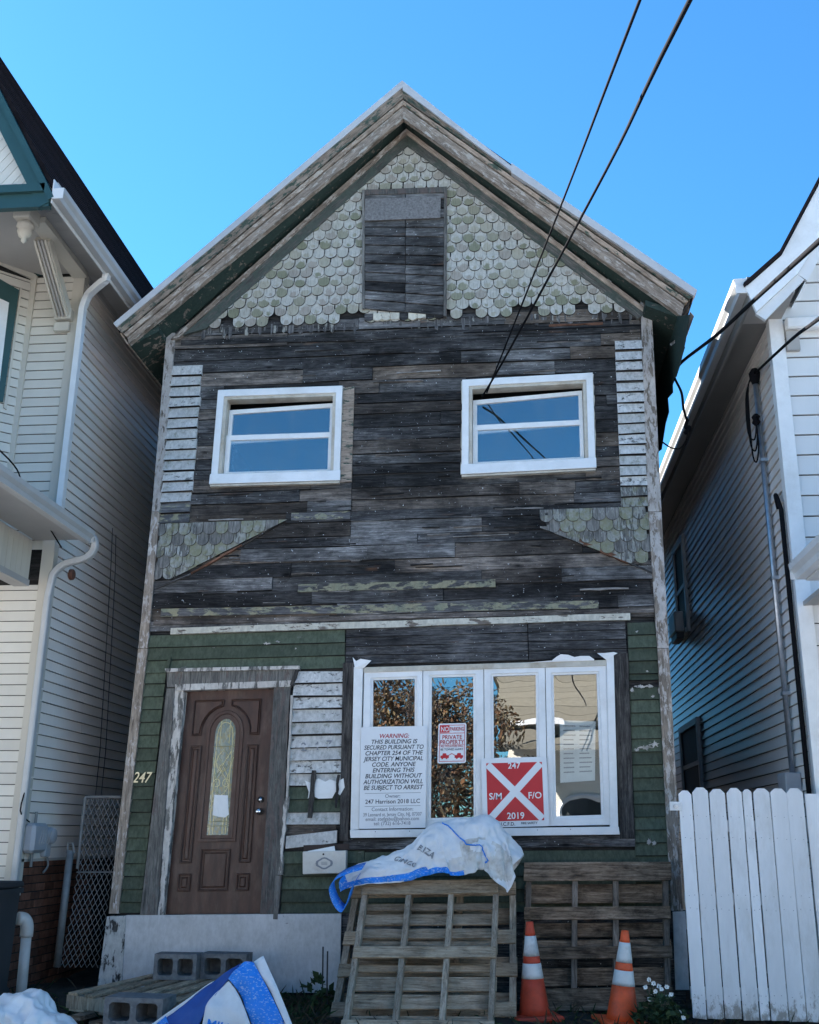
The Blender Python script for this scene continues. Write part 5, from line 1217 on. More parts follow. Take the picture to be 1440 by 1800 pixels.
def bay_board(name, pts, off, mat, parent):
    d = (bB - bA).normalized(); nn = Vector((d.y, -d.x, 0)); f = [on_bay(x, y, off) for x, y in pts]; n = len(f)
    V = [tuple(p) for p in f] + [tuple(p - nn * (off - 0.001)) for p in f]
    return mk(name, V, [tuple(range(n)), tuple(range(2 * n - 1, n - 1, -1))] + [(i, (i + 1) % n, n + (i + 1) % n, n + i) for i in range(n)], mat, parent)
bay_board('window_casing', [(-14, 482), (34, 510), (6, 706), (-60, 700)], 0.035, M['greentrim'], BAY)
bay_board('window_casing', [(36, 506), (39, 508), (12, 720), (7, 716)], 0.03, M['creamtrim'], BAY)
bay_board('sash', [(-30, 510), (16, 532), (0, 670), (-40, 660)], 0.040, M['pvc'], BAY)
bay_board('frieze_board', [(-40, 428), (63, 482), (62, 492), (-40, 445)], 0.030, M['creamtrim'], BAY)
bay_board('crown_board', [(-40, 418), (74, 474), (74, 486), (-40, 432)], 0.045, M['greentrim'], BAY)
mk('inner_corner_post', *box(-5.05, -4.985, YF - 0.03, YF + 0.01, 4.2, 7.13), M['creamtrim'], LH)
mk('corner_post', *box(XL - 0.10, XL + 0.022, YF - 0.03, YF + 0.07, 0.9, 7.14), M['creamtrim'], LH)
LF = mk('lower_front_wall', *box(-9, XL - 0.04, YF + 0.001, YF + 0.02, 0.5, 4.1), M['rim'], LH)
siding_line('siding_panel', LF, (-7.0, YF), (XL - 0.1, YF), 0.95, 3.75, 0.1016, M['cream'])
# roof
EX, EZ, RX, RZ, YG = -4.06, 7.02, -5.52, 9.64, -2.02
RF = part_empty('roof', Vector((RX, YG, EZ)), LH)
nc = 22
for i in range(nc):
    t0, t1 = i / nc, (i + 1) / nc; x0, z0, x1, z1 = EX + (RX - EX) * t0, EZ + (RZ - EZ) * t0, EX + (RX - EX) * t1, EZ + (RZ - EZ) * t1
    nx, nz = 0.873, 0.487
    mk('shingle_course', *prism_y([(x0 + nx * 0.012, z0 + nz * 0.012), (x1 + nx * 0.002, z1 + nz * 0.002), (x1 - nx * 0.03, z1 - nz * 0.03), (x0 - nx * 0.03, z0 - nz * 0.03)], YG + 0.02, 9.2), M['asphaltshingle'], RF)
mk('roof_slope', *prism_y([(RX, RZ), (2 * RX - EX, EZ), (2 * RX - EX + 0.05, EZ - 0.05), (RX, RZ - 0.08)], YG + 0.02, 9.2), M['asphaltshingle'], RF)
def slope_board(name, off_t, wid, y0, y1, mat, t0=-0.02, t1=1.0, side=1):
    d = Vector((RX - EX, RZ - EZ)); nn = Vector((0.873, 0.487)); a = Vector((EX, EZ)) + d * t0 - nn * off_t; b = Vector((EX, EZ)) + d * t1 - nn * off_t
    pts = [a, b, b - nn * wid, a - nn * wid]
    return mk(name, *prism_y([(p.x, p.y) for p in pts], y0, y1), mat, RF)
slope_board('rake_board', 0.035, 0.17, YG - 0.03, YG + 0.03, M['greentrim']); slope_board('rake_moulding', 0.034, 0.06, YG - 0.06, YG - 0.031, M['greentrim'])
mk('front_fascia', *box(-7.5, EX - 0.06, YG - 0.02, YG + 0.04, 6.88, 7.02), M['greentrim'], RF); mk('front_fascia', *box(-7.5, EX - 0.10, YG - 0.06, YG + 0.02, 7.021, 7.10), M['greentrim'], RF)
# gable infill in diagonal boards
gd = Vector((0.60, 0.80)).normalized(); gn = Vector((-gd.y, gd.x))
for i in range(40):
    o = Vector((-4.2, 7.1)) + gn * (i * 0.085); poly = [tuple(o - gd * 4), tuple(o + gd * 4), tuple(o + gd * 4 + gn * 0.08), tuple(o - gd * 4 + gn * 0.08)]
    for a, b in (((-8, 7.101), (-3, 7.101)), ((EX - 0.16, EZ - 0.1), (RX - 0.16, RZ - 0.1))): poly = clip_poly(poly, a, b)
    poly = clip_poly(poly, (2 * RX - EX - 1 , 20), (2 * RX - EX - 1, 0)) if len(poly) > 2 else poly
    if len(poly) > 2: mk('gable_board', *prism(poly, YG + 0.07, YG + 0.10), M['cream'], RF)
# soffits, laid in narrow panels
mk('front_soffit', *box(-9, XL - 0.02, YG + 0.045, YF, 7.15, 7.18), M['greytrim'], RF)
y = YG + 0.05
while y < 4.0:
    mk('soffit_panel', *box(XL - 0.015, EX - 0.03, y, y + 0.148, 7.145 + R.uniform(-0.001, 0.001), 7.175), M['greytrim'], RF); y += 0.15
mk('soffit_panel', *box(XL - 0.015, EX - 0.03, y, 9.0, 7.145, 7.175), M['greytrim'], RF)
mk('soffit_trim', *box(XL - 0.05, XL - 0.02, YG + 0.05, YF - 0.03, 7.10, 7.144), M['creamtrim'], RF)
mk('frieze_trim', *box(XL, XL + 0.03, YF + 0.08, 8.6, 7.07, 7.143), M['greytrim'], RF)
mk('eave_fascia', *box(EX - 0.032, EX - 0.021, YG - 0.04, 9.0, 6.90, 7.144), M['gutter'], RF)
# gutter
def gutter(name, parent, X, y0, y1, z, sgn, mat, w=0.11, h=0.11):
    prof = [(0, 0.0), (w * 0.62, 0.0), (w * 0.70, h * 0.35), (w * 0.95, h * 0.62), (w, h), (w * 0.9, h), (w * 0.85, h * 0.68), (w * 0.62, h * 0.4), (w * 0.55, 0.008), (0.006, 0.008), (0.006, h), (0, h)]
    return mk(name, *prism_y([(X + sgn * a, z + b) for a, b in prof], y0, y1), mat, parent)
gutter('gutter', RF, EX - 0.02, YG - 0.05, 9.0, 6.93, 1, M['guttergrey'])
mk('gutter_end', *box(EX - 0.02, EX + 0.085, YG - 0.058, YG - 0.0505, 6.932, 7.04), M['gutter'], RF)
# bracket under the gable
BR_ = part_empty('bracket', at(100, 560, -0.43), LH)
k0, k1 = at(45, 392, -1.62), at(46, 412, -1.62)
mk('block', *box(k0.x - 0.085, k0.x + 0.085, -1.72, -1.50, 7.0, 7.148), M['creamtrim'], BR_, bevel=0.01)
mk('pendant', *lathe([(0.03, 0.0), (0.075, -0.01), (0.085, -0.05), (0.06, -0.075), (0.072, -0.10), (0.055, -0.15), (0.022, -0.17), (0.028, -0.20), (0.003, -0.225)], 16, 'z', (k0.x, -1.61, 7.0)), M['creamtrim'], BR_, smooth=True)
mk('rail', *box(k0.x - 0.03, k0.x + 0.13, -1.499, YF - 0.04, 7.07, 7.13), M['creamtrim'], BR_)
t_, b_ = Vector((-4.56, -1.22, 7.06)), Vector((-4.61, YF - 0.07, 6.62))
mk('strut', *rtube([t_, b_], 0.16, 0.09, Vector((1, 0, 0))), M['creamtrim'], BR_)
for s in (-0.055, -0.018, 0.018, 0.055):
    o = Vector((s, -0.05, -0.035)); mk('flute', *rtube([t_ + o, b_ + o], 0.018, 0.03, Vector((1, 0, 0))), M['greytrim'] if abs(s) < 0.03 else M['creamtrim'], BR_)
mk('foot_block', *box(b_.x - 0.09, b_.x + 0.09, YF - 0.12, YF - 0.02, 6.56, 6.68), M['creamtrim'], BR_, bevel=0.008); mk('foot_block', *box(b_.x - 0.10, b_.x + 0.07, YF - 0.08, YF - 0.02, 6.44, 6.545), M['creamtrim'], BR_, bevel=0.008)
# downspouts
DS = [Vector((-4.08, -0.72, 6.95)), Vector((-4.09, -0.71, 6.88)), Vector((-4.20, -0.64, 6.85)), Vector((-4.34, -0.54, 6.80)), Vector((-4.40, -0.50, 6.68)), Vector((-4.41, -0.49, 4.35))]
mk('downspout', *rtube(DS[:1] + spline(DS[1:5], 3) + DS[5:], 0.075, 0.06), M['gutter'], LH, bevel=0.008)
# porch
PX_, PZ = -4.06, 4.10
PO = part_empty('porch_roof', Vector((PX_ - 1, -2, PZ)), LH)
gutter('gutter', PO, PX_ - 0.02, -5.5, -0.62, PZ, 1, M['guttergrey'], 0.11, 0.11)
mk('gutter_end', *box(PX_ - 0.02, PX_ + 0.08, -0.6195, -0.612, PZ + 0.002, PZ + 0.11), M['guttergrey'], PO)
mk('roof_slab', *prism_y([(PX_, PZ + 0.11), (PX_, PZ + 0.15), (-7.0, PZ + 0.75), (-7.0, PZ + 0.70)], -5.5, -0.62), M['asphaltshingle'], PO)
mk('soffit', *box(-4.56, PX_ - 0.03, -5.5, -0.62, PZ + 0.03, PZ + 0.05), M['greytrim'], PO)
y = -5.5
while y < -0.7:
    mk('frieze_slat', *box(-4.60, -4.585 + R.uniform(-0.002, 0.002), y, min(y + 0.095, -0.62), PZ - 0.36, PZ + 0.03), M['creamtrim'], PO); y += 0.1
mk('frieze_core', *box(-4.70, -4.601, -5.5, -0.62, PZ - 0.36, PZ + 0.03), M['greytrim'], PO)
mk('beam', *box(-4.72, -4.57, -5.5, -0.62, PZ - 0.42, PZ - 0.361), M['greytrim'], PO)
mk('ceiling', *box(-9, -4.73, -5.5, YF - 0.02, PZ - 0.30, PZ - 0.27), M['greytrim'], PO)
LD = [Vector((PX_ + 0.03, -0.60, PZ + 0.09)), Vector((PX_ + 0.05, -0.53, PZ + 0.05)), Vector((PX_ + 0.045, -0.50, PZ - 0.03)), Vector((PX_ - 0.03, -0.50, PZ - 0.12)), Vector((XL + 0.17, -0.50, PZ - 0.18)), Vector((XL + 0.07, -0.50, PZ - 0.28)), Vector((XL + 0.045, -0.50, PZ - 0.5)), Vector((XL + 0.03, -0.50, 0.75))]
mk('downspout', *rtube(spline(LD[:6], 4) + LD[6:], 0.072, 0.06), M['guttergrey'], LH, bevel=0.01)
# things fixed to the side wall
p = on_x(124, 1010, 0.02)
tag(mk('vent_cap', *lathe([(0.055, 0.0), (0.055, 0.03), (0.045, 0.04), (0.002, 0.042)], 18, 'x', (XL + 0.017, p.y, p.z)), M['brick'], smooth=False), 'round brown vent cap high on the beige side wall', 'vent')
for pts, lb in (([(198, 928), (196, 980), (188, 1120), (176, 1320), (160, 1480)], 'dark cable running down the beige side wall, left of the pair'), ([(204, 940), (203, 1000), (197, 1120), (186, 1320), (178, 1400)], 'thin dark cable running down the beige side wall, right of the pair')):
    tag(mk('wall_cable', *tube([on_x(x, y, 0.025) for x, y in pts], 0.004, 5), M['bin']), lb, 'cable', 'cables on the beige side wall')
tag(mk('wall_cable', *tube(spline([on_x(64, 1250, 0.03), on_x(55, 1330, 0.04), on_x(50, 1370, 0.05), on_x(36, 1425, 0.04), on_x(52, 1445, 0.05)], 4), 0.007, 5), M['wire']), 'loose black cable hanging beside the lower downspout', 'cable')
m0_, m1_ = on_x(36, 1500, 0.02), on_x(68, 1447, 0.02)
MT = empty('meter_box', (XL, (m0_.y + m1_.y) / 2, m0_.z), 'grey utility box with rounded corners on the side wall above the bricks', 'utility box')
mk('case', *box(XL + 0.018, XL + 0.13, m0_.y, m1_.y, m0_.z, m1_.z), M['meter'], MT, bevel=0.03)
for i in range(5): mk('rib', *rtube([Vector((XL + 0.132, m0_.y + 0.12 + 0.05 * i, m0_.z + 0.08)), Vector((XL + 0.132, m0_.y + 0.17 + 0.05 * i, m0_.z + 0.2))], 0.008, 0.006), M['greytrim'], MT)
mk('conduit', *tube([(XL + 0.06, (m0_.y + m1_.y) / 2, m1_.z), (XL + 0.06, (m0_.y + m1_.y) / 2, m1_.z + 0.1)], 0.014, 8), M['galvdull'], MT); mk('conduit', *tube([(XL + 0.06, (m0_.y + m1_.y) / 2, m0_.z), (XL + 0.06, (m0_.y + m1_.y) / 2, m0_.z - 0.12)], 0.014, 8), M['galvdull'], MT)
p = on_x(80, 1475, 0.03)
EM = empty('gas_meter', (XL, p.y, p.z), 'round grey meter beside the grey utility box on the side wall', 'meter')
mk('dial', *lathe([(0.075, 0.0), (0.08, 0.05), (0.07, 0.09), (0.06, 0.10), (0.002, 0.10)], 20, 'x', (XL + 0.018, p.y, p.z + 0.03)), M['meter'], EM, smooth=True); mk('housing', *box(XL + 0.018, XL + 0.07, p.y - 0.06, p.y + 0.06, p.z - 0.16, p.z - 0.02), M['meter'], EM, bevel=0.01)
mk('pipe', *tube(spline([(XL + 0.05, p.y + 0.03, p.z - 0.16), (XL + 0.06, p.y + 0.05, p.z - 0.24), (XL + 0.05, p.y - 0.02, p.z - 0.3)], 4), 0.01, 6), M['galvdull'], EM)

# dark bin and white stand pipe
p = at(-10, 1700, -0.95)
BN = empty('wheeled_bin', (-4.95, -1.05, 0.05), 'dark wheeled rubbish bin at the left edge under the porch', 'bin')
c1 = at(38, 1600, -0.92).x - 0.02
mk('body', *prism_x([(-1.42, 1.0), (-0.92, 1.0), (-0.98, 0.12), (-1.36, 0.12)], c1 - 0.62, c1), M['bin'], BN, bevel=0.02); mk('lid', *prism_x([(-1.46, 1.0), (-0.90, 1.0), (-0.92, 1.05), (-1.4, 1.07)], c1 - 0.64, c1 + 0.02), M['bin'], BN, bevel=0.015)
mk('rim', *box(c1 - 0.63, c1 + 0.015, -1.44, -0.91, 0.955, 0.995), M['bin'], BN)
for x in (c1 - 0.55, c1 - 0.07): mk('wheel', *lathe([(0.1, -0.03), (0.1, 0.03)], 16, 'x', (x, -0.93, 0.13)), M['bin'], BN)
b0, t0 = at(38, 1745, -0.75), at(47, 1640, -0.75)
SP = [Vector((b0.x, -0.75, 0.0)), Vector((t0.x, -0.75, t0.z)), Vector((t0.x, -0.76, t0.z + 0.06)), Vector((t0.x - 0.02, -0.78, t0.z + 0.11)), Vector((t0.x - 0.06, -0.82, t0.z + 0.12))]
PI_ = empty('stand_pipe', (b0.x, -0.75, 0.0), 'white plastic stand pipe with an elbow beside the bin', 'pipe')
mk('pipe', *tube(SP[:2], 0.043, 16), M['pipe'], PI_, smooth=True); mk('elbow', *tube([SP[1] - Vector((0, 0, 0.03))] + spline(SP[1:], 4), 0.054, 16), M['pipe'], PI_, smooth=True)

# chain-link gate in the gap
YC = 0.22
CG = empty('chain_link_gate', at(140, 1700, YC), 'bent chain-link gate closing the gap beside the old house', 'gate')
LE = [(150, 1402), (143, 1460), (136, 1528), (124, 1610), (104, 1700)]; RE = [(213, 1399), (206, 1460), (199, 1528), (187, 1610), (172, 1702)]
def gate_pt(u, v):
    y = 1401 + v * 300; a = (pl(LE, y), y); b = (pl(RE, y), y); p = at(a[0] + (b[0] - a[0]) * u, y, YC + 0.03 * math.sin(v * 5 + u * 2)); return p
wires = []; NU, NV = 7, 17
for s in (0, 1):
    for k in range(-NV, NU + NV + 1):
        pts = []
        for j in range(NV * 2 + 1):
            u = (k + (j / 2 if s else -j / 2)) / NU; v = j / (NV * 2)
            if -0.001 <= u <= 1.001: pts.append(gate_pt(u, v) + Vector((0, 0.004 * (1 if (j + s) % 2 else -1), 0)))
        if len(pts) > 1: wires.append(tube(pts, 0.0042, 4, caps=False))
mk('chain_link', *join(*wires), M['galvdull'], CG)
mk('frame_rail', *tube([gate_pt(0, v) for v in (0.0, 0.2, 0.42)], 0.016, 8), M['galvdull'], CG); mk('frame_rail', *tube([gate_pt(u, 0) for u in (0, 0.5, 1.0)], 0.014, 8), M['galvdull'], CG); mk('frame_rail', *tube([gate_pt(u, 0.44) for u in (0, 0.5, 1.0)], 0.008, 6), M['galvdull'], CG)
GP = empty('gate_post', at(105, 1690, 0.1), 'weathered steel gate post with a round cap in front of the bricks', 'post')
mk('post', *tube([at(100, 1700, 0.1), at(124, 1495, 0.1)], 0.034, 12), M['galvdull'], GP, smooth=True); mk('latch_loop', *tube([at(118, 1500, 0.1), at(120, 1482, 0.1), at(128, 1482, 0.1), at(131, 1500, 0.1)], 0.010, 6), M['galvdull'], GP)

# ================================================================== neighbour on the right
XR = 2.57
RH = empty('white_house', (XR + 1, YF, 0.0), 'white-sided house with flared gable eave on the right', 'house')
mk('wall_core', *box(XR + 0.002, 9.0, YF + 0.03, 10.0, 0.0, 6.35), M['whitesiding'], RH)
SWR = mk('side_wall', *box(XR - 0.001, XR + 0.02, YF + 0.02, 9.8, 0.05, 6.35), M['rim'], RH)  # dark backing draws the shadow lines under the siding laps
siding_x('siding_panel', SWR, XR - 0.002, -1, YF, 9.8, 0.12, 6.35, 0.1090, M['greysiding'])
FWR = mk('front_wall', *prism([(XR + 0.04, 0.1), (8, 0.1), (8, 8.4), (XR + 2.3, 10.0), (XR + 0.45, 7.0), (XR + 0.04, 6.6)], YF + 0.001, YF + 0.02), M['rim'], RH)  # near-black behind the courses, shadow lines put into the colour
z = 0.3
while z < 8.6:
    x0 = XR + 0.06 if z < 6.35 else XR + 0.06 + (z - 6.35) * 0.45
    V = []
    for x in (x0, 5.2): V += [(x, YF - 0.020, z), (x, YF - 0.004, z + 0.190), (x, YF, z), (x, YF, z + 0.190)]
    mk('siding_panel', V, [(0, 4, 5, 1), (0, 2, 6, 4), (1, 5, 7, 3), (0, 1, 3, 2), (4, 6, 7, 5)], M['whitesiding'], FWR); z += 0.2
mk('corner_post', *box(XR - 0.022, XR + 0.11, YF - 0.035, YF + 0.085, 0.1, 6.40), M['pvc'], RH)
RR = part_empty('roof', Vector((XR + 1, -1, 6.4)), RH)
gutter('gutter', RR, 2.24, -0.98, 9.8, 6.30, -1, M['guttergrey'], 0.12, 0.15)
mk('gutter_end', *box(2.13, 2.24, -0.988, -0.9805, 6.302, 6.45), M['gutter'], RR)
mk('fascia', *box(2.242, 2.27, -0.98, 9.8, 6.20, 6.47), M['shadesoffit'], RR)
mk('soffit', *box(2.271, XR + 0.01, -0.35, 9.8, 6.30, 6.325), M['shadesoffit'], RR); mk('soffit', *box(2.271, XR + 0.1, -0.96, -0.351, 6.30, 6.325), M['greytrim'], RR)
RK = [at(1311, 505, -1.0), at(1374, 449, -1.0), at(1440, 324, -1.0)]; RK.append(RK[2] + (RK[2] - RK[1]) * 3.2)
RB = [at(1330, 548, -1.0), at(1404, 479, -1.0), at(1464, 380, -1.0)]; RB.append(RB[2] + (RK[3] - RK[2]))
for i in range(3):
    a, b, c_, d = RK[i], RK[i + 1], RB[i + 1], RB[i]
    mk('rake_board', *prism([(p.x, p.z) for p in (a, b, c_, d)], -1.0, -0.96), M['pvc'], RR)
    mk('rake_lower', *prism([(d.x, d.z - 0.002), (c_.x, c_.z - 0.002), (c_.x + 0.05, c_.z - 0.06), (d.x + 0.08, d.z - 0.07)], -0.97, -0.93), M['gutter'], RR)
    if i: mk('rake_soffit', [(d.x + 0.07, -0.94, d.z - 0.06), (c_.x + 0.05, -0.94, c_.z - 0.06), (c_.x + 0.05, YF + 0.02, c_.z - 0.06), (d.x + 0.07, YF + 0.02, d.z - 0.06)] + [(d.x + 0.07, -0.94, d.z - 0.03), (c_.x + 0.05, -0.94, c_.z - 0.03), (c_.x + 0.05, YF + 0.02, c_.z - 0.03), (d.x + 0.07, YF + 0.02, d.z - 0.03)], [(0, 1, 2, 3), (7, 6, 5, 4), (0, 4, 5, 1), (1, 5, 6, 2), (2, 6, 7, 3), (3, 7, 4, 0)], M['pvc'], RR)
    mk('roof_slope', *prism_y([(a.x - 0.01, a.z + 0.004), (b.x - 0.01, b.z + 0.004), (b.x - 0.02, b.z + 0.035), (a.x - 0.02, a.z + 0.035)], -1.03, 9.8), M['asphaltshingle'], RR)
mk('eave_return', *box(XR + 0.12, XR + 0.62, -0.52, YF - 0.02, 6.16, 6.28), M['pvc'], RR, bevel=0.015); mk('eave_return', *box(XR + 0.12, XR + 0.24, -0.47, YF - 0.02, 5.95, 6.155), M['greytrim'], RR)
# porch gutter
PR = part_empty('porch_roof', Vector((2.6, -2, 3.5)), RH)
gutter('gutter', PR, 2.42, -4.5, -1.25, 3.50, -1, M['gutter'], 0.13, 0.13); mk('gutter_end', *box(2.30, 2.42, -1.2495, -1.242, 3.502, 3.63), M['gutter'], PR)
mk('roof_slab', *prism_y([(2.42, 3.60), (2.42, 3.64), (5, 4.1), (5, 4.05)], -4.5, -1.25), M['asphaltshingle'], PR); mk('soffit', *box(2.42, 5.0, -4.5, -1.25, 3.49, 3.52), M['gutter'], PR)
mk('brace', *prism_y([(2.60, 3.45), (2.62, 3.45), (3.2, 3.49), (2.6, 3.49)], -1.3, -0.42), M['greytrim'], PR)
# side windows with an air conditioner
def side_window(y0, y1, z0, z1):
    W_ = part_empty('window', Vector((XR, (y0 + y1) / 2, z0)), RH)
    for nm, b in (('casing', box(XR - 0.06, XR - 0.0, y0, y0 + 0.09, z0, z1)), ('casing', box(XR - 0.06, XR, y1 - 0.09, y1, z0, z1)), ('casing', box(XR - 0.06, XR, y0 + 0.091, y1 - 0.091, z1 - 0.09, z1)), ('sill', box(XR - 0.08, XR, y0 + 0.091, y1 - 0.091, z0, z0 + 0.07)), ('rail', box(XR - 0.045, XR, y0 + 0.091, y1 - 0.091, (z0 + z1) / 2 - 0.03, (z0 + z1) / 2 + 0.03))):
        mk(nm, *b, M['meter'], W_)
    mk('pane', *box(XR - 0.03, XR - 0.022, y0 + 0.0915, y1 - 0.0915, z0 + 0.0705, z1 - 0.0905), M['oppdark'], W_)
side_window(5.3, 6.3, 4.3, 5.75); side_window(5.1, 6.8, 1.85, 3.06)
AC = empty('air_conditioner', (XR - 0.2, 5.8, 4.3), 'small grey air conditioner jutting from the side window of the white house', 'air conditioner')
mk('case', *box(XR - 0.22, XR - 0.085, 5.42, 5.98, 4.32, 4.62), M['meter'], AC, bevel=0.015); mk('tray', *box(XR - 0.20, XR - 0.09, 5.45, 5.95, 4.22, 4.315), M['bin'], AC)
# service mast, black riser, coiled drop
xm = XR - 0.06
SM = empty('service_mast', atX(1381, 1362, xm), 'galvanised conduit mast on the grey side wall of the white house', 'conduit')
mast = [atX(x, y, xm) for x, y in ((1337, 648), (1344, 760), (1352, 900), (1366, 1180), (1381, 1362))]
my = sum(p.y for p in mast) / 5; mast = [Vector((xm, my, mast[0].z)), Vector((xm, my, mast[-1].z))]
mk('pipe', *tube(mast, 0.026, 12), M['galv'], SM, smooth=True)
for z in (mast[0].z - 0.9, mast[0].z - 2.1, mast[0].z - 3.2): mk('strap', *box(xm - 0.03, XR, my - 0.045, my + 0.045, z, z + 0.03), M['galv'], SM)
mk('weather_head', *lathe([(0.03, -0.06), (0.055, 0.0), (0.06, 0.06), (0.03, 0.11), (0.002, 0.12)], 12, 'z', (xm, my, mast[0].z)), M['wire'], SM, smooth=True)
mk('meter_base', *box(XR - 0.16, XR - 0.02, my - 0.14, my + 0.16, mast[1].z - 0.32, mast[1].z - 0.001), M['meter'], SM, bevel=0.008)
b_ = [Vector((XR - 0.03, my - 0.30, 4.45)), Vector((XR - 0.06, my - 0.36, 4.55)), Vector((XR - 0.08, my - 0.46, 4.52)), Vector((XR - 0.06, my - 0.50, 4.38)), Vector((XR - 0.06, my - 0.50, 1.4))]
tag(mk('black_riser', *tube(spline(b_[:4], 4) + b_[4:], 0.022, 8), M['wire'], smooth=True), 'black gooseneck pipe down the corner of the white house', 'pipe')
for k, lb in enumerate(('outer loop of black cable hung under the weather head', 'inner loop of black cable hung under the weather head', 'lowest loop of black cable hung under the weather head')):
    hz = mast[0].z; w_ = 0.20 - 0.05 * k; d_ = 0.50 + 0.12 * k
    pts = [Vector((xm - 0.05, my - 0.02, hz)), Vector((xm - 0.06, my + w_, hz - 0.12)), Vector((xm - 0.07, my + w_, hz - d_)), Vector((xm - 0.05, my + 0.04, hz - d_ - 0.14)), Vector((xm - 0.05, my - 0.10, hz - d_)), Vector((xm - 0.045, my - 0.03, hz - 0.42))]
    tag(mk('cable_loop', *tube(spline(pts, 5), 0.008, 5), M['wire']), lb, 'cable', 'cable loops at the weather head')
tag(mk('cable_clamp', *lathe([(0.02, -0.06), (0.045, -0.03), (0.03, 0.0), (0.045, 0.03), (0.02, 0.06)], 10, 'z', (xm - 0.03, my - 0.01, mast[0].z - 0.45)), M['wire']), 'black cable clamp on the galvanised mast', 'clamp')

# white picket gate between the houses
YP = -1.0
FG = empty('picket_gate', at(1310, 1790, YP), 'white dog-eared picket gate between the old house and the white house', 'gate')
edges = [(1197, 1220), (1221.5, 1249.5), (1251, 1279), (1281, 1308), (1310, 1326), (1328, 1357), (1358, 1387), (1388, 1417)]
for i, (a, b) in enumerate(edges):
    a += 0.1; b -= 0.1
    top = 1386 + (4 if i == 0 else R.uniform(-1.5, 1.5)); x0, x1 = at(a, 1450, YP).x, at(b, 1450, YP).x; zt = at(1300, top, YP).z; zb = at(1300, 1793, YP).z
    w_ = x1 - x0; c_ = min(0.035, w_ * 0.3)
    y = YP + R.uniform(-0.002, 0.002)
    lean = (at(1310, 1790, YP).x - at(1288, 1390, YP).x) * 0
    ln = R.uniform(-0.004, 0.004); mk('picket', *prism([(x0, zb + R.uniform(-0.008, 0.008)), (x1, zb + R.uniform(-0.008, 0.008)), (x1 + ln, zt - c_ * R.uniform(0.8, 1.2)), (x1 - c_ + ln, zt), (x0 + c_ + ln, zt), (x0 + ln, zt - c_ * R.uniform(0.8, 1.2))], y, y + 0.018), M['picket'], FG, bevel=0.002)
    for zz in (1.62, 1.45, 1.02, 0.92, 0.30, 0.24):
        for u in (0.25, 0.75): mk('nail', *lathe([(0.0032, 0.0), (0.0032, -0.0015)], 6, 'y', (x0 + w_ * u + R.uniform(-0.008, 0.008), y - 0.0005, zz + R.uniform(-0.008, 0.008))), M['inkgrey'], FG)
xa, xb = at(1197, 1450, YP).x, at(1417, 1450, YP).x
for zz in (1.50, 0.95, 0.26): mk('rail', *box(xa, xb, YP + 0.021, YP + 0.06, zz, zz + 0.09), M['pvc'], FG)
h0, h1 = at(1177, 1409, YP - 0.01), at(1199, 1425, YP - 0.01)
mk('hinge', *box(h0.x, h1.x, YP - 0.012, YP - 0.002, h1.z, h0.z), M['gutter'], FG, bevel=0.002)
mk('hinge_pin', *lathe([(0.02, 0.0), (0.02, -0.01), (0.001, -0.012)], 10, 'y', ((h0.x + h1.x) / 2, YP - 0.012, (h0.z + h1.z) / 2)), M['galv'], FG)
x0 = at(1420, 1450, YP + 0.05).x
FP = empty('fence_panel', (x0 + 0.3, YP + 0.05, 0), 'plain white fence panel at the far right beside the picket gate', 'fence')
for i in range(5): mk('plank', *box(x0 + i * 0.15, x0 + i * 0.15 + 0.146, YP + 0.05, YP + 0.07, 0.12, 1.80), M['picket'], FP)
mk('rail', *box(x0, x0 + 0.75, YP + 0.073, YP + 0.11, 1.45, 1.54), M['base'], FP); mk('rail', *box(x0, x0 + 0.75, YP + 0.073, YP + 0.11, 0.3, 0.39), M['base'], FP)

# ================================================================== wires overhead
def wire(name, pts, r, label, group=None, m=8):
    return tag(mk(name, *tube(spline(pts, m) if len(pts) > 2 else pts, r, 6), M['wire'], smooth=True), label, 'cable', group)
a, b = at(848, 697, -0.075), at(1213, 0, -6.6); ext = b + (b - a) * 0.6; mid = at(1066, 299, -3.6)
wire('overhead_wire', [a, at(893, 620, -0.9), mid, b, ext], 0.011, 'thicker black overhead wire running from the right upper window to the top edge', 'service wires to the old house', 6)
a, b = at(856, 690, -0.075), at(1125, 0, -6.2); ext = b + (b - a) * 0.6
wire('overhead_wire', [a, at(880, 630, -0.8), at(990, 352, -3.2), b, ext], 0.008, 'thinner black overhead wire running from the right upper window to the top edge', 'service wires to the old house', 6)
a = at(1190, 646, 0.15); b = at(1440, 424, -5.0)
wire('service_cable', [a, at(1206, 630, -0.2), at(1262, 587, -1.4), at(1330, 524, -3.0), b, b + (b - at(1330, 524, -3.0)) * 2], 0.016, 'thick black cable crossing the gap to the eave of the old house')
wire('service_cable', [at(1187, 650, 0.2), at(1186, 664, 0.2), at(1198, 690, 0.4), at(1202, 720, 0.5), at(1209, 742, 0.6)], 0.014, 'short black cable hanging from the eave of the old house to the splice')
wire('splice', [at(1209, 738, 0.6), at(1205, 750, 0.6), at(1212, 752, 0.6), at(1204, 762, 0.6)], 0.022, 'black taped splice hanging in the gap against the sky')
wire('service_cable', [at(1209, 755, 0.6), at(1206, 775, 0.55), at(1195, 788, 0.5), at(1180, 787, 0.4), at(1163, 776, 0.1)], 0.008, 'thin cable looping from the splice to the old house wall')
wire('service_cable', [Vector((xm, my, mast[0].z + 0.06)), atX(1362, 622, xm - 0.05) * 0 + at(1390, 598, -2.0), at(1440, 560, -4.0), at(1440, 560, -4.0) + (at(1440, 560, -4.0) - at(1390, 598, -2.0)) * 2], 0.013, 'black cable from the right edge to the mast on the white house')
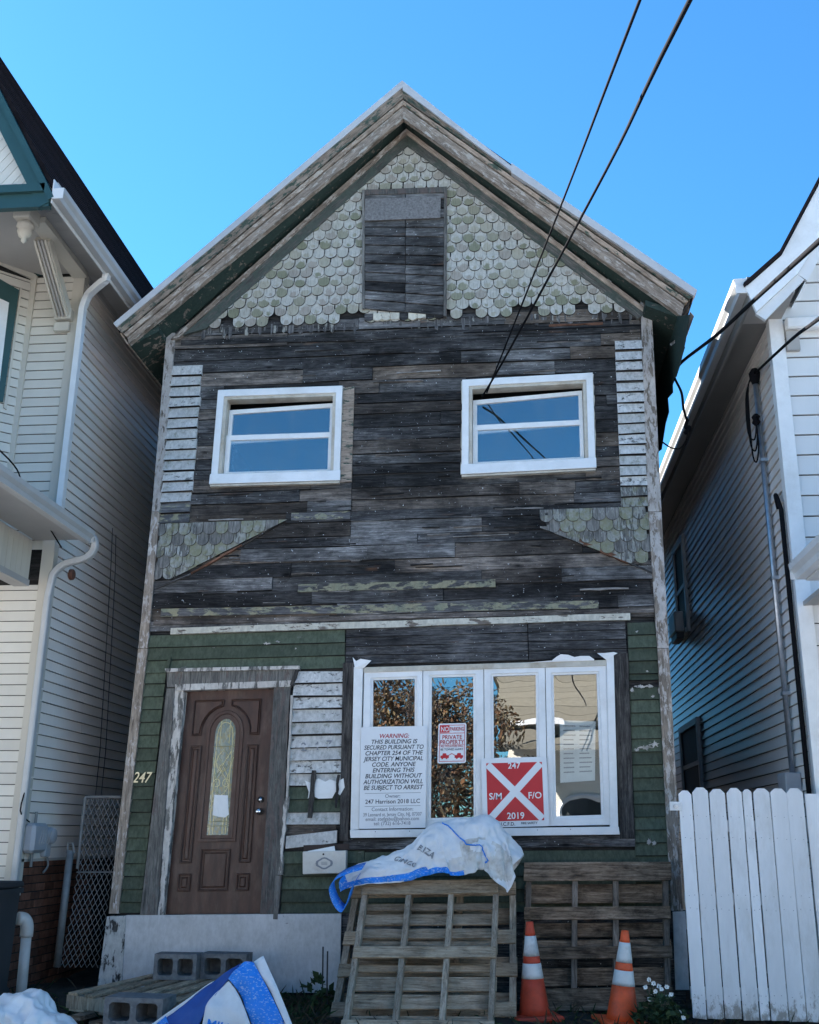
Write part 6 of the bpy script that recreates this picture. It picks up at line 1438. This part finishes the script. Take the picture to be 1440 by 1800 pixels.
wire('service_cable', [at(0, 792, -2.6) + Vector((-0.6, -1.2, 0.5)), at(0, 792, -2.6), at(45, 860, -1.7), at(108, 962, -0.62)], 0.007, 'thin black wire crossing the porch gutter of the cream house')

# ================================================================== behind the houses: unseen blocks added to keep sky light out of the gaps
for bx0, bx1, hh, lb in ((-5.2, 0.4, 2.6, 'unseen garage-shaped block added behind the old house to hold back sky light'), (0.6, 6.5, 2.8, 'unseen garage-shaped block added behind the picket gate to hold back sky light')):
    RLB = empty('rear_light_blocker', ((bx0 + bx1) / 2, 15, 0), lb, 'blocker', 'unseen light blockers behind the back yards')
    mk('wall', *box(bx0, bx1, 15, 20, 0, hh), M['sidegrey'], RLB); mk('roof', *prism_x([(14.7, hh), (20.3, hh), (17.5, hh + 1.4)], bx0 - 0.2, bx1 + 0.2), M['asphaltshingle'], RLB)
    mk('door', *box((bx0 + bx1) / 2 - 0.5, (bx0 + bx1) / 2 + 0.5, 14.95, 15.0, 0.1, 2.2), M['oppdark'], RLB)

# ================================================================== across the street (seen mirrored in the panes)
OH = empty('house_across_street', (4, -27, 0), 'cream house with olive shingle roof mirrored in the right-hand window panes', 'house')
mk('wall', *box(-0.2, 9.5, -35, -27.0, 0, 5.0), M['oppwall'], OH)
n = 14
for i in range(n):
    t0, t1 = i / n, (i + 1) / n; y0, z0, y1, z1 = -26.5 - 5.0 * t0, 5.1 + 4.4 * t0, -26.5 - 5.0 * t1, 5.1 + 4.4 * t1
    mk('roof_course', *prism_x([(y0 + 0.02, z0 + 0.04), (y1 + 0.02, z1 + 0.02), (y1, z1 - 0.1), (y0, z0 - 0.1)], -0.7 + 0.04 * i, 10), M['opproof'], OH)
mk('back_roof', *prism_x([(-31.5, 9.5), (-36, 5.2), (-36, 5.1), (-31.5, 9.4)], -0.7, 10), M['opproof'], OH)
mk('porch_roof', *prism_x([(-24.2, 4.35), (-27.0, 4.9), (-27.0, 4.75), (-24.2, 4.2)], -0.4, 3.4), M['opproof'], OH)
mk('gutter', *box(-0.2, 1.5, -24.15, -24.05, 4.75, 4.95), M['gutter'], OH)
mk('gutter', *box(-0.8, 10, -26.45, -26.35, 4.95, 5.08), M['oppdark'], OH)
for x0, x1, z0, z1 in ((4.2, 5.2, 1.2, 3.0), (6.4, 7.4, 1.2, 3.0)):
    W_ = part_empty('window', Vector(((x0 + x1) / 2, -26.95, z0)), OH); mk('frame', *ring([(x0, z1), (x1, z1), (x1, z0), (x0, z0)], [(x0 + 0.1, z1 - 0.1), (x1 - 0.1, z1 - 0.1), (x1 - 0.1, z0 + 0.1), (x0 + 0.1, z0 + 0.1)], -26.93, -27.0), M['pvc'], W_); mk('pane', *prism([(x0 + 0.1, z0 + 0.1), (x1 - 0.1, z0 + 0.1), (x1 - 0.1, z1 - 0.1), (x0 + 0.1, z1 - 0.1)], -26.96, -26.99), M['oppdark'], W_)
mk('arched_entry', *prism([(1.5, 0.1), (3.6, 0.1), (3.6, 2.2)] + [(2.55 + 1.05 * math.cos(math.pi * i / 10), 2.2 + 0.5 * math.sin(math.pi * i / 10)) for i in range(1, 10)] + [(1.5, 2.2)], -26.9, -27.0), M['oppdark'], OH)
mk('arch_trim', *tube([(1.5, -26.88, 0.1), (1.5, -26.88, 2.2)] + [(2.55 - 1.05 * math.cos(math.pi * i / 10), -26.88, 2.2 + 0.5 * math.sin(math.pi * i / 10)) for i in range(1, 10)] + [(3.6, -26.88, 2.2), (3.6, -26.88, 0.1)], 0.09, 6), M['pvc'], OH)
for hx in (-24.0, -14.0, 15.5, 25.5):
    H2 = empty('house_across_street', (hx, -27, 0), 'pale house %s across the street' % {-24.0: 'farthest left', -14.0: 'left of the autumn tree', 15.5: 'right of the cream house', 25.5: 'farthest right'}[hx], 'house', 'houses across the street')
    mk('wall', *box(hx - 4, hx + 4, -36, -27, 0, 6), M['whitesiding'], H2); mk('roof', *prism_y([(hx - 4.5, 6), (hx + 4.5, 6), (hx, 10)], -36.4, -26.5), M['opproof'], H2); mk('door', *box(hx - 0.5, hx + 0.5, -26.97, -26.9, 0.3, 2.4), M['oppdark'], H2)
    for x in (-2.5, 2.5): mk('window', *box(hx + x - 0.5, hx + x + 0.5, -26.97, -26.9, 3.6, 5.2), M['oppdark'], H2)
TR = empty('street_tree', (-3.4, -22.0, 0), 'autumn tree across the street mirrored in the window panes', 'tree', local=True)
mk('trunk', *tube([(0, 0, 0), (0.1, 0, 1.4), (0.0, 0.1, 2.6), (0.1, 0, 4.0)], 0.22, 10, rs=[0.26, 0.2, 0.17, 0.08]), M['bark'], TR, smooth=True)
brs = []
for i in range(60):
    a = R.uniform(0, 6.28); z0 = R.uniform(1.6, 3.8); l = R.uniform(1.8, 4.0); el = R.uniform(0.3, 1.1)
    d = Vector((math.cos(a) * math.cos(el), math.sin(a) * math.cos(el), math.sin(el))); p0 = Vector((0.05, 0, z0)); p1 = p0 + d * l * 0.5 + Vector((0, 0, 0.1)); p2 = p0 + d * l + Vector((0, 0, R.uniform(-0.2, 0.4)))
    brs.append(tube([p0, p1, p2], 0.05, 5, rs=[0.08, 0.05, 0.02]))
mk('limbs', *join(*brs), M['bark'], TR)
V, Fc, fm = [], [], []
for i in range(60000):
    th, ph = R.uniform(0, 6.28), math.acos(R.uniform(-1, 1)); r_ = R.random() ** 0.45
    c_ = Vector((-0.6 + 4.6 * r_ * math.sin(ph) * math.cos(th), 3.0 * r_ * math.sin(ph) * math.sin(th), 3.5 + 3.3 * r_ * math.cos(ph)))
    if mnoise.noise(c_ * 0.9) < -0.22 or (c_.z > 5.2 and R.random() < (c_.z - 5.2) * 0.5): continue
    s = R.uniform(0.035, 0.085); a = Vector((R.gauss(0, 1), R.gauss(0, 1), R.gauss(0, 1))).normalized(); b = a.orthogonal().normalized(); k = len(V)
    V += [tuple(c_ - a * s), tuple(c_ + b * s * 0.6), tuple(c_ + a * s), tuple(c_ - b * s * 0.6)]; Fc.append((k, k + 1, k + 2, k + 3)); fm.append(R.choices([0, 1, 2], [0.5, 0.3, 0.2])[0])
M['leaf2'] = plain('brown_leaf', (0.05, 0.038, 0.02), 0.7, 0.2, 0.3); M['leaf3'] = plain('pale_leaf', (0.15, 0.11, 0.055), 0.7, 0.2, 0.3)
mk('crown', V, Fc, M['autumn'], TR, mats=[M['autumn'], M['leaf2'], M['leaf3']], fmats=fm, recalc=False)

# ================================================================== pallets
def pallet_px(name, label, TL, TR_, BR, BL, fronts, backs, strs, mats, depth=0.125, group=None):
    """TL.. are points; fronts/backs are (v0, v1) bands from the top; strs are u positions"""
    q3 = lambda u, v: (TL * (1 - u) + TR_ * u) * (1 - v) + (BL * (1 - u) + BR * u) * v
    nrm = (TR_ - TL).cross(BL - TL).normalized()
    if nrm.y > 0: nrm = -nrm                               # towards the viewer
    root = empty(name, (BL + BR) / 2, label, 'pallet', group)
    W_ = (TR_ - TL).length; H_ = (BL - TL).length
    def slab(nm, u0, u1, v0, v1, d0, d1, mat):
        V = [tuple(q3(u, v) + nrm * d) for d in (d0, d1) for u, v in ((u0, v0), (u1, v0), (u1, v1), (u0, v1))]
        return mk(nm, V, [(0, 1, 2, 3), (7, 6, 5, 4), (0, 4, 5, 1), (1, 5, 6, 2), (2, 6, 7, 3), (3, 7, 4, 0)], mat, root, bevel=0.0025)
    for v0, v1 in fronts: slab('deck_board', R.uniform(-0.008, 0.004), 1 + R.uniform(-0.004, 0.008), v0 + R.uniform(-0.003, 0.003), v1 + R.uniform(-0.003, 0.003), 0.0, -0.017 + R.uniform(0, 0.002), mats[0])
    for u in strs: slab('stringer', u - 0.019, u + 0.019, 0.008, 0.995, -0.0185, -depth + 0.019, mats[1])
    for v0, v1 in backs: slab('deck_board', R.uniform(-0.006, 0.004), 1 + R.uniform(-0.004, 0.006), v0 + R.uniform(-0.004, 0.004), v1 + R.uniform(-0.004, 0.004), -depth + 0.0175, -depth, mats[0])
    for v0, v1 in fronts:
        for u in strs:
            for k in range(2):
                p = q3(u + R.uniform(-0.01, 0.01), v0 + (v1 - v0) * (0.3 + 0.4 * k)) + nrm * 0.0008; s = 0.0035
                e1 = (TR_ - TL).normalized() * s; e2 = (BL - TL).normalized() * s
                mk('nail', [tuple(p + e1), tuple(p + e2), tuple(p - e1), tuple(p - e2)], [(0, 1, 2, 3)], M['inkblack'], root, recalc=False)
    return root
vv = lambda a, b, lo=1546.0, hi=1812.0: ((a - lo) / (hi - lo), (b - lo) / (hi - lo))
TLa, TRa = at(639, 1547, -0.62), at(877, 1544, -0.62); BLa, BRa = atZ(598, 1815, 0.07), atZ(867, 1817, 0.07)
pallet_px('wooden_pallet', 'grey-brown pallet leaning in front, under the white and blue sack', TLa, TRa, BRa, BLa, [vv(1547, 1574), vv(1671, 1691), vv(1792, 1812)],
          [vv(1575, 1589), vv(1597, 1616), vv(1622, 1641), vv(1646, 1668), vv(1688, 1700), vv(1707, 1730), vv(1738, 1760), vv(1771, 1793)], [0.02, 0.345, 0.655, 0.98], (M['pallet'], M['palletv']), group='pallets against the old house')
TLb, TRb = at(622, 1556, -0.44), at(907, 1549, -0.42); BLb, BRb = atZ(570, 1806, 0.07), atZ(908, 1806, 0.07)
sh = Vector((0, 0.20, 0)); BLb += sh; BRb += sh
pallet_px('wooden_pallet', 'wider pallet leaning directly behind the front pallet, showing at both its sides', TLb, TRb, BRb, BLb, [(0.0, 0.10), (0.36, 0.46), (0.60, 0.69), (0.86, 0.96)], [(0.14, 0.26), (0.5, 0.6), (0.75, 0.85)], [0.02, 0.35, 0.66, 0.98], (M['pallet'], M['palletv']), group='pallets against the old house')
TLc, TRc, BRc, BLc = at(923, 1516, -0.20), at(1178, 1515, -0.20), at(1184, 1778, -0.42), at(916, 1782, -0.42)
vc = lambda a, b: vv(a, b, 1515.0, 1780.0)
pallet_px('wooden_pallet', 'darkest pallet, upright against the wall behind the two traffic cones', TLc, TRc, BRc, BLc, [vc(1515, 1550), vc(1597, 1619), vc(1667, 1688), vc(1738, 1776)],
          [vc(1553, 1587), vc(1624, 1649), vc(1653, 1668), vc(1703, 1733)], [0.03, 0.35, 0.63, 0.97], (M['palletdark'], M['palletdarkv']), group='pallets against the old house')
# one lying flat with blocks on it
FA, FB, FC_, FD = atZ(118, 1744, 0.27), atZ(262, 1712, 0.27), atZ(478, 1722, 0.27), atZ(335, 1772, 0.27)
FPn = empty('wooden_pallet', (FA + FC_) / 2 - Vector((0, 0, 0.2)), 'pallet lying flat on the ground under two concrete blocks', 'pallet', 'pallets against the old house')
def flat_slab(nm, u0, u1, v0, v1, z0, z1, mat):
    P_ = lambda u, v: (FA * (1 - u) + FD * u) * (1 - v) + (FB * (1 - u) + FC_ * u) * v
    V = [(P_(u, v).x, P_(u, v).y, z) for z in (z0, z1) for u, v in ((u0, v0), (u1, v0), (u1, v1), (u0, v1))]
    mk(nm, V, [(0, 1, 2, 3), (7, 6, 5, 4), (0, 4, 5, 1), (1, 5, 6, 2), (2, 6, 7, 3), (3, 7, 4, 0)], mat, FPn, bevel=0.002)
for i in range(7): flat_slab('deck_board', i / 7 + 0.018, (i + 1) / 7 - 0.045, R.uniform(-0.015, 0.01), 1 + R.uniform(-0.01, 0.015), 0.253, 0.27 + R.uniform(-0.003, 0.003), M['pallety'])
for v in (0.0, 0.47, 0.95): flat_slab('stringer', 0, 1, v, v + 0.05, 0.16, 0.2525, M['palletv'])
for i in range(4): flat_slab('deck_board', i / 4 + 0.03, i / 4 + 0.16, 0, 1, 0.142, 0.1595, M['pallet'])

# ================================================================== concrete blocks
def block_mesh(w=0.40, h=0.195, d=0.195):
    fr, mid = 0.034, 0.03; xs = [-w / 2, -w / 2 + fr, -mid / 2 - 0.006, mid / 2 + 0.006, w / 2 - fr, w / 2]; parts = []
    o = [(-w / 2, h), (w / 2, h), (w / 2, 0), (-w / 2, 0)]
    V, Fc = [], []
    def hole(x0, x1):
        c = 0.018; z0, z1 = fr, h - fr
        return [(x0 + c, z1), (x1 - c, z1), (x1, z1 - c), (x1, z0 + c), (x1 - c, z0), (x0 + c, z0), (x0, z0 + c), (x0, z1 - c)]
    parts.append(ring([(-w / 2, h), (-w / 4 - (w / 4 - 0.0), h)][:0] or [(-w / 2, h), (0, h), (0, h / 2 + 0.0), (0, h / 2 - 0.0), (0, 0), (-w / 2, 0), (-w / 2, h / 2 - 0.0), (-w / 2, h / 2 + 0.0)], [hole(xs[1], xs[2])[i] for i in (0, 1, 2, 3, 4, 5, 6, 7)], -d / 2, d / 2))
    parts.append(ring([(0, h), (w / 2, h), (w / 2, h / 2), (w / 2, h / 2), (w / 2, 0), (0, 0), (0, h / 2), (0, h / 2)], hole(xs[3], xs[4]), -d / 2, d / 2))
    parts.append(box(-w / 2 + 0.02, w / 2 - 0.02, d / 2 - 0.03, d / 2 - 0.004, 0.02, h - 0.02))
    return join(*parts)
def block(px0, px1, pyb, zb, label, rot=0.0):
    p = atZ((px0 + px1) / 2, pyb, zb); s = abs(atZ(px1, pyb, zb).x - atZ(px0, pyb, zb).x) / 0.40
    o = mk('concrete_block', *block_mesh(), M['block'], loc=(0, 0, 0)); o.location = p + Vector((0, 0.10, 0)); o.scale = (s, 1, 1.03); o.rotation_euler = (0, 0, rot)
    return tag(o, label, 'concrete block', 'concrete blocks')
block(266, 345, 1723, 0.271, 'left of the two grey concrete blocks side by side on the flat pallet', 0.02)
block(349, 434, 1722, 0.271, 'right of the two grey concrete blocks side by side on the flat pallet', -0.03)
p = atZ(236, 1800, 0.17)
o = mk('concrete_block', *block_mesh(), M['block'], loc=(0, 0, 0)); o.location = (p.x, p.y + 0.1, 0.155); o.rotation_euler = (0, 0, -0.06); o.scale = (1.08, 1.3, 0.95)
tag(o, 'grey concrete block at the bottom edge in front of the flat pallet', 'concrete block', 'concrete blocks')
for (x0, y0), (x1, y1), lb in (((130, 1790), (215, 1768), 'dark scrap board lying in front of the flat pallet, the left one'), ((165, 1800), (290, 1776), 'dark scrap board lying in front of the flat pallet, the middle one'), ((280, 1752), (330, 1770), 'short brown scrap of wood at the edge of the flat pallet')):
    a, b = atZ(x0, y0, 0.15), atZ(x1, y1, 0.15)
    tag(mk('scrap_board', *rtube([a, b], 0.10, 0.03), M['palletdark'] if 'dark' in lb else M['pallet']), lb, 'board', 'scrap boards by the flat pallet')

# ================================================================== traffic cones
def cone(px, py, tip, Y, bands, body, label, hts):
    b = at(px, py, Y); t = at(*tip, Y); H = (t.z - b.z)
    root = empty('traffic_cone', (b.x, Y, b.z), label, 'traffic cone', 'traffic cones by the pallets', rot=(0, math.atan2(t.x - b.x, H), 0), local=True)
    r_at = lambda f: 0.028 + (0.125 - 0.028) * (1 - f)
    cuts = [0.0] + hts + [1.0]
    for i, (f0, f1) in enumerate(zip(cuts, cuts[1:])):
        isw = i % 2 == 1; d = 0.002 if isw else 0.0; nm = 'band' if isw else 'body'
        prof = [(r_at(f0) + d - 0.006, H * f0), (r_at(f0) + d, H * f0)] + [(r_at(f0 + (f1 - f0) * k / 4) + d, H * (f0 + (f1 - f0) * k / 4)) for k in range(1, 5)]
        if i == len(cuts) - 2: prof += [(0.02, H), (0.019, H - 0.02)]
        else: prof += [(r_at(f1) + d - 0.006, H * f1)]
        mk(nm, *lathe(prof, 24), M['reflect'] if isw else body, root, smooth=True)
    o = mk('base', *box(-0.19, 0.19, -0.19, 0.19, -0.02, 0.02), body, root, bevel=0.012); o.rotation_euler = (0, 0, 0.25)
    return root
cone(940, 1787, (931, 1620), -0.85, None, M['redorange'], 'dull red traffic cone beside the front pallets', [0.40, 0.56, 0.635, 0.85])
cone(1094, 1797, (1099, 1635), -1.05, None, M['orange'], 'bright orange traffic cone with scuffed white bands beside the flowering weed', [0.40, 0.565, 0.65, 0.87])

# ================================================================== woven sacks
def sheet_object(name, V, Fc, nx, ny, zones, mats, parent, th=0.004, sub=1):
    fm = []
    for j in range(ny):
        for i in range(nx):
            k = 0; u, v = (i + 0.5) / nx, (j + 0.5) / ny
            for u0, u1, v0, v1, m in zones:
                if u0 <= u <= u1 and v0 <= v <= v1 and (m != 2 or mnoise.noise((u * 7, v * 7, 2.0)) + 1.1 * min(u - u0, u1 - u, 0.14) + 1.5 * min(v1 - v, 0.1) > 0.0): k = m
            fm.append(k)
    o = mk(name, V, Fc, mats[0], parent, smooth=True, mats=mats, fmats=fm, recalc=False)
    s_ = o.modifiers.new('thick', 'SOLIDIFY'); s_.thickness = th
    if sub: d_ = o.modifiers.new('sub', 'SUBSURF'); d_.levels = sub; d_.render_levels = sub
    return o
SK = empty('woven_sack', at(780, 1548, -0.66), 'crumpled white woven sack with blue bands slumped over the leaning pallets', 'sack')
sheet_object('body', gv, gf, NX, NY, [(0.0, 0.42, 0.02, 0.10, 1), (0.30, 0.62, 0.0, 0.05, 1), (0.0, 0.045, 0.0, 1.0, 1), (0.62, 0.99, 0.0, 0.30, 2), (0.55, 0.70, 0.05, 0.16, 2)], [M['bag'], M['bagblue'], M['bagdirty']], SK)
def ribbon(name, pts, w, mat, parent, side=Vector((0, 1, 0.15))):
    pts = spline(pts, 7); V, Fc = [], []
    for i, p in enumerate(pts):
        s = side.normalized() * (w / 2); V += [tuple(p + s), tuple(p - s)]
    for i in range(len(pts) - 1): Fc.append((2 * i, 2 * i + 2, 2 * i + 3, 2 * i + 1))
    o = mk(name, V, Fc, mat, parent, smooth=True, recalc=False); m_ = o.modifiers.new('thick', 'SOLIDIFY'); m_.thickness = 0.003; return o
ribbon('strap', [at(640, 1522, -0.80), at(616, 1529, -0.84), at(594, 1540, -0.86), at(583, 1556, -0.84), at(590, 1582, -0.82), at(604, 1597, -0.80), at(614, 1580, -0.78), at(622, 1556, -0.76), at(632, 1538, -0.76)], 0.12, M['bagblue'], SK, Vector((0.25, 1, 0.55)))
def on_sheet(u, v):
    x, y = u * NX, v * NY; i, j = min(int(x), NX - 1), min(int(y), NY - 1); f, g = x - i, y - j; a = j * (NX + 1) + i
    p = [Vector(gv[k]) for k in (a, a + 1, a + NX + 1, a + NX + 2)]
    nrm = (p[1] - p[0]).cross(p[2] - p[0]).normalized(); nrm = nrm if nrm.z - nrm.y > 0 else -nrm
    return (p[0] * (1 - f) + p[1] * f) * (1 - g) + (p[2] * (1 - f) + p[3] * f) * g + nrm * 0.007
for s, u0, v0, sz, ang in (('ELIZA', 0.44, 0.24, 0.075, -0.9), ('CINCO', 0.33, 0.22, 0.07, -0.8)):
    vs, fs = TEXT[(s, 0.015, 0.0)]
    mk('lettering', [tuple(on_sheet(u0 + (x * math.cos(ang) - y_ * math.sin(ang)) * sz / 1.82, v0 + (x * math.sin(ang) + y_ * math.cos(ang)) * sz / 0.9)) for x, y_ in vs], fs, M['inkgrey'], SK, recalc=False)
for u0, v0, u1, v1 in ((0.56, 0.50, 0.66, 0.26), (0.66, 0.26, 0.76, 0.20), (0.76, 0.20, 0.80, 0.06)):
    mk('cord', *tube([on_sheet(u0 + (u1 - u0) * k / 10, v0 + (v1 - v0) * k / 10) for k in range(11)], 0.006, 5), M['bagblue'], SK)
# slack white bag at the lower left corner
LB_ = empty('woven_sack', atZ(40, 1800, 0.1), 'crumpled white plastic bag at the bottom left corner', 'sack')
sheet_object('body', v2, f2_, nx2, ny2, [], [M['plastic']], LB_)
# big open bag leaning in from the bottom edge
OB = empty('open_bulk_bag', atZ(400, 1810, 0.1), 'open white bulk bag with a wide blue band at the bottom, lettered', 'sack')
def cloth(name, grid, mat, parent, n=16, crump=0.008, seed=0.0, th=0.004):
    """grid: rows of points; smooth sheet through them"""
    rows = [spline(r_, n) for r_ in grid]; cols = list(zip(*rows)); sh_ = [spline(list(c), n) for c in cols]; V, Fc = [], []
    m = len(sh_[0])
    for c in sh_:
        for p in c:
            q_ = p * 7 + Vector((seed, 0, 0)); V.append(tuple(p + Vector((0, -1, 0.3)) * (crump * (1 - 2 * abs(mnoise.noise(q_))) + crump * 0.4 * mnoise.noise(q_ * 3))))
    for i in range(len(sh_) - 1):
        for j in range(m - 1): Fc.append((i * m + j, i * m + j + 1, (i + 1) * m + j + 1, (i + 1) * m + j))
    o = mk(name, V, Fc, mat, parent, smooth=True, recalc=False); s_ = o.modifiers.new('thick', 'SOLIDIFY'); s_.thickness = th; return o
Yb = -2.3
cloth('outer_panel', [[at(446, 1690, Yb), at(455, 1684, Yb - 0.01), at(463, 1680, Yb)], [at(480, 1752, Yb - 0.05), at(487, 1748, Yb - 0.05), at(492, 1744, Yb - 0.04)], [at(516, 1830, Yb - 0.10), at(520, 1828, Yb - 0.10), at(524, 1826, Yb - 0.09)]], M['bag'], OB, 6, 0.022, 1.0)
cloth('blue_band', [[at(401, 1720, Yb - 0.02), at(416, 1704, Yb - 0.03), at(430, 1691, Yb - 0.02), at(447, 1692, Yb - 0.004)], [at(424, 1752, Yb - 0.07), at(440, 1748, Yb - 0.08), at(458, 1742, Yb - 0.07), at(479, 1752, Yb - 0.055)], [at(455, 1836, Yb - 0.14), at(470, 1834, Yb - 0.15), at(490, 1832, Yb - 0.14), at(515, 1830, Yb - 0.105)]], M['bagblue'], OB, 8, 0.024, 2.0)
cloth('front_panel', [[at(399, 1729, Yb - 0.03), at(404, 1726, Yb - 0.03)], [at(366, 1764, Yb - 0.10), at(424, 1756, Yb - 0.08)], [at(350, 1836, Yb - 0.18), at(454, 1836, Yb - 0.15)]], M['bag'], OB, 10, 0.026, 3.0)
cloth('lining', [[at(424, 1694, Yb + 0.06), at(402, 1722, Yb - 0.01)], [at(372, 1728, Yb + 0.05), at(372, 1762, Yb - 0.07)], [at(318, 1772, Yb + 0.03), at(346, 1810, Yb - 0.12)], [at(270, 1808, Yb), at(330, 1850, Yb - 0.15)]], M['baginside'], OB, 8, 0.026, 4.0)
cloth('rim', [[at(430, 1690, Yb + 0.05), at(424, 1696, Yb + 0.052)], [at(396, 1716, Yb + 0.06), at(396, 1724, Yb + 0.055)], [at(366, 1730, Yb + 0.055), at(368, 1738, Yb + 0.05)], [at(330, 1756, Yb + 0.05), at(334, 1766, Yb + 0.04)], [at(292, 1782, Yb + 0.03), at(298, 1794, Yb + 0.02)], [at(262, 1804, Yb + 0.02), at(270, 1818, Yb)]], M['bag'], OB, 5, 0.005, 5.0)
cloth('blue_corner', [[at(292, 1786, Yb - 0.02), at(276, 1799, Yb - 0.02)], [at(300, 1806, Yb - 0.03), at(280, 1822, Yb - 0.03)]], M['bagblue'], OB, 5, 0.004, 6.0)
cloth('seam', [[at(428, 1734, Yb - 0.065), at(441, 1711, Yb - 0.05)], [at(430, 1737, Yb - 0.065), at(443, 1714, Yb - 0.05)]], M['bag'], OB, 4, 0.001, 7.0)
vs, fs = TEXT[('MILLI', 0.015, 0.0)]; a, b = at(364, 1806, Yb - 0.185), at(412, 1818, Yb - 0.185); d = (b - a); L = d.length; up = (at(360, 1770, Yb - 0.12) - at(356, 1786, Yb - 0.15)).normalized(); xs = [v[0] for v in vs]
mk('lettering', [tuple(a + d * ((x - min(xs)) / (max(xs) - min(xs))) + up * (y_ * 0.085) + Vector((0, -0.02, 0))) for x, y_ in vs], fs, M['bagblue'], OB, recalc=False)

# ================================================================== weeds
def leaf_cloud(name, label, cat, c, rad, hgt, n, mats, size, parent=None, kind=None, seed=0, flat=False):
    V, Fc, fm = [], [], []; rr = random.Random(seed)
    for i in range(n):
        a = rr.uniform(0, 6.28); r_ = rad * math.sqrt(rr.random()); z = hgt * rr.random() ** 0.8 * (1 - 0.6 * (r_ / rad) ** 2)
        p = Vector((c[0] + r_ * math.cos(a), c[1] + r_ * math.sin(a) * 0.7, c[2] + z)); s = size * rr.uniform(0.6, 1.3)
        d = Vector((rr.gauss(0, 1), rr.gauss(0, 1), rr.gauss(0.2, 0.6))).normalized(); w = d.cross(Vector((rr.gauss(0, 1), rr.gauss(0, 1), 1))).normalized() * s * 0.32; k = len(V)
        V += [tuple(p), tuple(p + d * s * 0.45 + w), tuple(p + d * s), tuple(p + d * s * 0.45 - w)]; Fc.append((k, k + 1, k + 2, k + 3)); fm.append(rr.randrange(len(mats)))
    return mk(name, V, Fc, mats[0], parent, mats=mats, fmats=fm, recalc=False)
p = atZ(1155, 1800, 0.08)
PLN = empty('flowering_weed', (p.x, -1.25, 0.08), 'leafy weed with small white flowers at the foot of the orange cone', 'plant')
leaf_cloud('leaves', None, None, (at(1160, 1790, -1.25).x, -1.25, 0.08), 0.20, 0.26, 420, [M['leaf'], M['darkweed']], 0.055, PLN, seed=4)
stm = []
fl = [(1141, 1722), (1149, 1728), (1158, 1733), (1135, 1735), (1163, 1738), (1152, 1742), (1180, 1748), (1174, 1752), (1142, 1756), (1158, 1760), (1196, 1780), (1190, 1786), (1172, 1735), (1147, 1748), (1201, 1789)]
for i, (x, y) in enumerate(fl):
    t = at(x, y, -1.25 + R.uniform(-0.08, 0.08)); stm.append(tube([Vector((at(1160, 1790, -1.25).x + R.uniform(-0.08, 0.08), -1.25, 0.08)), (t + Vector((at(1160, 1790, -1.25).x, -1.25, 0.15))) / 2, t], 0.003, 4))
    V, Fc = [], []
    for k in range(7):
        a = k * 0.9 + i; d = Vector((math.cos(a), -0.4, math.sin(a))) * R.uniform(0.014, 0.022); n_ = len(V); sd = Vector((-math.sin(a), 0, math.cos(a))) * 0.008
        V += [tuple(t), tuple(t + d * 0.6 + sd), tuple(t + d), tuple(t + d * 0.6 - sd)]; Fc.append((n_, n_ + 1, n_ + 2, n_ + 3))
    mk('flower', V, Fc, M['flower'], PLN, recalc=False)
mk('stems', *join(*stm), M['leaf'], PLN)
p = at(560, 1755, -0.9)
BD = empty('broadleaf_weed', (p.x, -0.9, 0.08), 'dark broad-leaved weed beside the white foundation panel', 'plant')
leaf_cloud('leaves', None, None, (p.x, -0.9, 0.12), 0.11, 0.26, 60, [M['darkweed'], M['darkweed']], 0.085, BD, seed=8)
for (x, y0, y1) in ((567, 1723, 1664), (575, 1725, 1672)):
    mk('dead_stem', *tube([at(x, y0 + 60, -0.9), at(x, y0, -0.9), at(x + 1, y1, -0.9)], 0.007, 5), M['bin'], BD)
# matted dry stalks, grass and litter over the soil: nobody could count them
V, Fc, fm = [], [], []; rr = random.Random(5)
for i in range(5200):
    x, y = rr.uniform(-4.4, 2.4), rr.uniform(-2.6, -0.08)
    if rr.random() < 0.35: x, y = rr.gauss(-1.9, 0.3), rr.uniform(-2.2, -0.2)
    z = 0.07 + 0.05 * mnoise.noise((x * 2.2, y * 2.2, 0.3)); l = rr.uniform(0.05, 0.2); a = rr.uniform(0, 6.28); el = rr.uniform(0.0, 1.0) ** 2 * 1.2
    d = Vector((math.cos(a) * math.cos(el), math.sin(a) * math.cos(el), math.sin(el))) * l; w = Vector((-math.sin(a), math.cos(a), 0)) * rr.uniform(0.003, 0.008); p = Vector((x, y, z)); k = len(V)
    V += [tuple(p - w), tuple(p + w), tuple(p + d * 0.6 + w * 0.7), tuple(p + d + Vector((0, 0, -l * 0.15))), tuple(p + d * 0.6 - w * 0.7)]; Fc.append((k, k + 1, k + 2, k + 3, k + 4)); fm.append(rr.choices([0, 1, 2], [0.5, 0.35, 0.15])[0])
tag(mk('dry_grass', V, Fc, M['deadleaf'], mats=[M['deadleaf'], M['darkweed'], M['leaf']], fmats=fm, recalc=False), 'matted dry stalks and weeds over the yard soil', 'weeds', kind='stuff')
